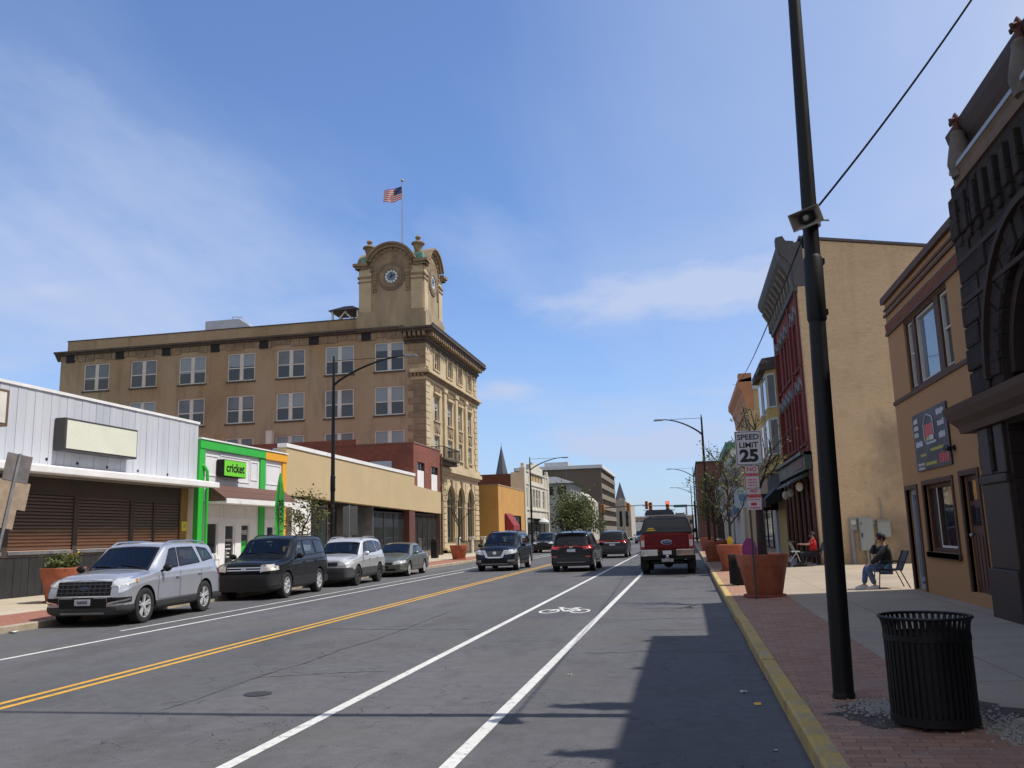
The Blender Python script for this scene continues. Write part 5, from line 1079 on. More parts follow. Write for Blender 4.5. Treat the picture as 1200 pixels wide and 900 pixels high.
def far_right():
    YB = brick_mat('yellow_brick', (.50, .37, .13), (.42, .31, .105), (.30, .23, .11), .24, .08, .008, stain=(.32, .24, .10), bmp=.3)
    t = thing('yellow_brick_building', 'yellow brick building with two dark roofed bay windows', 'building', (10, 47, .2)); f = FR
    W = mat('bay_white_paint', (.5, .52, .55), .6)
    wl = [(47.9, 48.7, 5.1, 7.0)]
    b = MB(); fwall(b, f, 42.72, 49.2, .2, 9.4, wl, 0, .2); shell(b, XR, 22, 42.72, 49.2, .2, 9.4, 'w'); b.build('wall', YB, t)
    for h in wl: fwindow(t, f, *h, -.15, W, M_GLASS, rails=(.5,))
    for c in (43.95, 46.75):
        b = MB(); A = [(c - 1.1, 0), (c - .75, .5), (c + .75, .5), (c + 1.1, 0)]; 
        b.rings([[f.p(u, z, n) for u, n in A] for z in (4.4, 4.55)]); b.rings([[f.p(u, z, n - .02 if n else 0) for u, n in A] for z in (4.55, 9.3)]); bay = b.build('bay_window', YB, t)
        for z0, z1 in ((5.1, 6.9), (7.4, 9.1)):
            q = MB(); fbox(q, f, c - .65, c + .65, z0, z1, .47, .51); q.build('sash', W, bay); q = MB(); fbox(q, f, c - .57, c - .04, z0 + .08, z1 - .08, .51, .515); fbox(q, f, c + .04, c + .57, z0 + .08, z1 - .08, .51, .515); q.build('pane', glass_mat('sky_reflection_glass', (.16, .2, .24)), bay)
            for sg in (-1, 1):
                g_ = F(f.p(c + sg * 1.09, 0, .015), (f.p(c + sg * .75, 0, .5) - f.p(c + sg * 1.09, 0, .015)).normalized(), Vector((-.55, -.83 * -sg, 0)).normalized())
                g_.n = Vector((0, 0, 1)).cross(g_.u); g_.n = g_.n if g_.n.x < 0 else -g_.n
                q = MB(); fbox(q, g_, .06, .54, z0, z1, -.02, .04); q.build('side_sash', W, bay); q = MB(); fbox(q, g_, .12, .48, z0 + .08, z1 - .08, .04, .045); q.build('side_pane', M_GLASS, bay)
        q = MB(); B = [(c - 1.3, 0), (c - .9, .78), (c + .9, .78), (c + 1.3, 0)]; C_ = [(c - 1.2, 0), (c - .8, .62), (c + .8, .62), (c + 1.2, 0)]
        q.rings([[f.p(u, 9.3, n) for u, n in B], [f.p(u, 9.62, n) for u, n in B], [f.p(u, 9.9, n) for u, n in C_]]); q.build('bay_roof', mat('dark_bay_roof', (.045, .035, .032), .7), bay)
    fwindow(t, f, 43.3, 48.6, .35, 3.6, -.4, M_BLACK_MATTE, M_GLASS_SHOP, fw=.14, mull=((.2, .1), (.4, .3), (.7, .1)), name='shop_window')
    b = MB(); fbox(b, f, 42.75, 49.2, 3.6, 4.35, -.1, .25); b.prism([f.p(43, 3.7, .2), f.p(43, 3.0, .95), f.p(43, 2.6, .95), f.p(43, 2.9, .2)], (0, 4.8, 0)); b.build('shop_fascia', M_BLACK_MATTE, t)
    b = MB(); fbox(b, f, 47.4, 48.7, .22, 3.0, .0, .1); b.build('pale_door', mat('pale_blue_door', (.34, .40, .46), .6), t)
    s = thing('projecting_sign', 'black projecting sign with small yellow lettering over yellow building door', 'sign', (4.2, 46.2, 2.9))
    b = MB(); b.box(3.55, 4.7, 46.1, 46.25, 2.5, 3.35); b.build('sign_case', M_BLACK_MATTE, s); fy = FY(46.09)
    b = MB(); r = random.Random(2)
    for zz in (2.66, 2.92):
        x = 3.7
        while x < 4.35: w = r.uniform(.05, .1); fbox(b, fy, x, x + w, zz, zz + .15, 0, .01); x += w + .03
    b.build('yellow_print', mat('sign_yellow', (.45, .36, .04), .5), s)
    # tan building with orange bracketed cornice
    t = thing('orange_cornice_building', 'tall tan building with heavy orange bracketed cornice', 'building', (10, 68, .2))
    T = mat('tan_stucco', (.46, .35, .20), .85, var=.12, scale=.4); OC = mat('orange_cornice_paint', (.42, .20, .10), .7, var=.2)
    b = MB(); hs = [(64.5 + 2.4 * k, 65.6 + 2.4 * k, z, z + 1.9) for k in range(4) for z in (4.8, 8.2)]; fwall(b, f, 62, 75.5, .2, 11.3, hs, 0, .2); shell(b, XR, 22, 62, 75.5, .2, 11.3, 'w'); b.build('wall', T, t)
    for h in hs: fwindow(t, f, *h, -.15, M_OFFW, M_GLASS, rails=(.5,))
    b = MB(); b.prism([f.p(61.9, z, n) for n, z in ((-.4, 9.9), (.1, 9.9), (.15, 10.6), (.3, 11.0), (.3, 11.2), (.6, 11.6), (.6, 12.0), (-.4, 12.2))], (0, 13.7, 0)); b.prism([f.p(61.9, z, n) for n, z in ((-.4, 11.9), (.5, 11.9), (.5, 12.5), (-.4, 12.5))], (0, 1.0, 0)); b.build('cornice', OC, t)
    b = MB(); fbox(b, FY(62), XR + .4, 22, 11.3, 11.7, -.3, .1); b.build('side_coping', mat('pale_blue_coping', (.4, .45, .5), .6), t)
    fwindow(t, f, 63, 74.8, .35, 3.6, -.4, M_DKBROWN, M_GLASS_SHOP, fw=.14, mull=((.3, .12), (.55, .3)), name='shop_window'); b = MB(); fbox(b, f, 62.2, 75.2, 3.6, 4.3, -.1, .3); b.build('shop_fascia', M_DKBROWN, t)
    # gap building low, then white and green
    t = thing('low_store', 'low dark store squeezed between yellow and tan buildings', 'building', (8, 58, .2)); b = MB(); fwall(b, f, 49.22, 61.98, .2, 5.6, [(50, 61, .4, 3.2)], 0, .3); shell(b, XR, 22, 49.22, 61.98, .2, 5.6, 'w'); b.build('wall', mat('tan_low_wall', (.30, .22, .14), .85), t); fwindow(t, f, 50, 61, .4, 3.2, -.25, M_BLACK_MATTE, M_GLASS_SHOP, mull=(.3, .6), name='shop_window')
    t = thing('white_painted_building', 'white painted building with green cornice farther along the row', 'building', (9, 92, .2))
    W_ = mat('white_brick', (.50, .50, .48), .8, var=.12); Gn = mat('green_cornice_paint', (.06, .19, .12), .7)
    b = MB(); hs = [(77 + 2.6 * k, 78.1 + 2.6 * k, z, z + 1.7) for k in range(9) for z in (4.4,)] + [(88.5 + 2.6 * k, 89.6 + 2.6 * k, 7.0, 8.4) for k in range(5)]
    fwall(b, f, 75.52, 87.5, .2, 7.6, hs[:4], 0, .2); fwall(b, f, 87.5, 104, .2, 9.4, hs[4:], 0, .2); shell(b, XR, 20, 75.52, 87.5, .2, 7.6, 'w'); shell(b, XR, 20, 87.5, 104, .2, 9.4, 'w'); b.build('wall', W_, t)
    for h in hs: fwindow(t, f, *h, -.15, M_OFFW, M_GLASS)
    b = MB(); fbox(b, f, 87.3, 104.2, 9.4, 10.1, -.5, .45); fbox(b, f, 75.5, 87.4, 7.6, 7.9, -.4, .3); b.build('cornice', Gn, t)
    fwindow(t, f, 76, 103, .35, 3.3, -.3, M_DKBROWN, M_GLASS_SHOP, fw=.14, mull=[k / 8 for k in range(1, 8)], name='shop_window')
    b = MB(); b.prism([f.p(80, 3.7, .05), f.p(80, 2.9, 1.1), f.p(80, 2.6, 1.1), f.p(80, 2.9, .05)], (0, 5, 0)); b.build('awning', mat('blue_awning', (.10, .2, .34), .7), t)
    t = thing('tall_brick_building', 'plain dark red brick building with few windows behind the farthest lamps', 'building', (8, 150, 0))
    Bk = brick_mat('brown_red_brick', (.17, .062, .045), (.13, .05, .04), (.10, .06, .05)); fs = FY(150); hs = [(3.6, 4.5, 8.6, 10.6), (3.6, 4.5, 4.6, 6.6)]; b = MB(); fwall(b, fs, 2.4, 14, 0, 12.85, hs, 0, .2); shell(b, 2.4, 14, 150, 190, 0, 12.85, 's'); b.build('wall', Bk, t)
    for h in hs: fwindow(t, fs, *h, -.12, M_WHITE, M_GLASS, rails=(.5,))
    b = MB(); fbox(b, fs, 2.2, 14.2, 12.85, 13.1, -40, .2); b.build('coping', M_DKBROWN, t)
    t = thing('grey_corner_building', 'two storey pale corner building before the dark brick block', 'building', (8, 116, 0))
    b = MB(); f5 = FX(4.4, -1); hs = [(109 + 3 * k, 110.4 + 3 * k, 4.4, 6.4) for k in range(6)]; fwall(b, f5, 108, 128, 0, 7.8, hs, 0, .2); shell(b, 4.4, 18, 108, 128, 0, 7.8, 'w'); b.build('wall', mat('grey_white_wall', (.42, .42, .43), .8), t)
    for h in hs: fwindow(t, f5, *h, -.12, M_DKBROWN, M_GLASS)
    fwindow(t, f5, 109, 127, .3, 3.2, .01, M_DKBROWN, M_GLASS_SHOP, fw=.14, mull=[k / 6 for k in range(1, 6)], name='shop_window')
far_right()
# ================================================================== vehicles
def car_paint(name, col, metal=.0, rough=.28):
    m, nt, b = new_mat(name); v = objvec(nt)
    n1 = noise(nt, v, 1.5, 5); n2 = noise(nt, v, 260, 2)
    c = mix_col(nt, n1, tuple(q * .93 for q in col), tuple(min(1, q * 1.05) for q in col))
    s = N(nt, 'ShaderNodeSeparateXYZ'); L(nt, v, s.inputs[0])
    dust = math_node(nt, 'MULTIPLY', ramp(nt, math_node(nt, 'ADD', s.outputs[2], math_node(nt, 'MULTIPLY', n1, .3)), .35, .85, .22, 0), ramp(nt, noise(nt, v, 4, 5), .35, .65))
    c = mix_col(nt, dust, c, (.10, .095, .085)); L(nt, c, b.inputs['Base Color'])
    gb = N(nt, 'ShaderNodeNewGeometry').outputs['Backfacing']; L(nt, mix_col(nt, gb, c, (.03, .03, .032)), b.inputs['Base Color'])      # the lining inside the shell
    b.inputs['Metallic'].default_value = metal; b.inputs['Coat Weight'].default_value = .9 if sum(col) > .3 else .25; b.inputs['Coat Roughness'].default_value = .04; b.inputs['Specular IOR Level'].default_value = .5 if sum(col) > .3 else .15
    L(nt, ramp(nt, n1, .2, .8, rough - .05, rough + .12), b.inputs['Roughness']); return m
M_TYRE = mat('tyre_rubber', (.018, .018, .019), .85, var=.25, bmp=.2)
M_RIM = mat('alloy_rim', (.66, .67, .69), .34, .45, var=.05)
M_DARKRIM = mat('grey_wheel', (.10, .10, .105), .45, .6)
def car_glass():
    m = bpy.data.materials.new('car_glass'); m.use_nodes = True; nt = m.node_tree; nt.nodes.remove(nt.nodes['Principled BSDF'])
    t = N(nt, 'ShaderNodeBsdfTransparent'); t.inputs[0].default_value = (.36, .42, .42, 1); g = N(nt, 'ShaderNodeBsdfGlossy'); g.inputs['Roughness'].default_value = .02; g.inputs['Color'].default_value = (.95, .97, 1, 1)
    fr = N(nt, 'ShaderNodeFresnel'); fr.inputs['IOR'].default_value = 1.55; mx = N(nt, 'ShaderNodeMixShader'); L(nt, fr.outputs[0], mx.inputs[0]); L(nt, t.outputs[0], mx.inputs[1]); L(nt, g.outputs[0], mx.inputs[2]); L(nt, mx.outputs[0], nt.nodes['Material Output'].inputs[0]); return m
M_CARGLASS = car_glass()
M_SEAT = mat('seat_cloth', (.045, .045, .05), .9, var=.2)
M_PLASTIC = mat('grey_plastic', (.035, .035, .037), .6, var=.12)
M_WELL = mat('wheel_well', (.008, .008, .008), .95)
def lamp_mat(name, col, e=0.0):
    m, nt, b = new_mat(name); v = objvec(nt); n1 = noise(nt, v, 22, 2)
    L(nt, mix_col(nt, n1, tuple(c * .55 for c in col), tuple(min(1, c * 1.2) for c in col)), b.inputs['Base Color']); b.inputs['Roughness'].default_value = .12; b.inputs['Coat Weight'].default_value = 1
    if e: b.inputs['Emission Color'].default_value = rgba(col); b.inputs['Emission Strength'].default_value = e
    return m
M_HEAD = lamp_mat('headlamp_lens', (.55, .57, .6)); M_TAIL = lamp_mat('tail_lens', (.32, .012, .015)); M_BRAKE = lamp_mat('lit_brake_lens', (.6, .02, .025), .35)
M_AMBER = lamp_mat('amber_lens', (.55, .22, .05)); M_PLATE = mat('number_plate', (.55, .57, .62), .5, var=.1, scale=18)
def plf(pts, d=.05):
    pts = sorted(pts)
    def lin(y):
        if y <= pts[0][0]: return pts[0][1]
        for (a, p), (b, q) in zip(pts, pts[1:]):
            if y <= b: return p + (q - p) * (y - a) / (b - a) if b > a else q
        return pts[-1][1]
    return (lambda y: sum(lin(y + k * d) for k in (-1, -.5, 0, .5, 1)) / 5) if d else lin
class Car:
    def __init__(s, name, label, cat, loc, rz, sp, group=None):
        s.sp = sp; s.L = sp['L']; s.W = sp['W']; h = s.L / 2; s.h = h
        s.top, s.belt = plf(sp['top'], sp.get('soft', .05)), plf(sp['belt'], .05)
        s.wid = plf(sp['wid'], .03); s.rw = plf(sp['rw'], .08); s.fz, s.rz_ = plf(sp['fz'], .03), plf(sp['rz'], .03)
        s.zb = sp['zb']; s.cache = {}
        s.root = thing(name, label, cat, loc, group, rz); s.body()
    def section(s, y):
        k = round(y, 4)
        if k in s.cache: return s.cache[k]
        w, zs, zt, zb = s.wid(y), s.belt(y), s.top(y), s.zb; wr = min(s.rw(y), w - .05); zs = min(zs, zt - .03)
        ze = zt - .055 if zt - .06 > zs + .04 else zs + (zt - zs) * .45
        cr = .035
        p = [(0, zb), (w * .8, zb), (w * .955, zb + .04), (w * .992, zb + .14), (w * .975, lerp(zb, zs, .33)), (w * .985, lerp(zb, zs, .62)), (w * 1.0, zs - .17), (w * 1.0, zs - .15), (w * .985, zs - .10), (w * .968, zs - .015), (w * .945, zs + .01 if zs + .01 < ze else zs), (wr, ze), (wr - .09, zt), (wr * .5, zt + cr * .75), (0, zt + cr)]
        for _ in range(3):
            q = [p[0]]
            for a, b in zip(p, p[1:]): q += [(a[0] * .75 + b[0] * .25, a[1] * .75 + b[1] * .25), (a[0] * .25 + b[0] * .75, a[1] * .25 + b[1] * .75)]
            p = q + [p[-1]]
        s.cache[k] = (p, zs, ze, wr, zt); return s.cache[k]
    def D(s, p):
        x, y, z = p; h = s.h
        t = max(0, min(1, (y - (h - .9)) / .9)); y += s.fz(z) * t * t * (3 - 2 * t)
        t = max(0, min(1, (-y - (h - .9)) / .9)); y -= s.rz_(z) * t * t * (3 - 2 * t)
        return Vector((x, y, z))
    def sx(s, y, z):
        p = s.section(y)[0]; best = 0
        for a, b in zip(p, p[1:]):
            if min(a[1], b[1]) - 1e-6 <= z <= max(a[1], b[1]) + 1e-6 and abs(b[1] - a[1]) > 1e-9: best = max(best, a[0] + (b[0] - a[0]) * (z - a[1]) / (b[1] - a[1]))
        return best
    def tz(s, y, x):
        p = s.section(y)[0]; best = 0; x = abs(x)
        for a, b in zip(p[len(p) // 2:], p[len(p) // 2 + 1:]):
            if min(a[0], b[0]) - 1e-6 <= x <= max(a[0], b[0]) + 1e-6 and abs(b[0] - a[0]) > 1e-9: best = max(best, a[1] + (b[1] - a[1]) * (x - a[0]) / (b[0] - a[0]))
        return best
    def part(s, name, mb, m, parent=None, smooth=True, bevel=0.0, deform=True, label=None):
        if deform: mb.v = [s.D(v) for v in mb.v]
        return mb.build(name, m, parent or s.root, smooth=smooth, local=True, bevel=bevel, label=label)
    def body(s):
        sp, h = s.sp, s.h; ys = set()
        n = 120
        for i in range(n + 1): ys.add(round(lerp(-h, h, i / n), 4))
        for e in (-1, 1):
            for d in (.008, .02, .035, .055, .1, .15, .2): ys.add(round(e * (h - d), 4))
        for a, b in sp.get('dense', ()):
            for i in range(13): ys.add(round(lerp(a, b, i / 12), 4))
        ys = sorted(ys); mb = MB(); rows = []
        for y in ys:
            p = s.section(y)[0]; rows.append([(x, y, z) for x, z in p] + [(-x, y, z) for x, z in p[-2:0:-1]])
        cz = sp.get('clad', 0); np_ = len(rows[0])
        zc = lambda a, b: 1 if (rows[a][b][2] + rows[a][(b + 1) % np_][2]) / 2 < cz else 0
        i0 = mb.grid(rows, closed=True, mfun=zc); m_ = len(s.section(ys[0])[0])
        for base in (i0, i0 + (len(ys) - 1) * np_):
            for k in range(m_ - 1):
                a, b = k, k + 1; c, d = (np_ - b) % np_, (np_ - a) % np_
                if k == 0: f = (base + a, base + b, base + c)
                elif k == m_ - 2: f = (base + a, base + b, base + d)
                else: f = (base + a, base + b, base + c, base + d)
                mb.f.append(f); mb.m.append(1 if rows[0][b][2] < cz else 0)
        mats = [sp['paint'], sp.get('cladm', M_PLASTIC), M_WELL]
        o = s.part('body', mb, mats, smooth=32)
        cu = MB()
        for ya in sp['axles']: cu.cyl((-s.W, ya, sp['r'] + .015), (s.W, ya, sp['r'] + .015), sp['r'] + sp.get('gap', .055), n=32, m=2)
        c = cu.build('cutter', mats, None, local=True)
        md = o.modifiers.new('arches', 'BOOLEAN'); md.operation = 'DIFFERENCE'; md.object = c; md.solver = 'EXACT'
        c.parent = s.root
        bpy.context.view_layer.update(); dg = bpy.context.evaluated_depsgraph_get(); me = bpy.data.meshes.new_from_object(o.evaluated_get(dg))
        o.modifiers.clear(); o.data = me
        bm = bmesh.new(); bm.from_mesh(me); bmesh.ops.delete(bm, geom=[f for f in bm.faces if s.glazed(f.calc_center_median())], context='FACES'); bm.to_mesh(me); bm.free(); s.cabin()
        me.set_sharp_from_angle(angle=rad(32)); bpy.data.objects.remove(c); s.bodyo = o
        # wheels
        for ya in sp['axles']:
            for sg in (-1, 1):
                r, w = sp['r'], sp.get('tw', .235); x1 = sg * (s.W / 2 - .025); x0 = sg * (s.W / 2 - .025 - w)
                P = [(r * .62, 0), (r * .86, -.02), (r * .97, .02), (r, .06), (r, .5), (r, .94), (r * .97, .98), (r * .9, 1.02), (r * .7, 1.0), (r * .665, .96)]
                t = MB(); t.rings([[(lerp(x0, x1, q), ya + rr * math.cos(2 * math.pi * j / 28), r + rr * math.sin(2 * math.pi * j / 28)) for j in range(28)] for rr, q in P], caps=False); wh = t.build('wheel', M_TYRE, s.root, smooth=50, local=True)
                rim = MB(); ri = r * sp.get('rim', .67); xo = lerp(x0, x1, .93)
                xin = lerp(x0, x1, .55)
                rim.rings([[(xx, ya + rr * math.cos(2 * math.pi * j / 28), r + rr * math.sin(2 * math.pi * j / 28)) for j in range(28)] for rr, xx in ((ri, xo + sg * .006), (ri * .93, xo + sg * .008), (ri * .9, xo - sg * .02), (ri * .88, xin))], caps=False)
                ns = sp.get('spokes', 5)
                for k in range(ns):
                    a = 2 * math.pi * k / ns + .3
                    for da in ((-.16, .16) if sp.get('twin') else (0,)):
                        d = Vector((0, math.cos(a + da), math.sin(a + da))); q = Vector((0, -d.z, d.y)) * ri * sp.get('spw', .12); c0 = Vector((xo, ya, r))
                        ax = Vector((sg, 0, 0)); rim.hexa([c0 + d * ri * .16 + q * 1.2 - ax * .05, c0 + d * ri * .92 + q - ax * .03, c0 + d * ri * .92 - q - ax * .03, c0 + d * ri * .16 - q * 1.2 - ax * .05, c0 + d * ri * .16 + q * 1.1 - ax * .012, c0 + d * ri * .92 + q * .8 + ax * .002, c0 + d * ri * .92 - q * .8 + ax * .002, c0 + d * ri * .16 - q * 1.1 - ax * .012])
                rim.cyl((xo - sg * .06, ya, r), (xo - sg * .004, ya, r), ri * .24, ri * .2, 14)
                rim.build('rim', sp.get('rimm', M_RIM), wh, smooth=35, local=True)
                br = MB(); br.cyl((xin - sg * .002, ya, r), (xin + sg * .01, ya, r), ri * .9, n=20); br.build('brake_disc', M_WELL, wh, local=True)
        # side glass on a black surround
        for sg in (-1, 1):
            for q in sp['glass']: s.side_patch('side_window', q, sg, M_CARGLASS, .006, True)
        if 'wind' in sp:
            s.top_patch('windscreen', *sp['wind'], M_CARGLASS); ya, yb, xa, xb = sp['wind']
            for x0, x1 in ((-.62, -.05), (.02, .6)):
                mb = MB(); mb.tube([(lerp(x0, x1, k / 6) * xa / .76, ya - .03 - .09 * math.sin(k / 6 * 1.3), s.tz(ya - .03 - .09 * math.sin(k / 6 * 1.3), lerp(x0, x1, k / 6)) + .022) for k in range(7)], .009, 5); s.part('wiper', mb, M_BLACK_MATTE)
        if 'rearw' in sp: s.top_patch('rear_window', *sp['rearw'], M_CARGLASS)
        # seams, handles, mirrors, rails
        mb = MB()
        for sg in (-1, 1):
            for ya, z0, z1 in sp.get('seams', ()):
                zz = [lerp(z0, z1, k / 8) for k in range(9)]
                mb.grid([[(sg * (s.sx(ya + e, z) + .0025), ya + e, z) for e in (-.008, .008)] for z in zz])
            for ya, yb, z in sp.get('hseams', ()):
                mb.grid([[(sg * (s.sx(lerp(ya, yb, k / 12), z + e) + .0025), lerp(ya, yb, k / 12), z + e) for e in (-.005, .005)] for k in range(13)])
        if mb.f: s.part('door_seam', mb, M_WELL)
        for sg in (-1, 1):
            for ya, z in sp.get('handles', ()):
                mb = MB(); x = s.sx(ya, z); mb.hexa([(sg * (x + o_), ya + u, z + v) for v in (-.014, .014) for o_, u in ((.0, -.1), (.0, .1), (.035, .085), (.035, -.085))]); s.part('door_handle', mb, sp.get('handlem', sp['paint']), bevel=.006)
            if 'mirror' in sp:
                ya, mz = sp['mirror']; x = s.sx(ya, s.section(ya)[1]); mb = MB(); mb.ball((sg * (x + .13), ya, mz), .1, 12, sc=(1.15, .62, .85)); mb.tube([(sg * (x - .03), ya - .02, mz - .07), (sg * (x + .08), ya, mz - .04)], .03, 6); s.part('mirror', mb, sp.get('mirm', M_BLACK))
            if 'rail' in sp:
                ya, yb = sp['rail']; pts = []; mb = MB()
                for k in range(9):
                    y = lerp(ya, yb, k / 8); x = s.rw(y) - .10; pts.append((sg * x, y, s.tz(y, x) + (.055 if 0 < k < 8 else .0)))
                mb.tube(pts, .02, 6); s.part('roof_rail', mb, sp.get('railm', M_BLACK))
            if 'bar' in sp:
                z, hh, ya, yb = sp['bar']; mb = MB(); mb.grid([[(sg * (s.sx(lerp(ya, yb, k / 16), z + e * hh) + .012), lerp(ya, yb, k / 16), z + e * hh) for e in (-1, -.3, .3, 1)] for k in range(17)]); s.part('side_moulding', mb, sp.get('barm', M_PLASTIC))
    def glazed(s, c):
        """does this spot of the shell lie under glass"""
        x, y, z = c; y2 = y - (s.D(c).y - y); _, zs, ze, wr, zt = s.section(y2); k = ze - zs; mg = .014
        if k > .15 and zs < z < ze and abs(x) > .3:
            for q in s.sp['glass']:
                P = [(a, h * k) for a, h in q]; p = (y2, z - zs); sgn = []
                for (a, b), (d, e) in zip(P, P[1:] + P[:1]):
                    l = math.hypot(d - a, e - b); sgn.append(((d - a) * (p[1] - b) - (e - b) * (p[0] - a)) / l)
                if all(v > mg for v in sgn) or all(v < -mg for v in sgn): return True
        for w in ('wind', 'rearw'):
            if w in s.sp:
                ya, yb, xa, xb = s.sp[w]; t = (y2 - ya) / (yb - ya); e = mg / abs(yb - ya)
                if e < t < 1 - e and abs(x) < lerp(xa, xb, t) - mg and z > s.tz(y2, x) - .09: return True
        return False
    def cabin(s):
        sp = s.sp
        if 'wind' not in sp: return
        ya, yb, xa, xb = sp['wind']; bz = s.belt(0); ye = min(q[1][0] for q in sp['glass']); w = s.W / 2 - .14; b = MB()
        b.box(-w, w, ya - .50, ya + .05, bz - .5, bz - .07); b.box(-w, w, ye - .1, ya, .34, .40); b.box(-w * .9, w * .9, max(ye - .2, -s.h + .3), ye + .35, bz - .3, bz - .12); s.part('cabin_lining', b, M_PLASTIC, smooth=False, bevel=.03, deform=False)
        for y0, xs in ((yb - .42, (-.38, .38)), (yb - 1.32, (-.40, 0, .40))):
            if y0 < ye - .1: continue
            for x in xs:
                b = MB(); hw = .25 if len(xs) == 2 else .19; b.hexa([(x + a * hw, y0 + d, z) for z, (d0, d1) in ((.6, (.0, .16)), (bz + .10, (-.13, -.02))) for a, d in ((-1, d0), (1, d0), (1, d1), (-1, d1))]); b.hexa([(x + a * .12, y0 - .12 + d, z) for z in (bz + .12, bz + .30) for a, d in ((-1, -.04), (1, -.04), (1, .05), (-1, .05))]); b.box(x - hw, x + hw, y0, y0 + .5, .5, .62); s.part('seat', b, M_SEAT, smooth=False, bevel=.04, deform=False)
        b = MB(); c = Vector((.38, ya - .55, bz - .02)); b.rings([[c + Vector(((.18 + .016 * math.cos(q)) * math.cos(a), -.07 * math.sin(a) + .016 * math.sin(q), (.18 + .016 * math.cos(q)) * math.sin(a))) for q in [2 * math.pi * j / 6 for j in range(6)]] for a in [2 * math.pi * k / 18 for k in range(19)]], caps=False); b.tube([c, c + Vector((0, .3, -.1))], .03, 6); s.part('steering_wheel', b, M_BLACK_MATTE, deform=False)
        b = MB(); b.ball((0, yb + .12, s.top(yb) - .11), .05, 8, sc=(2.2, .5, .8)); s.part('rear_mirror', b, M_BLACK_MATTE, deform=False)
    def side_patch(s, name, q, sg, m, off, trim=False):
        """q: (y, h) corners: bottom front, bottom rear, top rear, top front; h is 0 at the belt, 1 at the roof edge"""
        mb = MB(); rows = []
        for i in range(13):
            a = i / 12; r = []
            for j in range(5):
                b = j / 4; y = lerp(lerp(q[0][0], q[1][0], a), lerp(q[3][0], q[2][0], a), b); hh = lerp(lerp(q[0][1], q[1][1], a), lerp(q[3][1], q[2][1], a), b)
                _, zs, ze, wr, zt = s.section(y); z = lerp(zs, ze, hh); r.append((sg * (s.sx(y, z) + off), y, z + off * .3))
            rows.append(r)
        mb.grid(rows); g = s.part(name, mb, m)
        if trim:
            mb = MB(); _, zs, ze, _, _ = s.section((q[0][0] + q[1][0]) / 2); iy, ih = .035 / max(.2, abs(q[0][0] - q[1][0])), .032 / max(.15, ze - zs)
            def pt(a, b):
                y = lerp(lerp(q[0][0], q[1][0], a), lerp(q[3][0], q[2][0], a), b); hh = lerp(lerp(q[0][1], q[1][1], a), lerp(q[3][1], q[2][1], a), b); _, zs, ze, _, _ = s.section(y); z = lerp(zs, ze, hh); return (sg * (s.sx(y, z) + off + .003), y, z + off * .3)
            for f in (lambda t, e: pt(t, e * ih), lambda t, e: pt(t, 1 - e * ih), lambda t, e: pt(e * iy, t), lambda t, e: pt(1 - e * iy, t)): mb.grid([[f(k / 12, e) for e in (-.35, .4, 1)] for k in range(13)])
            s.part('window_seal', mb, M_BLACK, parent=g)
    def top_patch(s, name, ya, yb, xa, xb, m, off=.008, n=14, dens=11):
        """glass laid on the sloping top from ya (half width xa) to yb (half width xb)"""
        mb = MB(); rows = []
        for i in range(n + 1):
            y = lerp(ya, yb, i / n); hw = lerp(xa, xb, i / n); e = .01; r = []
            for j in range(dens):
                x = hw * (2 * j / (dens - 1) - 1); z = s.tz(y, x); g = (s.tz(y + e, x) - s.tz(y - e, x)) / (2 * e); nn = Vector((0, -g, 1)).normalized(); r.append((x, y + nn.y * off, z + nn.z * off))
            rows.append(r)
        mb.grid(rows); g = s.part(name, mb, m); mb = MB(); ex = .04
        def pt(t, u):
            y = lerp(ya, yb, t); x = lerp(xa, xb, t) * u; z = s.tz(y, x); e = .01; k = (s.tz(y + e, x) - s.tz(y - e, x)) / (2 * e); nn = Vector((0, -k, 1)).normalized(); return (x, y + nn.y * (off + .003), z + nn.z * (off + .003))
        it, iu = .045 / abs(yb - ya), .05 / xa
        for f in (lambda t, e: pt(e * it, 2 * t - 1), lambda t, e: pt(1 - e * it, 2 * t - 1), lambda t, e: pt(t, -1 + e * iu), lambda t, e: pt(t, 1 - e * iu)): mb.grid([[f(k / 14, e) for e in (-.2, .4, 1)] for k in range(15)])
        s.part('window_seal', mb, M_BLACK, parent=g)
    def wrap(s, name, end, xa, yb, za, zb_, m, sides=(-1, 1), off=.008, n=14):
        """lens wrapped from the end face round the corner; za=(z0,z1) at the inner end, zb_ at the far end"""
        for sg in sides:
            ye = end * s.h; mb = MB(); rows = []; w = s.wid(ye); l1 = max(.02, w - xa); l2 = abs(ye - yb) ; T = l1 + l2
            for i in range(n + 1):
                q = i / n * T; a = i / n; z0, z1 = lerp(za[0], zb_[0], a), lerp(za[1], zb_[1], a); r = []
                for j in range(4):
                    z = lerp(z0, z1, j / 3)
                    if q <= l1: x, y = lerp(xa, s.sx(ye, z), q / l1), ye
                    else: y = ye - end * (q - l1); x = s.sx(y, z)
                    k = min(1, max(0, (q - l1 + .06) / .12)); r.append((sg * (x + off * k), y + end * off * (1 - k * .7), z))
                rows.append(r)
            mb.grid(rows); s.part(name, mb, m)
    def plate(s, name, end, x0, x1, z0, z1, m, d=.012, inset=0.0, bevel=.004, parent=None):
        mb = MB(); y = end * s.h; mb.box(x0, x1, *sorted((y - end * (.02 + inset), y + end * (d - inset))), z0, z1); return s.part(name, mb, m, bevel=bevel, smooth=False, parent=parent)
    def bars(s, name, end, x0, x1, z0, z1, n, m, d=.018, t=.5):
        mb = MB(); y = end * s.h
        for k in range(n): zc = lerp(z0, z1, (k + .5) / n); hh = (z1 - z0) / n * t / 2; mb.box(x0, x1, *sorted((y - end * .02, y + end * d)), zc - hh, zc + hh)
        s.part(name, mb, m, smooth=False)
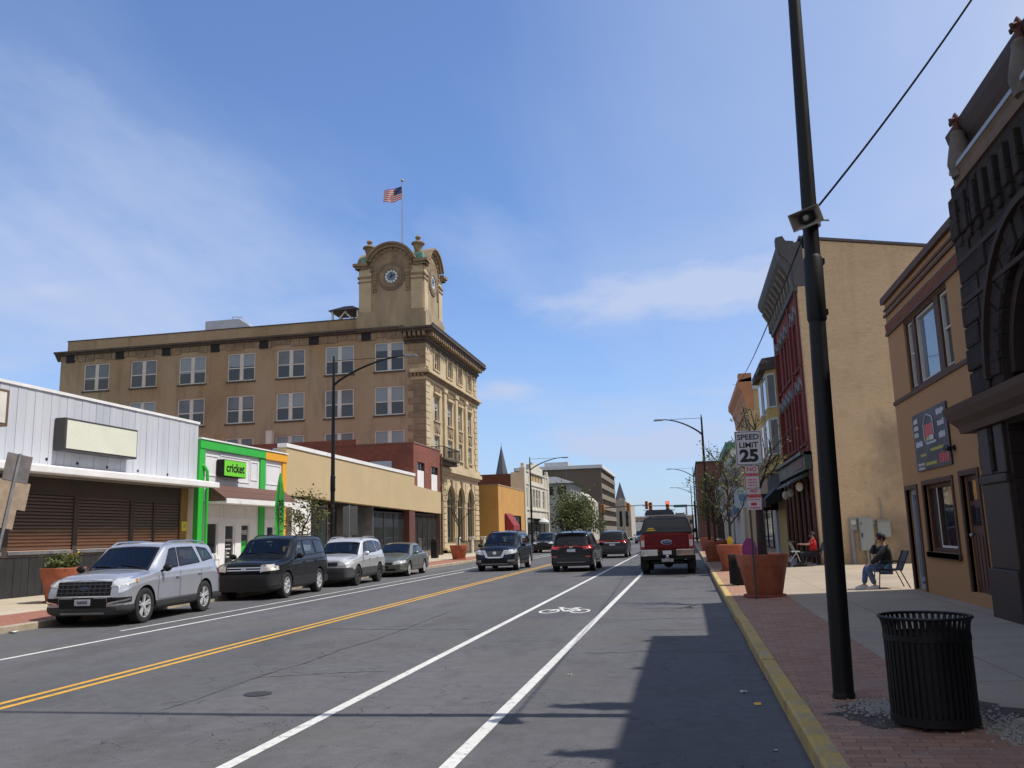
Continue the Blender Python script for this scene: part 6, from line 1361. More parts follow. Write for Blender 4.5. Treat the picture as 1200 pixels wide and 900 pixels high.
    def oval(s, name, end, x, z, rx, rz, m, d=.02, ring=None):
        y = end * s.h; mb = MB(); mb.rings([[(x + rx * k * math.cos(2 * math.pi * j / 20), y + end * dd, z + rz * k * math.sin(2 * math.pi * j / 20)) for j in range(20)] for k, dd in ((1, 0), (1, d), (.9, d + .006))]); o = s.part(name, mb, m)
        if ring:
            mb = MB(); mb.rings([[(x + rx * k * math.cos(2 * math.pi * j / 20), y + end * dd, z + rz * k * math.sin(2 * math.pi * j / 20)) for j in range(20)] for k, dd in ((1.1, 0), (1.1, d - .004), (.97, d - .002))]); s.part(name + '_ring', mb, ring, parent=o)
def suv_spec(L=4.7, W=1.9, H=1.72, hd=1.02, bl=1.05, ax=(1.42, -1.3), **kw):
    h = L / 2; w = W / 2
    sp = dict(L=L, W=W, zb=.24, r=.36, axles=ax, top=[(h, hd - .16), (h - .05, hd - .05), (h - .22, hd + .0), (h - 1.15, hd + .06), (h - 1.28, hd + .09), (h - 2.05, H - .055), (h - 2.4, H - .01), (-h + 1.3, H), (-h + .42, H - .05), (-h + .30, H - .10), (-h + .06, bl + .08), (-h + .02, bl - .02), (-h, bl - .06)],
              belt=[(h, hd - .22), (h - .3, hd - .09), (h - 1.2, bl - .03), (0, bl), (-h + .5, bl + .03), (-h, bl - .1)], wid=[(h, w * .80), (h - .05, w * .87), (h - .16, w * .945), (h - .45, w * .985), (h - .9, w), (-h + .7, w), (-h + .25, w * .975), (-h + .06, w * .93), (-h, w * .88)],
              rw=[(h, w * .70), (h - .9, w * .80), (h - 1.3, w * .80), (h - 2.1, w * .76), (-h + .5, w * .755), (-h, w * .76)], fz=[(.2, -.06), (.32, .0), (.6, .01), (.75, -.02), (1.05, -.10)], rz=[(.2, -.05), (.35, .01), (.62, .01), (.72, -.03), (1.0, -.05), (1.1, -.05)],
              dense=[(-h + .02, -h + .5), (h - 2.2, h - 1.1)])
    sp.update(kw); return sp

# ---- 1: big silver SUV parked nearest
def cars():
    SIL = car_paint('silver_paint', (.44, .46, .52), .5, .3)
    h = 2.35
    sp = suv_spec(4.72, 1.98, 1.76, 1.08, 1.12, (1.52, -1.34), paint=SIL, clad=.46, r=.385, rim=.73, twin=True, spw=.055, spokes=5,
        glass=[[(.78, .10), (.02, .13), (-.08, .9), (.22, .9)], [(-.06, .13), (-1.12, .20), (-.95, .9), (-.14, .9)], [(-1.30, .24), (-1.93, .36), (-1.70, .86), (-1.16, .9)]],
        surround=[(.95, .06), (-1.2, .14), (-.98, .94), (.22, .94)], wind=(1.13, .40, .76, .64), rearw=(-2.09, -2.30, .64, .74), seams=[(1.0, .5, 1.02), (-.02, .42, 1.08), (-1.1, .6, 1.08)], hseams=[(1.0, -1.1, .48)], handles=[(.14, .96), (-.98, .99)], mirror=(.82, 1.18), mirm=M_BLACK, rail=(.3, -1.9), railm=M_CHROME, bar=(.37, .05, 1.05, -.88), barm=M_PLASTIC)
    c = Car('parked_suv', 'silver SUV with chrome wheels parked before the shuttered white store', 'car', (-12.55, 18.33, 0), math.pi + .085, sp, 'cars parked along the far kerb')
    c.root.scale = (.96, .955, .955); c.plate('grille', 1, -.62, .62, .66, .96, M_BLACK, d=.01); c.bars('grille_bar', 1, -.6, .6, .69, .94, 3, mat('grille_dark', (.07, .07, .075), .3, .8), d=.022, t=.28)
    mb = MB(); y = c.h
    for k in range(9): x = -.5 + k * .125; mb.box(x - .012, x + .012, y - .02, y + .018, .68, .94)
    c.part('grille_mesh', mb, mat('grille_dark', (.07, .07, .075), .3, .8), smooth=False)
    c.plate('grille_surround', 1, -.66, .66, .63, .66, M_CHROME, d=.02); c.wrap('headlight', 1, .60, 1.86, (.84, .98), (.93, 1.05), M_HEAD)
    for sg in (-1, 1):
        mb = MB(); rows = []
        for k in range(5):
            y = lerp(1.90, 1.97, k / 4); rows.append([(sg * (c.sx(y, z) + .014), y, z) for z in (.915, .96, 1.0)])
        mb.grid(rows); c.part('indicator', mb, M_AMBER)
    c.wrap('lower_bumper', 1, 0, 1.95, (.24, .44), (.28, .42), M_PLASTIC, off=.012); c.wrap('fog_lamp_recess', 1, .56, 2.05, (.48, .62), (.52, .62), M_BLACK, off=.012); c.wrap('fog_lamp_chrome', 1, .58, 2.1, (.48, .51), (.56, .6), M_CHROME, off=.02)
    c.plate('lower_intake', 1, -.54, .54, .40, .60, M_BLACK_MATTE, d=.016); c.plate('skid_plate', 1, -.5, .5, .27, .31, M_STEEL, d=.03); c.plate('number_plate', 1, -.19, .17, .46, .59, M_PLATE, d=.035); c.plate('plate_holder', 1, -.24, .22, .43, .62, M_BLACK_MATTE, d=.03); c.plate('plate_mark', 1, -.13, .11, .49, .56, mat('plate_mark', (.18, .17, .22), .6, scale=30, var=.4), d=.038)
    c.oval('badge', 1, 0, .81, .10, .04, mat('badge_blue_dark', (.012, .02, .05), .3), ring=mat('grille_grey', (.16, .16, .17), .3, .8)); c.wrap('tail_light', -1, .55, -2.05, (.86, 1.06), (.92, 1.08), M_TAIL)
    mb = MB(); mb.box(-.03, .25, 1.0, 1.02, 1.39, 1.47); mb.v = [Vector((v.x, v.y - .18, v.z - .05)) for v in mb.v]
    # ---- 2: black boxy SUV
    BLK = car_paint('black_paint', (.010, .012, .013), .1, .2)
    sp = suv_spec(4.6, 1.96, 1.79, 1.07, 1.12, (1.40, -1.30), paint=BLK, clad=.52, cladm=mat('charcoal_cladding', (.02, .021, .022), .5), r=.37, rim=.64, spokes=6, spw=.10, top=[(2.3, .96), (2.25, 1.02), (2.05, 1.06), (1.15, 1.14), (1.05, 1.17), (.42, 1.70), (.1, 1.78), (-1.5, 1.79), (-1.95, 1.75), (-2.08, 1.66), (-2.24, 1.18), (-2.28, 1.06), (-2.3, 1.0)],
        glass=[[(.72, .10), (.02, .12), (-.04, .9), (.3, .9)], [(-.06, .12), (-.98, .14), (-.92, .9), (-.12, .9)], [(-1.12, .14), (-2.0, .2), (-1.88, .86), (-1.06, .9)]], surround=[(.85, .06), (-2.05, .1), (-1.9, .94), (.28, .94)], wind=(1.03, .42, .78, .68), rearw=(-2.1, -2.26, .68, .74), seams=[(.85, .5, 1.05), (-.02, .42, 1.08), (-1.02, .6, 1.08)], handles=[(.12, 1.0), (-.88, 1.02)], mirror=(.72, 1.2), rail=(.15, -1.8), fz=[(.2, -.04), (.32, .0), (.62, .02), (.8, 0), (1.05, -.05)], bar=(.56, .05, 1.0, -.9), barm=mat('charcoal_cladding', (.02, .021, .022), .5))
    c = Car('parked_suv', 'black boxy SUV parked between the two silver ones, before the phone shop', 'car', (-12.62, 25.2, 0), math.pi + .07, sp, 'cars parked along the far kerb')
    c.plate('grille', 1, -.52, .52, .80, .95, M_BLACK_MATTE); c.bars('grille_bar', 1, -.5, .5, .81, .95, 2, M_CHROME, d=.025, t=.4); c.plate('grille_end', 1, -.54, -.5, .78, .97, M_CHROME, d=.03)
    c.wrap('headlight', 1, .54, 2.02, (.80, .98), (.84, 1.0), mat('cloudy_lens', (.50, .47, .42), .2, coat=1.0, var=.15, scale=8)); c.wrap('front_bumper', 1, 0, 1.9, (.36, .72), (.42, .72), mat('charcoal_cladding', (.02, .021, .022), .5), off=.02)
    mb = MB(); y = c.h + .03
    for x in (-.05, .05): mb.box(x - .012, x + .012, y - .03, y, .83, .93)
    mb.box(-.05, .05, y - .03, y, .87, .89); c.part('badge', mb, M_CHROME, smooth=False); c.wrap('tail_light', -1, .6, -2.1, (.9, 1.3), (.95, 1.3), M_TAIL)
    # ---- 3: older silver SUV with dark cladding
    SI2 = car_paint('light_silver_paint', (.60, .61, .63), .4, .3); CL = mat('brown_grey_cladding', (.055, .055, .058), .55, var=.15)
    sp = suv_spec(4.5, 1.84, 1.68, 1.02, 1.06, (1.36, -1.26), paint=SI2, clad=.60, cladm=CL, r=.35, rim=.62, rimm=M_DARKRIM, glass=[[(.75, .1), (.0, .12), (-.06, .9), (.3, .9)], [(-.08, .12), (-1.0, .16), (-.9, .9), (-.14, .9)], [(-1.12, .18), (-1.9, .32), (-1.68, .84), (-1.02, .9)]], surround=[(.85, .06), (-1.06, .1), (-.94, .94), (.28, .94)], wind=(1.02, .38, .74, .64), rearw=(-2.0, -2.2, .62, .7), seams=[(.9, .62, 1.0), (-.02, .62, 1.02), (-1.0, .62, 1.02)], handles=[(.12, .93), (-.88, .95)], mirror=(.78, 1.12), mirm=SI2, rail=(.2, -1.7), railm=M_STEEL, bar=(.5, .12, .92, -.85), barm=CL)
    c = Car('parked_suv', 'light silver older SUV with dark grey lower cladding before the stucco store', 'car', (-12.6, 30.9, 0), math.pi + .06, sp, 'cars parked along the far kerb')
    c.plate('grille', 1, -.42, .42, .72, .86, M_BLACK); c.bars('grille_bar', 1, -.4, .4, .73, .85, 2, mat('grille_grey', (.16, .16, .17), .3, .8), d=.02, t=.3); c.wrap('headlight', 1, .46, 1.9, (.72, .90), (.78, .92), M_HEAD); c.wrap('front_bumper', 1, 0, 1.95, (.30, .66), (.34, .66), CL, off=.03); c.wrap('tail_light', -1, .6, -2.05, (.8, 1.15), (.85, 1.15), M_TAIL)
    # ---- 4: sage sedan
    SG = car_paint('sage_paint', (.20, .21, .165), .6, .3)
    h = 2.3
    sp = suv_spec(4.6, 1.76, 1.40, .90, .93, (1.36, -1.25), paint=SG, r=.31, zb=.2, rim=.68, spokes=7, spw=.08, top=[(2.3, .66), (2.24, .74), (2.0, .81), (1.1, .92), (1.0, .95), (.25, 1.34), (-.1, 1.40), (-.7, 1.39), (-1.0, 1.34), (-1.62, 1.0), (-1.75, .97), (-2.2, .92), (-2.27, .86), (-2.3, .8)], belt=[(2.3, .6), (2.0, .74), (1.0, .88), (0, .92), (-1.5, .94), (-2.3, .84)],
        glass=[[(.80, .06), (.02, .08), (-.06, .88), (.14, .88)], [(-.06, .08), (-1.0, .12), (-.88, .88), (-.12, .88)]], surround=[(.9, .03), (-1.2, .06), (-.9, .93), (.14, .93)], wind=(.97, .26, .72, .58), rearw=(-1.02, -1.58, .56, .68), seams=[(.92, .3, .86), (-.02, .3, .88), (-.98, .4, .88)], handles=[(.1, .82), (-.88, .84)], mirror=(.72, .98), mirm=SG, fz=[(.2, -.05), (.32, .0), (.5, .02), (.7, -.05), (.9, -.1)], rz=[(.2, -.03), (.4, .02), (.6, 0), (.9, -.05)], dense=[(-1.7, -.9), (.2, 1.1)])
    c = Car('parked_sedan', 'sage green four door sedan parked last before the terracotta planter', 'car', (-12.75, 37.4, 0), math.pi + .05, sp, 'cars parked along the far kerb')
    c.plate('grille', 1, -.34, .34, .53, .62, M_BLACK); c.plate('grille_surround', 1, -.36, .36, .62, .635, M_CHROME, d=.02); c.wrap('headlight', 1, .40, 1.92, (.53, .66), (.6, .70), M_HEAD); c.plate('number_plate', 1, -.17, .17, .38, .47, M_BLACK_MATTE); c.plate('air_intake', 1, -.5, .5, .27, .36, M_BLACK_MATTE); c.wrap('tail_light', -1, .45, -2.05, (.68, .82), (.7, .82), M_TAIL)
    # ---- 5: dark blue SUV driving towards us
    NV = car_paint('dark_blue_paint', (.014, .019, .032), .3, .2)
    sp = suv_spec(5.0, 1.96, 1.78, 1.08, 1.10, (1.5, -1.40), paint=NV, clad=.40, r=.37, rim=.68, spw=.13, glass=[[(.78, .1), (.02, .12), (-.06, .9), (.22, .9)], [(-.06, .12), (-1.1, .16), (-1.0, .9), (-.14, .9)], [(-1.25, .18), (-2.0, .3), (-1.85, .84), (-1.12, .9)]], surround=[(.9, .06), (-1.2, .12), (-1.05, .94), (.22, .94)], wind=(1.22, .46, .78, .66), rearw=(-2.22, -2.44, .64, .74), seams=[(1.0, .45, 1.02), (-.02, .4, 1.06), (-1.1, .6, 1.06)], handles=[(.12, .97), (-1.0, .99)], mirror=(.8, 1.16), rail=(.2, -1.9), bar=(.42, .02, 1.0, -.95), barm=M_CHROME)
    c = Car('moving_suv', 'dark blue SUV with a chrome framed grille driving towards the camera', 'car', (-8.7, 41.4, 0), math.pi, sp)
    c.plate('grille', 1, -.36, .36, .66, .92, mat('mesh_grille', (.07, .07, .075), .35, .5)); 
    mb = MB(); y = c.h
    for sg in (-1, 1): mb.hexa([(sg * x, y + d, z) for d in (-.02, .035) for x, z in ((.28, .62), (.40, .62), (.56, .96), (.44, .96))])
    mb.box(-.3, .3, y - .02, y + .033, .60, .66); c.part('grille_frame', mb, M_CHROME, smooth=False); c.oval('badge', 1, 0, .82, .09, .085, M_CHROME, d=.03)
    c.wrap('headlight', 1, .5, 1.95, (.74, .93), (.86, 1.02), M_HEAD); c.plate('air_intake', 1, -.6, .6, .36, .5, M_BLACK_MATTE); c.wrap('fog_lamp', 1, .62, 2.3, (.42, .52), (.44, .52), M_STEEL); c.plate('chrome_lip', 1, -.62, .62, .32, .345, M_CHROME, d=.03); c.wrap('tail_light', -1, .6, -2.2, (.9, 1.1), (.95, 1.1), M_TAIL)
    # ---- 6: black SUV seen from behind
    BK2 = car_paint('black_pearl_paint', (.010, .010, .012), .2, .2)
    sp = suv_spec(4.7, 1.88, 1.69, 1.0, 1.06, (1.36, -1.34), paint=BK2, clad=.36, r=.36, rim=.66, glass=[[(.75, .1), (.0, .12), (-.06, .9), (.3, .9)], [(-.08, .12), (-1.0, .18), (-.9, .88), (-.14, .9)], [(-1.12, .22), (-1.7, .4), (-1.55, .82), (-1.02, .88)]], surround=[(.85, .06), (-1.06, .1), (-.94, .94), (.28, .94)], wind=(1.1, .36, .74, .64), rearw=(-2.06, -2.30, .60, .72), seams=[(-.02, .4, 1.02), (-1.0, .6, 1.02)], handles=[(.1, .93), (-.9, .96)], mirror=(.78, 1.12), rail=(.2, -1.75),
        top=[(2.35, .84), (2.29, .93), (2.1, .99), (1.2, 1.06), (1.07, 1.09), (.3, 1.64), (-.05, 1.68), (-1.05, 1.69), (-1.93, 1.62), (-2.02, 1.57), (-2.29, 1.14), (-2.33, 1.02), (-2.35, .98)])
    c = Car('moving_suv', 'black SUV with lit red tail lights driving away beside the oncoming blue one', 'car', (-4.9, 39.3, 0), 0, sp)
    c.wrap('tail_light', -1, .52, -2.05, (.93, 1.06), (.97, 1.14), M_TAIL); c.wrap('brake_lamp', -1, .64, -2.22, (.96, 1.04), (1.0, 1.08), M_BRAKE, off=.012, n=9); c.plate('number_plate', -1, -.18, .18, .84, .96, M_PLATE); c.oval('badge', -1, 0, 1.04, .085, .045, M_CHROME); c.plate('rear_bumper', -1, -.78, .78, .38, .58, M_PLASTIC, d=.035); c.wrap('reflector', -1, .62, -2.32, (.62, .66), (.62, .66), M_TAIL); c.plate('chrome_strip', -1, -.6, .6, .40, .42, M_STEEL, d=.04)
    mb = MB(); mb.hexa([(x, -2.02 + a, z) for z, a in ((1.60, 0), (1.645, -.02)) for x, a in ((-.62, a), (.62, a), (.6, a - .12), (-.6, a - .12))]); c.part('spoiler', mb, BK2, bevel=.01); mb = MB(); mb.tube([(0, -1.7, 1.66), (0, -1.75, 1.72), (0, -1.85, 1.74)], [.03, .02, .008], 6); c.part('antenna', mb, M_BLACK)
    # ---- 7: dark grey SUV further
    GR = car_paint('dark_grey_paint', (.03, .032, .035), .5, .25)
    sp = dict(sp); sp.update(paint=GR, r=.35)
    c = Car('moving_suv', 'dark grey SUV driving away ahead of the black one', 'car', (-4.65, 57.2, 0), 0, sp)
    c.wrap('tail_light', -1, .70, -2.1, (.90, 1.1), (.95, 1.14), M_TAIL); c.wrap('brake_lamp', -1, .74, -2.25, (.94, 1.06), (.98, 1.08), M_BRAKE, off=.012, n=8); c.plate('number_plate', -1, -.18, .18, .78, .9, M_PLATE); c.plate('rear_bumper', -1, -.76, .76, .40, .6, M_PLASTIC, d=.03); c.plate('chrome_strip', -1, -.5, .5, .94, .98, M_CHROME, d=.02)
    # ---- parked and far cars
    def far(label, x, y, rz, paint, sp0, grp=None, nm='parked_suv'):
        q = dict(sp0); q.update(paint=paint); c = Car(nm, label, 'car', (x, y, 0), rz, q, grp); c.wrap('headlight', 1, .5, q['L'] / 2 - .4, (.76, .92), (.8, .95), M_HEAD); c.plate('grille', 1, -.45, .45, .68, .88, M_BLACK); c.wrap('tail_light', -1, .5, -q['L'] / 2 + .3, (.85, 1.0), (.88, 1.02), M_TAIL); return c
    far('dark car parked under the second street lamp, beyond the oncoming blue SUV', -12.2, 76, math.pi, car_paint('charcoal_paint', (.02, .022, .025), .4, .25), sp, 'cars parked along the far kerb', 'parked_car')
    far('small pale blue car far down the road beside the red truck', -5.9, 118, math.pi, car_paint('pale_blue_paint', (.12, .17, .24), .5, .25), sp, None, 'distant_car')
    far('small silver car waiting far away at the crossing', -8.8, 105, math.pi, SIL, sp, None, 'distant_car')
    # ---- 8: red pickup
    RED = car_paint('red_paint', (.115, .004, .007), .25, .25)
    h = 3.1; w = 1.0
    sp = dict(L=6.2, W=2.06, zb=.56, r=.45, gap=.08, tw=.29, rim=.6, axles=(1.95, -1.85), clad=.80, cladm=M_BLACK_MATTE, paint=RED, top=[(h, 1.27), (h - .06, 1.37), (h - .3, 1.42), (h - 1.3, 1.50), (h - 1.4, 1.53), (h - 2.0, 2.05), (h - 2.3, 2.12), (-.15, 2.12), (-.3, 2.10), (-.42, 2.01), (-.52, 1.60), (-.56, 1.54), (-h + .04, 1.53), (-h, 1.51)], belt=[(h, 1.17), (h - .3, 1.33), (h - 1.4, 1.45), (-h, 1.45)],
        wid=[(h, .84), (h - .06, .92), (h - .3, 1.0), (h - .6, 1.03), (-h + .3, 1.03), (-h + .03, 1.0), (-h, .985)], rw=[(h, .8), (h - 1.4, .88), (h - 2, .80), (-.4, .80), (-.6, .95), (-h, .95)], fz=[(.4, -.05), (.5, 0), (1.2, -.04)], rz=[(.4, 0), (1.3, 0)], dense=[(-.6, -.1), (.9, 1.8)],
        glass=[[(1.5, .06), (.75, .06), (.68, .9), (1.05, .9)], [(.66, .06), (-.32, .08), (-.26, .9), (.6, .9)]], surround=[(1.6, .03), (-.36, .04), (-.28, .94), (1.05, .94)], wind=(1.66, 1.12, .82, .72), seams=[(1.6, .75, 1.4), (.7, .75, 1.42), (-.4, .75, 1.44)], handles=[(.85, 1.32), (-.2, 1.32)], mirror=(1.5, 1.62))
    c = Car('pickup_truck', 'red pickup truck with dark bed canopy and loaded roof rack, seen from behind', 'truck', (-.76, 36.15, 0), 0, sp)
    c.plate('tailgate', -1, -.80, .80, .95, 1.50, RED, d=.02, bevel=.015); c.plate('tailgate_crease', -1, -.74, .74, 1.29, 1.31, mat('dark_red_line', (.08, .006, .008), .4), d=.024); c.plate('tailgate_crease', -1, -.74, .74, 1.06, 1.08, mat('dark_red_line', (.08, .006, .008), .4), d=.024)
    for sg in (-1, 1):
        t = c.plate('tail_light', -1, *sorted((sg * .81, sg * .975)), .98, 1.48, M_TAIL, d=.02); c.plate('reversing_lamp', -1, *sorted((sg * .83, sg * .955)), 1.05, 1.28, M_HEAD, d=.026, parent=t)
        mb = MB(); y = -c.h; mb.hexa([(sg * a, y + b, z) for z in (.70, .94) for a, b in ((.34, -.12), (1.0, -.05), (1.0, .12), (.34, .12))]); c.part('chrome_bumper', mb, M_CHROME, bevel=.02, smooth=False)
        mb = MB(); mb.box(*sorted((sg * .74, sg * 1.04)), -2.42, -2.38, .2, .7); c.part('mud_flap', mb, M_BLACK_MATTE, smooth=False)
    c.plate('bumper_step', -1, -.34, .34, .70, .90, M_BLACK_MATTE, d=.1); c.plate('number_plate', -1, -.16, .16, .75, .89, M_PLATE, d=.11)
    mb = MB(); mb.box(-.08, .08, -3.35, -3.0, .52, .62); mb.ball((0, -3.36, .68), .06, 10); mb.box(-.22, .22, -3.12, -3.06, .48, .6); c.part('tow_hitch', mb, M_STEEL, smooth=False)
    mb = MB(); mb.cyl((-.9, -1.85, .42), (.9, -1.85, .42), .07); mb.ball((0, -1.85, .42), .2, 10); mb.cyl((-.75, -3.0, .36), (-.75, -2.5, .4), .05); mb.box(-.6, .6, -2.9, -1, .42, .5); c.part('rear_axle', mb, M_BLACK_MATTE, smooth=False)
    c.oval('badge', -1, 0, 1.20, .19, .085, mat('badge_blue', (.02, .04, .14), .3), d=.03, ring=M_CHROME)
    fr = F((c.root.location.x, c.root.location.y - c.h - .058, 0), (1, 0, 0), (0, -1, 0)); t = text_obj('badge_lettering', 'Ford', .12, M_STEEL, c.root, fr, 0, 1.20, 0, shear=.3)
    can = MB(); P = lambda z, k: [(x * k[0], y, z) for x, y in ((-1, k[1]), (1, k[1]), (1, -.55), (-1, -.55))]
    can.rings([P(1.54, (.95, -3.02)), P(1.68, (.94, -2.99)), P(2.06, (.82, -2.80)), P(2.13, (.74, -2.72))]); co = c.part('bed_canopy', can, mat('black_canopy', (.014, .013, .014), .35), deform=False, smooth=False, bevel=.03)
    fr = MB(); fr.face([(-.84, -3.012, 1.61), (.84, -3.012, 1.61), (.74, -2.83, 2.04), (-.74, -2.83, 2.04)]); c.part('canopy_window', fr, M_CARGLASS, parent=co, deform=False)
    fr = MB(); fr.face([(-.72, -3.012, 1.63), (-.40, -3.012, 1.63), (-.40, -2.993, 1.675), (-.72, -2.993, 1.675)]); fr.face([(-.68, -2.985, 1.70), (-.46, -2.985, 1.70), (-.46, -2.966, 1.745), (-.68, -2.966, 1.745)]); fr.v = [Vector((v.x, v.y - .02, v.z)) for v in fr.v]; c.part('window_sticker', fr, mat('yellow_sticker', (.6, .38, .03), .5), parent=co, deform=False)
    mb = MB()
    for y in (-2.6, -.7): mb.box(-.78, .78, y - .03, y + .03, 2.18, 2.23)
    for sg in (-1, 1):
        for y in (-2.6, -.7): mb.box(sg * .66 - .03, sg * .66 + .03, y - .03, y + .03, 2.08, 2.18)
    mb.cyl((.80, -2.6, 2.2), (.80, -2.6, 2.5), .03); c.part('roof_rack', mb, M_STEEL, deform=False, smooth=False)
    b = thing('roof_cargo', 'grey rolled load lying on the red truck roof rack', 'cargo', (-.95, 34.4, 2.2)); mb = MB(); mb.hexa([(x - .95, y + 34.9, z) for z, q in ((2.235, 1), (2.42, .86)) for x, y in ((-.62 * q, -1.35 * q), (.52 * q, -1.35 * q), (.52 * q, 1.3 * q), (-.62 * q, 1.3 * q))]); mb.build('tarpaulin', mat('dark_tarp', (.03, .03, .034), .75, var=.25, scale=3, bmp=.4), b, bevel=.05)
    mb = MB()
    for y in (33.9, 35.6): mb.box(-1.6, -.4, y - .02, y + .02, 2.42, 2.435)
    mb.build('strap', M_BLACK_MATTE, b)
    b = thing('roof_ladder', 'short grey ladder carried beside the load on the truck rack', 'ladder', (-.3, 34.9, 2.2)); mb = MB()
    for x in (-.36, -.06): mb.box(x - .02, x + .02, 33.4, 36.6, 2.235, 2.3)
    mb.build('side_rail', M_STEEL, b); mb = MB()
    for k in range(10): mb.cyl((-.36, 33.6 + k * .3, 2.27), (-.06, 33.6 + k * .3, 2.27), .015, n=6)
    mb.build('rung', M_STEEL, b)
cars()
# ================================================================== street furniture, trees
def street_lamp(x, y, h, sg, label, arm=3.1, r=.1, name='street_lamp', cam=False):
    zb = zr(x) if x > 0 else zl(x); t = thing(name, label, 'street lamp', (x, y, zb), 'black street lamps along the road')
    b = MB(); b.lathe((x, y, zb - .02), [(r, 0), (r * .98, 1.2), (r * .86, 3.4), (r * .80, 4.6), (r * .66, 7.0), (r * .5, h - zb - .1), (r * .3, h - zb + .02)], 18); b.build('pole', M_BLACK, t, smooth=True)
    b = MB(); b.lathe((x, y, 3.55), [(r * .85, 0), (r * 1.0, .03), (r * 1.0, .62), (r * .82, .66)], 16)
    for z in (3.62, 4.12): b.box(x + r * .8, x + r * 1.15, y - .03, y + .03, z, z + .05)
    b.build('hinge_sleeve', M_BLACK, t, smooth=35)
    b = MB(); b.lathe((x, y, zb), [(r * 1.08, 0), (r * 1.08, .03), (r * 1.02, .05)], 16); b.build('base_collar', M_BLACK, t, smooth=35)
    b = MB(); pts = []; zj = h - 1.15
    for k in range(13):
        q = k / 12; pts.append((x + sg * arm * q, y, zj + .95 * math.sin(q * math.pi / 2) ** .8 + .1 * q))
    b.tube(pts, [lerp(.055, .03, k / 12) for k in range(13)], 8); b.tube([(x, y, h - .12), (x + sg * arm * .55, y, h - .12), (x + sg * arm * .9, y, h - .13)], .014, 5); b.build('bracket_arm', M_BLACK, t, smooth=True)
    e = pts[-1]; b = MB(); c = Vector((e[0] + sg * .28, y, e[2] - .01))
    b.hexa([(c.x + sg * u, y + v, c.z + w) for w, k in ((-.06, .8), (.045, .55)) for u, v in ((-.36 * k - .05, -.13 * k), (.34 * k, -.15 * k), (.34 * k, .15 * k), (-.36 * k - .05, .13 * k))]); b.build('lamp_head', mat('lamp_grey', (.16, .165, .17), .45, .3), t, bevel=.02)
    b = MB(); b.box(x - .03, x + .03, y - .03, y + .03, h, h + .08); b.build('pole_cap', M_BLACK, t)
    if cam: t.rotation_euler = (0, rad(1.1), 0)
    return t
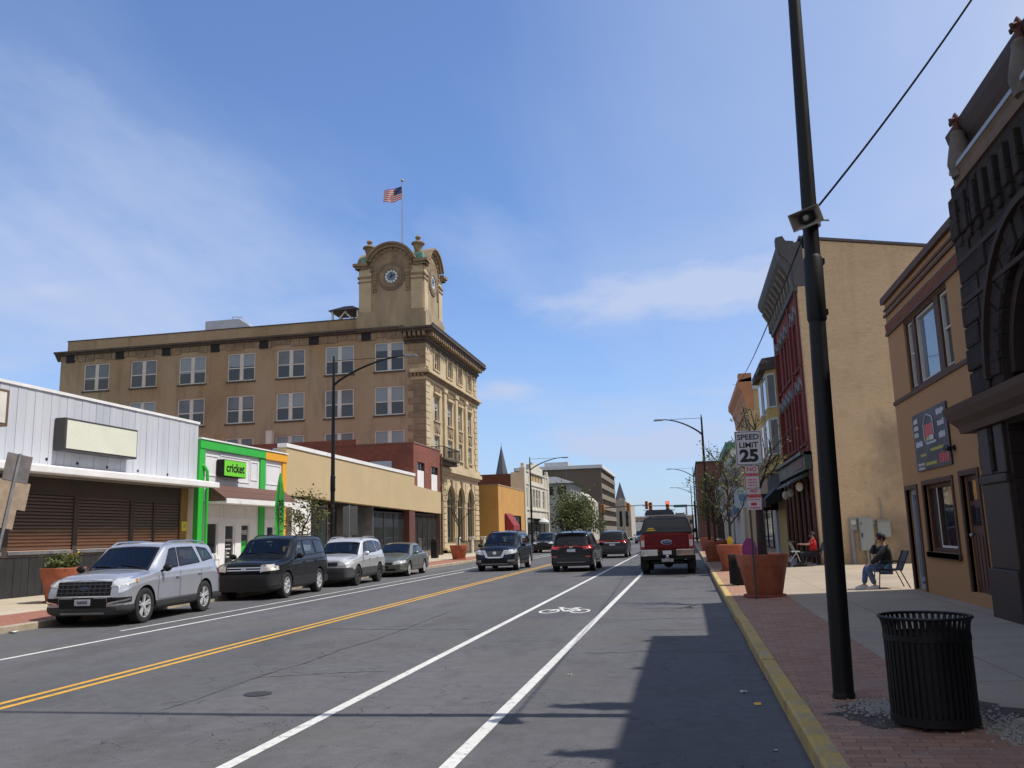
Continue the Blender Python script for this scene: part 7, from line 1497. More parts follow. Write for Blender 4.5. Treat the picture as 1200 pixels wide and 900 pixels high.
def furniture():
    street_lamp(1.27, 8.3, 9.0, -1, 'black lamp pole beside the trash can, with a loudspeaker strapped to it', r=.09, cam=True)
    street_lamp(-14.0, 32.8, 9.1, 1, 'black street lamp rising behind the parked silver SUVs before the hotel', r=.1)
    street_lamp(-13.95, 78.5, 8.65, 1, 'black street lamp in front of the ochre and white deco buildings', r=.1)
    street_lamp(1.3, 53, 8.45, -1, 'black street lamp beyond the red truck, tallest of those along the yellow kerb', r=.1, arm=2.35)
    street_lamp(1.2, 105, 9.0, -1, 'black street lamp second beyond the red truck, before dark brick block', r=.1, arm=2.6)
    street_lamp(1.15, 150, 8.9, -1, 'black street lamp farthest down the street near the traffic lights', r=.1, arm=3.0)
    # loudspeaker on the pole
    s = thing('loudspeaker', 'small beige horn loudspeaker strapped to a black lamp pole', 'loudspeaker', (1.27, 8.1, 4.5))
    c = Vector((1.30, 8.08, 4.52)); n = Vector((-.30, -.88, -.36)).normalized(); u = Vector((0, 0, 1)).cross(n).normalized(); w = n.cross(u); u2 = u * math.cos(.2) + w * math.sin(.2); w2 = n.cross(u2)
    def P(a, b_, d): return c + u2 * a + w2 * b_ + n * d
    b = MB(); rect = lambda k, d: [P(a * k, e * k, d) for a, e in ((-.145, -.085), (.145, -.085), (.145, .085), (-.145, .085))]
    b.rings([rect(.35, -.14), rect(.95, .08), rect(1, .09), rect(1, .11), rect(.93, .11), rect(.3, -.02)]); b.build('horn', mat('beige_horn', (.30, .27, .23), .55), s)
    b = MB(); b.rings([[P(.07 * k * math.cos(2 * math.pi * j / 16), .062 * k * math.sin(2 * math.pi * j / 16), d) for j in range(16)] for k, d in ((1, .0), (1, .07), (.75, .08))]); b.build('horn_ring', M_BLACK_MATTE, s)
    b = MB(); b.rings([[P(.03 * k * math.cos(2 * math.pi * j / 12), .03 * k * math.sin(2 * math.pi * j / 12), d) for j in range(12)] for k, d in ((1, .08), (.6, .1))]); b.build('driver_cap', mat('beige_horn', (.30, .27, .23), .55), s)
    b = MB(); b.tube([P(0, 0, -.1), (1.35, 8.22, 4.55)], .025, 6); b.lathe((1.352, 8.3, 4.5), [(.10, 0), (.10, .05)], 14); b.tube([P(.08, -.06, .0), P(.17, -.10, .03)], .01, 5); b.build('bracket', M_STEEL, s)
    for nm, a, e, lab, sag in (('overhead_wire', (1.41, 8.28, 4.66), (4.15, 8.6, 8.25), 'thin black cable rising from the loudspeaker pole towards the brownstone eave', .12), ('overhead_wire', (1.32, 8.4, 4.5), (3.85, 62.3, 11.8), 'thin black cable running from the loudspeaker pole down the street to the orange cornice', .5)):
        b = MB(); pts = [Vector(a).lerp(Vector(e), k / 16) - Vector((0, 0, sag * 4 * (k / 16) * (1 - k / 16))) for k in range(17)]; b.tube(pts, .011, 5); tag(b.build(nm, M_BLACK_MATTE), lab, 'cable')
    # ---- trash cans
    def can(x, y, lab, seg=44, name='trash_can'):
        z = zr(x); t = thing(name, lab, 'trash can', (x, y, z), 'black slatted trash cans'); pr = [(.295, .05), (.297, .2), (.297, .55), (.299, .70), (.304, .74), (.316, .775), (.324, .79)]
        b = MB()
        for k in range(seg):
            a = 2 * math.pi * k / seg; rows = []
            for r, h in pr:
                w = .0135; ca, sa = math.cos(a), math.sin(a); rows.append([(x + r * ca - w * sa, y + r * sa + w * ca, z + h), (x + (r + .006) * ca - w * sa, y + (r + .006) * sa + w * ca, z + h), (x + (r + .006) * ca + w * sa, y + (r + .006) * sa - w * ca, z + h), (x + r * ca + w * sa, y + r * sa - w * ca, z + h)])
            b.rings(rows)
        b.build('slat_body', M_BLACK, t)
        b = MB(); b.rings([[(x + (.324 + .014 * math.cos(q)) * math.cos(a), y + (.324 + .014 * math.cos(q)) * math.sin(a), z + .79 + .012 * math.sin(q)) for q in [2 * math.pi * j / 8 for j in range(8)]] for a in [2 * math.pi * k / 40 for k in range(41)]], caps=False); b.build('top_ring', M_BLACK, t, smooth=True)
        b = MB(); b.lathe((x, y, z), [(.303, .62), (.308, .625), (.308, .66), (.303, .665)], 40, caps=False); b.build('band', M_BLACK, t, smooth=30); b = MB(); b.lathe((x, y, z), [(.298, .03), (.308, .035), (.308, .09), (.298, .095)], 40, caps=False); b.build('band', M_BLACK, t, smooth=30)
        b = MB(); b.lathe((x, y, z), [(.245, .02), (.27, .04), (.276, .64), (.27, .64), (.262, .1), (.0, .09)], 30, caps=False); b.build('liner', mat('black_liner', (.012, .012, .013), .6), t, smooth=40)
        b = MB()
        for k in range(3): a = k * 2.1; b.cyl((x + .25 * math.cos(a), y + .25 * math.sin(a), z - .005), (x + .25 * math.cos(a), y + .25 * math.sin(a), z + .05), .02, n=8)
        b.build('foot', M_BLACK, t)
    can(1.735, 7.2, 'black slatted metal trash can with flared rim beside the loudspeaker pole'); can(1.36, 24.2, 'black slatted trash can between the two terracotta planters', 30)
    # ---- terracotta planters
    def planter(x, y, s, lab, name='planter', soil=True):
        z = zr(x) if x > 0 else zl(x); t = thing(name, lab, 'planter', (x, y, z), 'large terracotta planters')
        b = MB(); b.lathe((x, y, z), [(.36 * s, 0), (.37 * s, .01), (.50 * s, .62), (.505 * s, .63), (.525 * s, .66), (.53 * s, .68), (.565 * s, .86), (.57 * s, .9), (.56 * s, .915), (.52 * s, .91), (.505 * s, .82)], 40, caps=False); b.build('pot', M_TERRA, t, smooth=35)
        b = MB(); b.lathe((x, y, z), [(.5 * s, .80), (.3 * s, .83), (.02, .84)], 24); b.build('soil', M_SOIL, t, smooth=True)
        b = MB(); b.lathe((x, y, z), [(.44 * s, .002), (.46 * s, .02), (.45 * s, .05), (.37 * s, .055)], 36); b.build('saucer', mat('dark_terracotta', (.26, .07, .04), .8), t, smooth=35)
        return t
    planter(1.60, 19.95, 1.0, 'large terracotta planter behind the speed limit sign post'); planter(1.58, 32.3, 1.02, 'large terracotta planter beyond the second trash can, holding a yellow egg'); planter(1.25, 41.6, 1.0, 'terracotta planter by the kerb beside the red truck'); planter(1.55, 46.5, 1.0, 'terracotta planter just before the tall street lamp')
    planter(1.4, 62, 1.0, 'far terracotta planter beyond the tall street lamp')
    planter(-14.45, 54.2, 1.05, 'terracotta planter on far pavement holding a thin budding tree'); planter(-16.6, 20.75, 1.0, 'terracotta planter with yellow flowers behind the silver SUV')
    # ---- egg decorations
    for x, y, z, c, lab in ((1.33, 19.75, 1.0, (.34, .05, .22), 'flat purple egg decoration standing in the planter behind the speed sign'), (1.5, 32.1, 1.02, (.72, .48, .03), 'flat yellow egg decoration standing in the second planter')):
        t = thing('egg_decoration', lab, 'decoration', (x, y, z)); b = MB(); k_ = 1 if x < 1.4 else .62; A = [(.165 * k_ * math.cos(q) * (1 - .16 * math.sin(q)), .16 + .03 + .24 * k_ * math.sin(q)) for q in [2 * math.pi * k / 24 for k in range(24)]]
        b.prism([(x + a, y, z + e) for a, e in A], (0, .03, 0)); b.build('egg_board', mat('egg_' + lab.split()[1], c, .5), t, bevel=.006); b = MB(); b.box(x - .02, x + .02, y + .03, y + .05, z - .1, z + .4); b.build('stake', M_DKBROWN, t)
    # ---- signs on the right
    SW = mat('sign_white', (.60, .61, .66), .45, var=.05); SB = mat('sign_black', (.012, .012, .014), .5)
    x, y, z = 1.37, 19.3, zr(1.37); t = thing('speed_limit_sign', 'white SPEED LIMIT 25 sign on a thin post in front of planter', 'sign', (x, y, z)); fy = FY(y - .03)
    b = MB(); b.box(x - .022, x + .022, y - .015, y + .02, z - .02, 3.72); b.build('post', mat('dark_post', (.06, .06, .065), .6), t)
    cx = 1.44; b = MB(); fbox(b, fy, cx - .285, cx + .285, 2.99, 3.74, -.004, .004); b.build('sign_plate', SW, t, bevel=.002); b = MB()
    for q in ((cx - .268, cx + .268, 3.715, 3.727), (cx - .268, cx + .268, 3.003, 3.015), (cx - .268, cx - .256, 3.015, 3.715), (cx + .256, cx + .268, 3.015, 3.715)): fbox(b, fy, *q, .0045, .0065)
    b.build('border', SB, t)
    text_obj('lettering', 'SPEED', .165, SB, t, fy, cx, 3.60, .006, xs=1.04, bold=.004, ext=.001); text_obj('lettering', 'LIMIT', .165, SB, t, fy, cx, 3.425, .006, xs=1.04, bold=.004, ext=.001); text_obj('numerals', '25', .36, SB, t, fy, cx, 3.185, .006, xs=1.1, bold=.018, ext=.001)
    SR = mat('sign_red', (.50, .03, .06), .5)
    s = thing('no_parking_sign', 'white and red NO PARKING sign, upper one under speed limit sign', 'sign', (1.46, y, 2.75)); b = MB(); fbox(b, fy, 1.33, 1.605, 2.50, 2.97, -.004, .004); b.build('sign_plate', mat('sign_pinkish', (.60, .53, .57), .5), s)
    text_obj('lettering', 'NO', .13, SR, s, fy, 1.468, 2.90, .005, ext=.001, bold=.003); text_obj('lettering', 'PARKING', .088, SR, s, fy, 1.468, 2.78, .005, xs=.72, ext=.001, bold=.006)
    b = MB(); r = random.Random(8)
    for zz in (2.66, 2.60, 2.54):
        for k in range(6): fbox(b, fy, 1.37 + k * .034, 1.37 + k * .034 + r.uniform(.015, .028), zz, zz + .03, .0045, .006)
    b.build('small_print', SR, s)
    s = thing('no_parking_sign', 'white and red NO PARKING sign with arrow block, lower of the two', 'sign', (1.46, y, 2.3)); b = MB(); fbox(b, fy, 1.335, 1.62, 2.03, 2.485, -.004, .004); b.build('sign_plate', mat('sign_pinkish', (.60, .53, .57), .5), s)
    text_obj('lettering', 'NO', .10, SR, s, fy, 1.478, 2.43, .005, ext=.001, bold=.003); text_obj('lettering', 'PARKING', .09, SR, s, fy, 1.478, 2.32, .005, xs=.73, ext=.001, bold=.008)
    b = MB(); fbox(b, fy, 1.40, 1.52, 2.12, 2.18, .0045, .006)
    for k in range(7): fbox(b, fy, 1.36 + k * .034, 1.36 + k * .034 + r.uniform(.015, .028), 2.23, 2.26, .0045, .006); fbox(b, fy, 1.36 + k * .034, 1.36 + k * .034 + r.uniform(.015, .028), 2.055, 2.085, .0045, .006)
    b.build('arrow_block', SR, s)
    t = thing('street_sign', 'grey square sign on a thin pole among the bare tree branches', 'sign', (2.2, 38, .17)); fy2 = FY(37.9); b = MB(); b.cyl((2.0, 38, .15), (2.0, 38, 4.3), .03, n=8); b.build('post', M_STEEL, t); b = MB(); fbox(b, fy2, 1.62, 2.42, 3.35, 4.2, -.01, .01); b.build('sign_plate', mat('sign_grey', (.24, .25, .28), .5), t); b = MB(); [fbox(b, fy2, 1.75 + .2 * k, 1.87 + .2 * k, 3.45, 3.7, .011, .013) for k in range(3)]; b.build('dark_print', SB, t)
    t = thing('blue_sign', 'pale blue and white information sign below the grey square sign', 'sign', (2.35, 36, .17)); fy2 = FY(35.9); b = MB(); b.cyl((2.35, 36, .15), (2.35, 36, 3.3), .03, n=8); b.build('post', M_STEEL, t); b = MB(); fbox(b, fy2, 1.98, 2.65, 2.45, 3.2, -.01, .01); b.build('sign_plate', mat('sign_pale_blue', (.30, .43, .52), .5), t); b = MB(); fdisc(b, fy2, 2.3, 2.85, .16, .011, .013, 16); b.build('blue_mark', mat('sign_blue', (.08, .2, .36), .5), t)
    # ---- left: leaning post with the backs of three signs
    t = thing('sign_post', 'leaning grey post carrying the backs of three traffic signs', 'sign', (-13.85, 15.3, .14)); b = MB(); b.tube([(-13.86, 15.1, .1), (-13.74, 15.67, 3.62)], .03, 8); b.build('post', M_STEEL, t)
    def plate(c, hw, hh, m, nm='sign_back'):
        c = Vector(c); up = Vector((.034, .16, 1)).normalized(); u = Vector((.35, .94, 0)).normalized(); u = (u - up * u.dot(up)).normalized(); n = u.cross(up); q = MB(); q.hexa([c + u * a + up * b_ + n * d for d in (-.006, .006) for a, b_ in ((-hw, -hh), (hw, -hh), (hw, hh), (-hw, hh))]); q.build(nm, m, t, bevel=.003)
    AL = mat('dull_aluminium', (.20, .185, .175), .5, .4, var=.2, scale=4); TN = mat('weathered_plywood', (.33, .25, .18), .8, var=.2, scale=5)
    plate((-13.77, 15.65, 3.32), .27, .29, AL); plate((-13.80, 15.55, 2.76), .36, .29, TN); plate((-13.82, 15.47, 2.27), .19, .21, TN)
    t = thing('sign_post', 'thin post with one grey blank sign back beside light silver SUV', 'sign', (-13.8, 34.1, .14)); b = MB(); b.cyl((-13.8, 34.1, .1), (-13.8, 34.1, 3.05), .03, n=8); b.build('post', M_STEEL, t); b = MB(); f_ = F((-13.76, 34.1, 0), Vector((.93, .37, 0)), Vector((.37, -.93, 0))); fbox(b, f_, -.3, .3, 1.8, 3.0, .0, .01); b.build('sign_back', mat('grey_sign_back', (.12, .125, .125), .5, .3), t)
    # ---- hotel railing
    t = thing('iron_railing', 'black iron railing with white posts before the hotel arches', 'railing', (-17.6, 75, .2)); b = MB(); y = 66.6
    while y < 84: b.cyl((-17.8, y, .2), (-17.8, y, 1.25), .018, n=5); y += .2
    for z in (.35, 1.2): b.box(-17.82, -17.78, 66.5, 84, z, z + .05)
    b.build('bar_panel', M_BLACK, t)
    for y in (66.5, 70.9, 75.3, 79.7, 84): b = MB(); b.box(-17.95, -17.65, y - .15, y + .15, .18, 1.45); b.box(-18.02, -17.58, y - .22, y + .22, 1.45, 1.55); b.build('stone_post', M_OFFW, t, bevel=.02)
    t = thing('litter_bin', 'tall narrow black bin on the pavement before the glass shopfront', 'bin', (-17, 57.5, .2)); b = MB(); b.box(-17.25, -16.8, 57.2, 57.7, .2, 1.35); b.build('bin_body', M_BLACK, t, bevel=.05); b = MB(); b.lathe((-17.02, 57.45, 1.35), [(.24, 0), (.22, .12), (.02, .2)], 12); b.build('hood', M_BLACK, t, smooth=True)
    b = MB(); b.lathe((-4.72, 9.06, .003), [(.15, 0), (.15, .004), (.13, .006), (.01, .006)], 26); tag(b.build('manhole_cover', mat('cast_iron', (.05, .05, .052), .6, .4)), 'round dark iron manhole cover in the bare asphalt lane', 'manhole')
    # ---- traffic signals
    YS = mat('signal_yellow', (.60, .24, .02), .5); RL = emit_mat('red_signal_light', (1, .06, .04), 3.0); DKL = mat('dark_lens', (.03, .012, .01), .3)
    def signal(x, y, z, lab, lit):
        s = thing('traffic_light', lab, 'traffic light', (x, y, z), 'traffic lights at the far crossing'); b = MB(); b.box(x - .26, x + .26, y - .1, y + .12, z - .68, z + .68); b.build('housing', YS, s, bevel=.03); fy = FY(y - .1)
        for k, zz in enumerate((.44, 0, -.44)):
            b = MB(); fdisc(b, fy, x, z + zz, .18, 0, .015, 14); b.build('lens', RL if lit and k == 0 else DKL, s); b = MB(); fringarc(b, fy, x, z + zz, .18, .205, 0, .2, rad(200), rad(-20), 12); b.build('visor', YS, s)
    t = thing('signal_mast', 'black signal mast reaching over the lanes from the right kerb', 'signal mast', (1.3, 125, .1)); b = MB(); b.cyl((1.3, 125, .1), (1.3, 125, 5.6), .11, .09, 10); b.build('pole', M_BLACK, t, smooth=True); b = MB(); b.tube([(1.3, 125, 4.95), (-6.0, 125, 5.15)], [.08, .05], 8); b.build('mast_arm', M_BLACK, t, smooth=True); b = MB(); fbox(b, FY(124.9), -1.6, .3, 4.78, 5.15, 0, .03); b.build('street_name_board', mat('sign_green_blue', (.05, .16, .17), .5), t)
    signal(-4.85, 124.85, 4.95, 'yellow traffic light at the outer end of the right mast arm', 0); signal(-2.45, 124.85, 5.05, 'red lit traffic light in the middle of the right mast arm', 1)
    t = thing('signal_mast', 'black signal mast reaching over the lanes from the left kerb', 'signal mast', (-13.9, 148, .1)); b = MB(); b.cyl((-13.9, 148, .1), (-13.9, 148, 6.3), .12, .1, 10); b.build('pole', M_BLACK, t, smooth=True); b = MB(); b.tube([(-13.9, 148, 5.65), (-6.0, 148, 6.0)], [.09, .05], 8); b.build('mast_arm', M_BLACK, t, smooth=True)
    signal(-13.8, 147.8, 5.6, 'yellow traffic light fixed on the left signal pole', 0); signal(-9.5, 147.8, 5.7, 'yellow traffic light in the middle of the left mast arm', 0); signal(-6.4, 147.8, 5.9, 'yellow traffic light at the outer end of the left mast arm', 0)
furniture()

# ------------------------------------------------------------------ trees and plants
def leaf_mat(name, a, b_, trans=.25):
    m, nt, bs = new_mat(name); g = N(nt, 'ShaderNodeNewGeometry'); c = mix_col(nt, g.outputs['Random Per Island'], a, b_); L(nt, c, bs.inputs['Base Color']); bs.inputs['Roughness'].default_value = .6
    tr = N(nt, 'ShaderNodeBsdfTranslucent'); L(nt, c, tr.inputs['Color']); mx = N(nt, 'ShaderNodeMixShader'); mx.inputs[0].default_value = trans; L(nt, bs.outputs[0], mx.inputs[1]); L(nt, tr.outputs[0], mx.inputs[2]); L(nt, mx.outputs[0], nt.nodes['Material Output'].inputs[0]); return m
M_BARK = mat('bark', (.045, .032, .026), .9, var=.3, scale=8, bmp=.5, stretch=(1, 1, .3))
LF_DEEP = leaf_mat('deep_green_leaf', (.07, .095, .028), (.15, .165, .055)); LF_BUD = leaf_mat('olive_bud_leaf', (.09, .105, .02), (.17, .15, .035)); LF_YG = leaf_mat('yellow_green_leaf', (.11, .15, .025), (.20, .22, .05))
def leaf(b, p, s, r):
    a = Vector((r.gauss(0, 1), r.gauss(0, 1), r.gauss(0, .6))); a.normalize(); c = a.cross(Vector((r.gauss(0, 1), r.gauss(0, 1), r.gauss(0, 1)))); c.normalize(); n = a.cross(c) * s * .18
    b.face([p, p + a * s * .5 + c * s * .32 + n, p + a * s, p + a * s * .5 - c * s * .32 + n])
def tree(name, lab, loc, h, tr, seed, leafm, nl, ls, spread=.55, clear=.35, levels=4, group=None, kids=3, droop=0.0, lean=(0, 0), leafspread=.16, cat='tree'):
    r = random.Random(seed); t = thing(name, lab, cat, loc, group); o = Vector(loc); tb = MB(); tips = []
    def grow(p, d, ln, ra, lv):
        n = 4; pts = [p]; rs = [ra]
        for k in range(n):
            d = (d + Vector((r.gauss(0, .13), r.gauss(0, .13), r.gauss(.03 - droop, .08)))).normalized(); p = p + d * ln / n; pts.append(p); rs.append(lerp(ra, ra * .62, (k + 1) / n))
            if lv <= 1: tips.append(p)
        tb.tube(pts, rs, 6 if ra > .03 else 4)
        if lv == 0: tips.append(p); tips.append(p); return
        for k in range(kids + (1 if r.random() < .4 else 0)):
            ax = Vector((r.gauss(0, 1), r.gauss(0, 1), r.gauss(0, .35))).normalized(); q = r.uniform(.35, 1.0); nd = (d * r.uniform(.55, .95) + ax * spread * r.uniform(.8, 1.5)).normalized()
            i = min(n, max(1, int(q * n + .5))); grow(pts[i], nd, ln * r.uniform(.58, .8), rs[i] * r.uniform(.5, .68), lv - 1)
        grow(p, (d + Vector((r.gauss(0, .2), r.gauss(0, .2), .1))).normalized(), ln * .7, ra * .6, lv - 1)
    H0 = h * clear; d0 = Vector((lean[0], lean[1], 1)).normalized(); tb.tube([o - Vector((0, 0, .05)), o + Vector((0, 0, .1)), o + d0 * H0 * .5, o + d0 * H0], [tr * 1.35, tr * 1.05, tr * .92, tr * .8], 8)
    sc = (h - H0) / 2.5
    grow(o + d0 * H0, d0, sc * 1.0, tr * .75, levels - 1)
    for k in range(kids):
        a = 2 * math.pi * (k + r.random() * .5) / kids; grow(o + d0 * H0 * r.uniform(.8, 1), Vector((math.cos(a) * spread * 1.3, math.sin(a) * spread * 1.3, .75)).normalized(), sc * .85, tr * .5, levels - 2)
    tb.build('trunk', M_BARK, t, smooth=60, recalc=False)
    if nl:
        b = MB()
        for k in range(nl):
            p = r.choice(tips); p = p + Vector((r.gauss(0, 1), r.gauss(0, 1), r.gauss(0, 1))) * leafspread * h * .1 * 2; leaf(b, p, ls * r.uniform(.6, 1.35), r)
        b.build('crown', leafm, t, recalc=False)
    return t
G_ = 'trees along the street'
tree('street_tree', 'small olive leaved tree on the pavement between flag and stucco store', (-15.0, 32.1, zl(-15)), 3.6, .055, 3, LF_BUD, 620, .12, .5, .42, 4, G_)
tree('street_tree', 'big dense green tree before the pale hipped roof building', (-17.0, 124, .2), 9.0, .22, 8, LF_DEEP, 2900, .36, .78, .14, 4, G_, kids=4, leafspread=.34)
tree('street_tree', 'bigger green street tree just behind the dense one', (-15.2, 131, .2), 7.0, .18, 12, LF_DEEP, 3200, .42, .6, .2, 4, G_, kids=4, leafspread=.34)
tree('planter_tree', 'thin budding tree growing in the far pavement planter', (-14.45, 54.2, 1.0), 4.6, .05, 5, LF_BUD, 160, .10, .34, .3, 4, G_)
tree('planter_tree', 'dark trunked budding tree growing in the planter behind speed limit sign', (1.62, 19.98, 1.0), 3.7, .10, 21, LF_YG, 120, .075, .45, .36, 4, G_, leafspread=.1, kids=2)
tree('planter_tree', 'loose yellow green tree growing in the second planter', (1.55, 32.4, 1.0), 4.2, .06, 14, LF_YG, 330, .11, .45, .22, 4, G_)
tree('planter_tree', 'bare branching tree in planter by the red truck', (1.3, 41.7, 1.0), 3.6, .05, 16, LF_YG, 130, .11, .4, .25, 4, G_)
tree('street_tree', 'leafy yellow green tree before the white painted building', (2.6, 64, .2), 5.8, .09, 17, LF_YG, 600, .16, .4, .3, 4, G_)
tree('street_tree', 'distant budding tree near the last street lamp', (2.8, 92, .2), 5.0, .09, 19, LF_YG, 700, .2, .5, .3, 4, G_)
def flowers():
    t = thing('flowering_plant', 'bushy green plant with yellow flowers in planter behind the silver SUV', 'plant', (-16.6, 20.75, 1.0)); r = random.Random(6); b = MB(); fl = MB(); o = Vector((-16.6, 20.75, 1.0)); st = MB()
    for k in range(60):
        a = r.uniform(0, 6.28); d = Vector((math.cos(a) * .5, math.sin(a) * .6, 1.1)).normalized(); ln = r.uniform(.2, .5); p = o + Vector((r.gauss(0, .16), r.gauss(0, .2), 0)); e = p + d * ln; st.tube([p - Vector((0, 0, .1)), e], .006, 4)
        for j in range(7): leaf(b, p.lerp(e, r.uniform(.1, 1)), r.uniform(.1, .2), r)
        if e.y > 20.9 and k % 3 == 0:
            for j in range(9): leaf(fl, e + Vector((r.gauss(0, .05), r.gauss(0, .05), r.gauss(.05, .05))), .07, r)
    st.build('stem', mat('green_stem', (.06, .10, .02), .7), t, recalc=False); b.build('foliage', LF_DEEP, t, recalc=False); fl.build('blossom', mat('yellow_blossom', (.55, .46, .05), .7), t, recalc=False)
flowers()
# ================================================================== people
def skin_mesh(name, J, E, m, parent, sub=2, root=None):
    """one continuous surface grown over joints: J name -> (point, radius or (rx, ry))"""
    ks = list(J); me = bpy.data.meshes.new('tmp'); me.from_pydata([J[k][0] for k in ks], [(ks.index(a), ks.index(b)) for a, b in E], [])
    o = bpy.data.objects.new('tmp', me); COL.objects.link(o); sk = o.modifiers.new('s', 'SKIN'); sk.use_smooth_shade = True
    for i, k in enumerate(ks):
        q = J[k][1]; me.skin_vertices[0].data[i].radius = q if isinstance(q, tuple) else (q, q); me.skin_vertices[0].data[i].use_root = (k == (root or ks[0]))
    s = o.modifiers.new('d', 'SUBSURF'); s.levels = s.render_levels = sub
    bpy.context.view_layer.update(); dg = bpy.context.evaluated_depsgraph_get(); me2 = bpy.data.meshes.new_from_object(o.evaluated_get(dg)); bpy.data.objects.remove(o); me2.name = name
    me2.materials.clear(); me2.materials.append(m); me2.polygons.foreach_set('use_smooth', [True] * len(me2.polygons)); me2.polygons.foreach_set('material_index', [0] * len(me2.polygons))
    r = bpy.data.objects.new(name, me2); COL.objects.link(r); r.parent = parent; return r
def seated(lab, loc, top, legs, shoe, hair, cap, lean, arms, beard=False, sleeves=True):
    """a seated figure facing local +x; loc is the ground point under the pelvis. Points are local."""
    t = thing('person', lab, 'person', loc, rz=math.pi); V = Vector; t.scale = (.94, .94, .94)
    SK = mat('skin', (.42, .235, .165), .55, var=.06); px, pz = 0, .50; la = lean
    chest = V((la * .55, 0, .88)); neck = V((la * .8, 0, 1.04)); head = V((la + .03, 0, 1.19))
    hips = [V((0, s * .10, .49)) for s in (-1, 1)]; kn = [V((.47, s * .13, .50)) for s in (-1, 1)]; an = [V((.44 - .10 * s, s * .14, .09)) for s in (-1, 1)]
    sh = [V((la * .6, s * .19, .96)) for s in (-1, 1)]; el, ha = arms
    J = {'pel': (V((0, 0, .50)), (.13, .11)), 'waist': (V((la * .25, 0, .66)), (.125, .10)), 'chest': (chest, (.12, .09)), 'neck': (neck, .055), 'hb': (head - V((.015, 0, .09)), (.06, .065)), 'hm': (head, (.078, .092)), 'ht': (head + V((-.005, 0, .085)), (.055, .065))}
    E = [('pel', 'waist'), ('waist', 'chest'), ('chest', 'neck'), ('neck', 'hb'), ('hb', 'hm'), ('hm', 'ht')]
    for i in (0, 1):
        J.update({f'hip{i}': (hips[i], .09), f'kn{i}': (kn[i], .062), f'cf{i}': (kn[i].lerp(an[i], .35), .058), f'an{i}': (an[i], .04), f'toe{i}': (an[i] + V((.15, 0, -.05)), .035), f'sh{i}': (sh[i], .042), f'el{i}': (el[i], .038), f'wr{i}': (ha[i][0], .03), f'pm{i}': (ha[i][0] + ha[i][1] * .07, (.038, .022))})
        E += [('pel', f'hip{i}'), (f'hip{i}', f'kn{i}'), (f'kn{i}', f'cf{i}'), (f'cf{i}', f'an{i}'), (f'an{i}', f'toe{i}'), ('chest', f'sh{i}'), (f'sh{i}', f'el{i}'), (f'el{i}', f'wr{i}'), (f'wr{i}', f'pm{i}')]
        d = ha[i][1]; side = d.cross(V((0, 0, 1))); side = side.normalized() if side.length > .1 else V((0, 1, 0)); up = side.cross(d).normalized()
        for f, (off, ln) in enumerate(((-.028, .062), (-.009, .072), (.010, .068), (.028, .052))):
            b0 = ha[i][0] + d * .085 + side * off; J[f'f{i}{f}a'] = (b0, .0085); J[f'f{i}{f}b'] = (b0 + d * ln * .55 - up * .006, .008); J[f'f{i}{f}c'] = (b0 + d * ln * .85 - up * .03, .007); E += [(f'pm{i}', f'f{i}{f}a'), (f'f{i}{f}a', f'f{i}{f}b'), (f'f{i}{f}b', f'f{i}{f}c')]
        b0 = ha[i][0] + d * .035 - side * .035; J[f't{i}a'] = (b0, .011); J[f't{i}b'] = (b0 + d * .045 - side * .02, .009); E += [(f'wr{i}', f't{i}a'), (f't{i}a', f't{i}b')]
    body = skin_mesh('body', J, E, SK, t, 1, 'pel')
    # face: nose, ears, eyes, mouth
    b = MB(); o = head
    b.prism([o + V((.082, -.013, -.03)), o + V((.082, .013, -.03)), o + V((.076, .006, .02)), o + V((.076, -.006, .02))], (.024, 0, -.006)); b.build('nose', SK, t, smooth=True, local=True)
    for s in (-1, 1):
        b = MB(); b.ball(o + V((-.005, s * .093, -.012)), .022, 8, sc=(.7, .4, 1.3)); b.build('ear', SK, t, smooth=True, local=True)
        b = MB(); b.ball(o + V((.076, s * .03, .012)), .011, 8, sc=(.7, 1.3, .7)); b.build('eye', mat('dark_eye', (.05, .025, .02), .5), t, smooth=True, local=True)
    b = MB(); b.ball(o + V((.08, 0, -.062)), .013, 8, sc=(.6, 2, .4)); b.build('mouth', mat('dark_lip', (.18, .07, .06), .6), t, smooth=True, local=True)
    if beard: b = MB(); b.ball(o + V((.045, 0, -.075)), .055, 12, sc=(.85, 1.15, .8)); b.build('beard', hair, t, smooth=True, local=True)
    b = MB(); b.ball(o + V((-.022, 0, .035)), .105, 14, sc=(.98, .92, .98)); b.build('hair', hair, t, smooth=True, local=True)
    if cap:
        b = MB(); b.lathe(o + V((-.005, 0, .045)), [(.112, 0), (.112, .035), (.10, .075), (.06, .105), (.01, .112)], 16); b.build('cap', cap[0], t, smooth=True, local=True)
        b = MB(); rows = []
        for k in range(7): a = lerp(-1.0, 1.0, k / 6); rows.append([o + V((math.cos(a) * r - .005, math.sin(a) * r * .9, .052 - (r - .1) * .25)) for r in (.10, .19 - .03 * abs(a))])
        b.grid(rows); b.build('cap_brim', cap[1], t, smooth=True, local=True)
    # clothes
    Jt = {'a': (V((-.005, 0, .53)), (.18, .17)), 'b': (V((la * .25, 0, .68)), (.18, .155)), 'c': (V((la * .5, 0, .87)), (.205, .165)), 'd': (V((la * .68, 0, 1.0)), (.12, .12))}
    Et = [('a', 'b'), ('b', 'c'), ('c', 'd')]
    for i in (0, 1):
        w_ = ha[i][0] if sleeves else el[i]
        Jt.update({f's{i}': (sh[i], .105), f'e{i}': (el[i] if sleeves else sh[i].lerp(el[i], .72), .078), }); Et += [('c', f's{i}'), (f's{i}', f'e{i}')]
        if sleeves: Jt[f'w{i}'] = (el[i].lerp(w_, .9), .048); Et.append((f'e{i}', f'w{i}'))
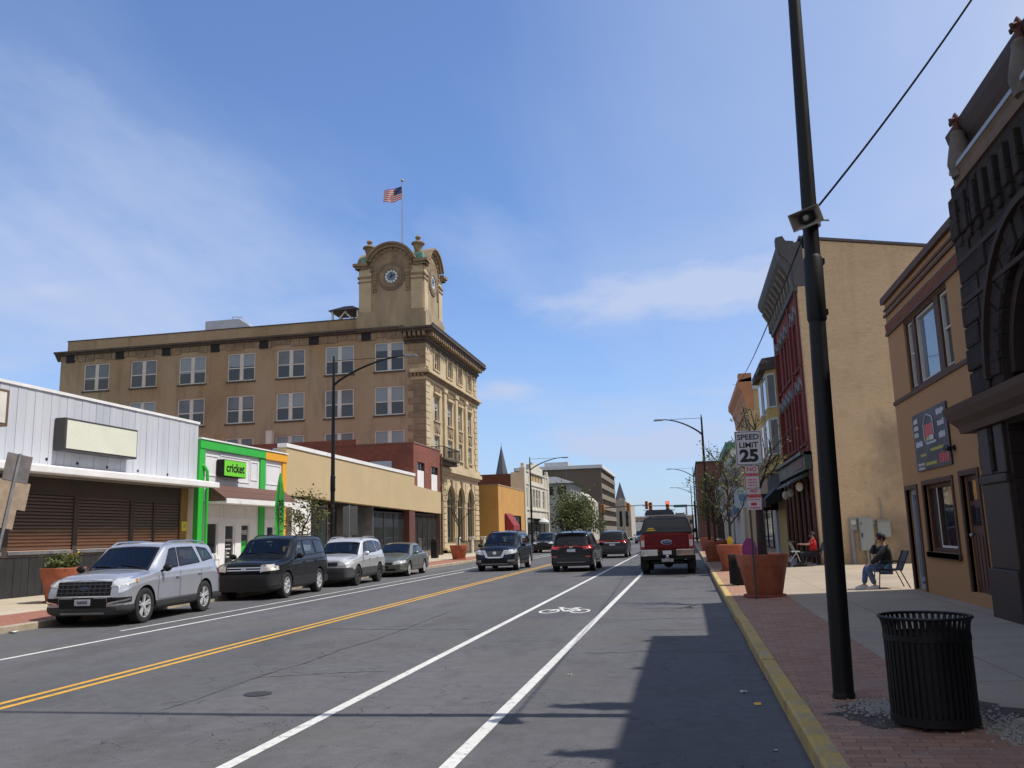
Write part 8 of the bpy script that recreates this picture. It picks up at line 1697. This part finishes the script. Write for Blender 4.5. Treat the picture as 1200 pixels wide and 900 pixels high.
    skin_mesh('jacket' if sleeves else 't_shirt', Jt, Et, top, t, 2, 'c')
    Jl = {'p': (V((0, 0, .50)), (.15, .135))}; El = []
    for i in (0, 1): Jl.update({f'h{i}': (hips[i] + V((.05, 0, .0)), .108), f'm{i}': (hips[i].lerp(kn[i], .55), .096), f'k{i}': (kn[i], .082), f'c{i}': (kn[i].lerp(an[i], .4), .073), f'a{i}': (kn[i].lerp(an[i], .92), .064)}); El += [('p', f'h{i}'), (f'h{i}', f'm{i}'), (f'm{i}', f'k{i}'), (f'k{i}', f'c{i}'), (f'c{i}', f'a{i}')]
    skin_mesh('trousers', Jl, El, legs, t, 2, 'p')
    for i in (0, 1):
        a = an[i]; b = MB(); P = []
        for u, w, z0, z1 in ((-.09, .035, .0, .07), (-.06, .045, 0, .105), (.0, .048, 0, .115), (.08, .05, 0, .085), (.16, .05, 0, .07), (.21, .03, .005, .05)):
            P.append([V((a.x + u, a.y + w * c, z0 + (z1 - z0) * s_)) for c, s_ in ((-1, 0), (-1, .5), (-.6, 1), (.6, 1), (1, .5), (1, 0))])
        b.rings(P); b.build('shoe', shoe, t, smooth=50, local=True)
    return t
def wire_chair(lab, loc, rz=math.pi):
    t = thing('cafe_chair', lab, 'chair', loc, 'black metal chairs on the pavement', rz); B = M_BLACK; V = Vector
    b = MB(); rows = []
    for k in range(9):
        u = k / 8; x = lerp(.30, -.24, u); z = .42 - .05 * math.sin(u * math.pi) - .02 * u; rows.append([V((x, y, z + .02 * abs(y) * 3)) for y in (-.28, -.14, 0, .14, .28)])
    b.grid(rows); b.build('seat', mat('black_mesh_metal', (.012, .012, .014), .55), t, local=True)
    b = MB(); rows = []
    for k in range(7): u = k / 6; rows.append([V((-.24 - .17 * u, y, .38 + .42 * u)) for y in (-.29, -.15, 0, .15, .29)])
    b.grid(rows); b.build('backrest', mat('black_mesh_metal', (.012, .012, .014), .55), t, local=True)
    b = MB(); b.tube([(.3, -.28, .43), (-.24, -.29, .40), (-.41, -.3, .81), (-.41, .3, .81), (-.24, .29, .40), (.3, .28, .43), (.3, -.28, .43)], .014, 6); b.build('frame', B, t, smooth=True, local=True)
    for sx, sy in ((1, -1), (1, 1), (-1, -1), (-1, 1)): b = MB(); b.tube([(.22 if sx > 0 else -.2, sy * .25, .41), (.27 if sx > 0 else -.38, sy * .29, .0)], .013, 6); b.build('leg', B, t, smooth=True, local=True)
    for sy in (-1, 1): b = MB(); b.tube([(-.30, sy * .30, .58), (.1, sy * .31, .60), (.2, sy * .30, .43)], .013, 6); b.build('armrest', B, t, smooth=True, local=True)
    return t
V = Vector
JK = mat('dark_slate_jacket', (.02, .023, .028), .85, var=.25, scale=7, bmp=.3); JN = mat('blue_jeans', (.085, .14, .25), .85, var=.25, scale=6, bmp=.2); WS = mat('white_trainer', (.62, .62, .62), .6); HR = mat('dark_hair', (.02, .014, .01), .8)
z = zr(4.45)
wire_chair('black metal cafe chair under the man in jeans, near the orange building', (4.40, 21.0, z))
seated('seated man in dark jacket, blue jeans and a black cap, hand raised to his face', (4.40, 21.0, z - .03), JK, JN, WS, HR, (mat('black_cap', (.015, .015, .016), .7), mat('red_cap_brim', (.25, .03, .03), .7)), .06, ([V((.30, -.22, .86)), V((.27, .23, .72))], [(V((.19, -.10, 1.08)), V((-.25, .12, .95)).normalized()), (V((.40, .12, .60)), V((.9, -.25, -.15)).normalized())]))
wire_chair('black metal cafe chair under the man in the red shirt', (4.42, 33.0, z))
seated('seated man in a red t-shirt and dark trousers beside a walking frame', (4.42, 33.0, z - .03), mat('red_cotton', (.50, .012, .02), .85, var=.12, scale=6), mat('navy_trousers', (.02, .024, .035), .85, var=.2), mat('black_shoe', (.015, .015, .015), .5), HR, None, -.05, ([V((.16, -.26, .84)), V((.16, .26, .84))], [(V((.40, -.16, .86)), V((.95, .15, .1)).normalized()), (V((.40, .16, .86)), V((.95, -.15, .1)).normalized())]), beard=True, sleeves=False)
def walker():
    x, y = 3.82, 33.0; t = thing('walking_frame', 'light grey wheeled walking frame in front of the man in red', 'walking frame', (x, y, z)); GM = mat('light_grey_tube', (.50, .51, .52), .4, .5)
    for sy in (-1, 1):
        yy = y + sy * .27; b = MB(); b.tube([(x - .02, yy, z + .86), (x - .18, yy, z + .90), (x - .08, yy, z + .62), (x + .05, yy, z + .38), (x + .14, yy, z + .09)], .016, 6); b.tube([(x + .02, yy, z + .5), (x - .30, yy, z + .10)], .016, 6); b.build('side_frame', GM, t, smooth=True)
        for q in (.14, -.30): b = MB(); b.cyl((x + q, yy - .018, z + .09), (x + q, yy + .018, z + .09), .09, n=16); b.build('wheel', M_TYRE, t)
        b = MB(); b.tube([(x - .2, yy, z + .90), (x - .02, yy, z + .86)], .024, 6); b.build('grip', M_BLACK_MATTE, t)
    b = MB(); b.box(x - .14, x + .14, y - .25, y + .25, z + .5, z + .54); b.build('seat', mat('pale_grey_seat', (.45, .46, .48), .6), t, bevel=.01); b = MB(); b.box(x - .1, x + .1, y - .2, y + .2, z + .32, z + .5); b.build('basket', M_BLACK_MATTE, t)
walker()
# ================================================================== camera, sun, sky
def world_and_camera():
    f = 1000.0; VP = (804.5, 620.5); roll = rad(1.6)
    d = Vector(((VP[0] - 600) / f, (VP[1] - 450) / f, 1)).normalized()
    t = math.atan(.205 * math.sin(roll) + .171 * math.cos(roll))
    up = Vector((-math.sin(roll) * math.cos(t), -math.cos(roll) * math.cos(t), math.sin(t))); up -= d * up.dot(d); up.normalize()
    rt = d.cross(up);  rt = rt if rt.x > 0 else -rt
    cam = bpy.data.cameras.new('camera'); cam.sensor_width = 36; cam.lens = 30.0; cam.clip_end = 6000; cam.clip_start = .05
    o = bpy.data.objects.new('camera', cam); COL.objects.link(o)
    M = Matrix(((rt.x, -rt.y, -rt.z), (d.x, -d.y, -d.z), (up.x, -up.y, -up.z))).to_4x4(); M.translation = (0, 0, 1.65)
    o.matrix_world = M; SC.camera = o
    el, az = rad(56.5), rad(87.0)                 # sun over the right-hand roofs
    sd = Vector((math.cos(el) * math.sin(az), math.cos(el) * math.cos(az), math.sin(el)))
    l = bpy.data.lights.new('sun', 'SUN'); l.energy = SUN_E; l.angle = rad(.53); l.color = (1.0, .94, .85)
    s = bpy.data.objects.new('sun', l); COL.objects.link(s); s.rotation_euler = sd.to_track_quat('Z', 'Y').to_euler()
    w = bpy.data.worlds.new('World'); SC.world = w; w.use_nodes = True; nt = w.node_tree; bg = nt.nodes['Background']
    sky = N(nt, 'ShaderNodeTexSky', sky_type='NISHITA', sun_disc=False); sky.sun_elevation = el; sky.sun_rotation = az; sky.air_density = 1.0; sky.dust_density = .6; sky.ozone_density = 2.0
    tc = N(nt, 'ShaderNodeTexCoord').outputs['Generated']
    sp = N(nt, 'ShaderNodeSeparateXYZ'); L(nt, tc, sp.inputs[0])
    # project directions onto a flat cloud deck
    zz = math_node(nt, 'MAXIMUM', math_node(nt, 'ADD', sp.outputs[2], .12), .05)
    cx = math_node(nt, 'DIVIDE', sp.outputs[0], zz); cy = math_node(nt, 'DIVIDE', sp.outputs[1], zz)
    cb = N(nt, 'ShaderNodeCombineXYZ'); L(nt, cx, cb.inputs[0]); L(nt, cy, cb.inputs[1])
    def cl(scale, rot, stretch, seed, lo, hi, detail=9, rough=.6, dist=.5):
        mp = N(nt, 'ShaderNodeMapping'); mp.inputs['Rotation'].default_value = (0, 0, rot); mp.inputs['Scale'].default_value = stretch; mp.inputs['Location'].default_value = (seed, seed * .37, seed * .7); L(nt, cb.outputs[0], mp.inputs[0])
        n = N(nt, 'ShaderNodeTexNoise'); n.inputs['Scale'].default_value = scale; n.inputs['Detail'].default_value = detail; n.inputs['Roughness'].default_value = rough; n.inputs['Distortion'].default_value = dist; L(nt, mp.outputs[0], n.inputs['Vector'])
        return ramp(nt, n.outputs['Fac'], lo, hi)
    big = cl(.62, rad(35), (1, .5, 1), CLOUD[0], .38, .82, 7, .5, .3); wisp = cl(1.5, rad(48), (1, .28, 1), CLOUD[1], .36, .9, 8, .55, .8)
    c = math_node(nt, 'ADD', math_node(nt, 'MULTIPLY', big, math_node(nt, 'ADD', math_node(nt, 'MULTIPLY', wisp, .7), .45)), math_node(nt, 'MULTIPLY', wisp, .22))
    low = math_node(nt, 'MULTIPLY', ramp(nt, sp.outputs[2], .12, .42, 1, 0), cl(.9, 0, (.55, .8, 1), CLOUD[2], .45, .66, 7, .55, .4))
    c = math_node(nt, 'MINIMUM', math_node(nt, 'ADD', math_node(nt, 'MULTIPLY', c, CLOUD[3]), math_node(nt, 'MULTIPLY', low, .75)), .92)
    c = math_node(nt, 'MINIMUM', math_node(nt, 'ADD', c, math_node(nt, 'ADD', ramp(nt, sp.outputs[0], -.25, .45, 0, .72), ramp(nt, sp.outputs[1], .15, -.5, 0, .5))), .95); azn = math_node(nt, 'ARCTAN2', sp.outputs[0], sp.outputs[1]); eln = math_node(nt, 'ARCSINE', sp.outputs[2])  # sun-side veil; unseen haze behind the camera is added for neutral fill
    def bank(az0, el0, a, b_, tilt, strength, seed, ns):
        u = math_node(nt, 'SUBTRACT', azn, az0); v = math_node(nt, 'SUBTRACT', eln, el0); ct, st = math.cos(tilt), math.sin(tilt)
        u2 = math_node(nt, 'ADD', math_node(nt, 'MULTIPLY', u, ct / a), math_node(nt, 'MULTIPLY', v, st / a)); v2 = math_node(nt, 'ADD', math_node(nt, 'MULTIPLY', u, -st / b_), math_node(nt, 'MULTIPLY', v, ct / b_))
        cv = N(nt, 'ShaderNodeCombineXYZ'); L(nt, math_node(nt, 'MULTIPLY', u2, a / b_ * .45), cv.inputs[0]); L(nt, v2, cv.inputs[1]); cv.inputs[2].default_value = seed
        nn = noise(nt, cv.outputs[0], ns, 8, .6)
        d = math_node(nt, 'ADD', math_node(nt, 'SQRT', math_node(nt, 'ADD', math_node(nt, 'POWER', math_node(nt, 'ABSOLUTE', u2), 2), math_node(nt, 'POWER', math_node(nt, 'ABSOLUTE', v2), 2))), math_node(nt, 'MULTIPLY', math_node(nt, 'SUBTRACT', nn, .5), 1.5))
        return math_node(nt, 'MULTIPLY', ramp(nt, d, .15, 1.05, 1, 0), strength)
    for q in BANKS: c = math_node(nt, 'MINIMUM', math_node(nt, 'ADD', c, bank(*q)), .95)
    hz = ramp(nt, sp.outputs[2], 0, .3, .62, .1); c = math_node(nt, 'MAXIMUM', c, math_node(nt, 'MULTIPLY', hz, .9))
    tint = mix_col(nt, 1.0, sky.outputs[0], SKY_TINT, 'MULTIPLY')
    cc = mix_col(nt, ramp(nt, sp.outputs[1], -.15, .25), BACK_FILL_COL, CLOUD_COL); L(nt, mix_col(nt, c, tint, cc), bg.inputs['Color']); bg.inputs['Strength'].default_value = SKY_S  # whiter colour for the added fill haze out of view
    v = SC.view_settings; v.view_transform = 'Standard'; v.look = 'None'; v.exposure = EXPO; v.gamma = 1; v.use_curve_mapping = False
    SC.render.engine = 'CYCLES'; SC.cycles.max_bounces = 6; SC.cycles.diffuse_bounces = 3; SC.cycles.glossy_bounces = 3; SC.cycles.use_denoising = True
    SC.cycles.sample_clamp_indirect = 6
SUN_E, SKY_S, EXPO = 3.9, .12, 0.22
BANKS = ((.03, .27, .20, .035, .06, .75, 1.7, 1.1), (-.21, .165, .05, .016, 0, .5, 4.2, 1.2), (-.06, .095, .10, .022, 0, .55, 7.9, 1.2), (-.58, .355, .36, .10, -.38, .42, 2.6, 1.3), (-.62, .26, .30, .09, -.2, .4, 9.3, 1.2), (-.22, .33, .10, .06, -.5, .3, 5.5, 1.3))   # drifting cloud banks: azimuth, elevation, half sizes, tilt, density
CLOUD = (17.1, 2.2, 9.9, .75); CLOUD_COL = (3.75, 4.45, 6.1); BACK_FILL_COL = (4.5, 4.5, 4.7); SKY_TINT = (.72, .95, 1.27)
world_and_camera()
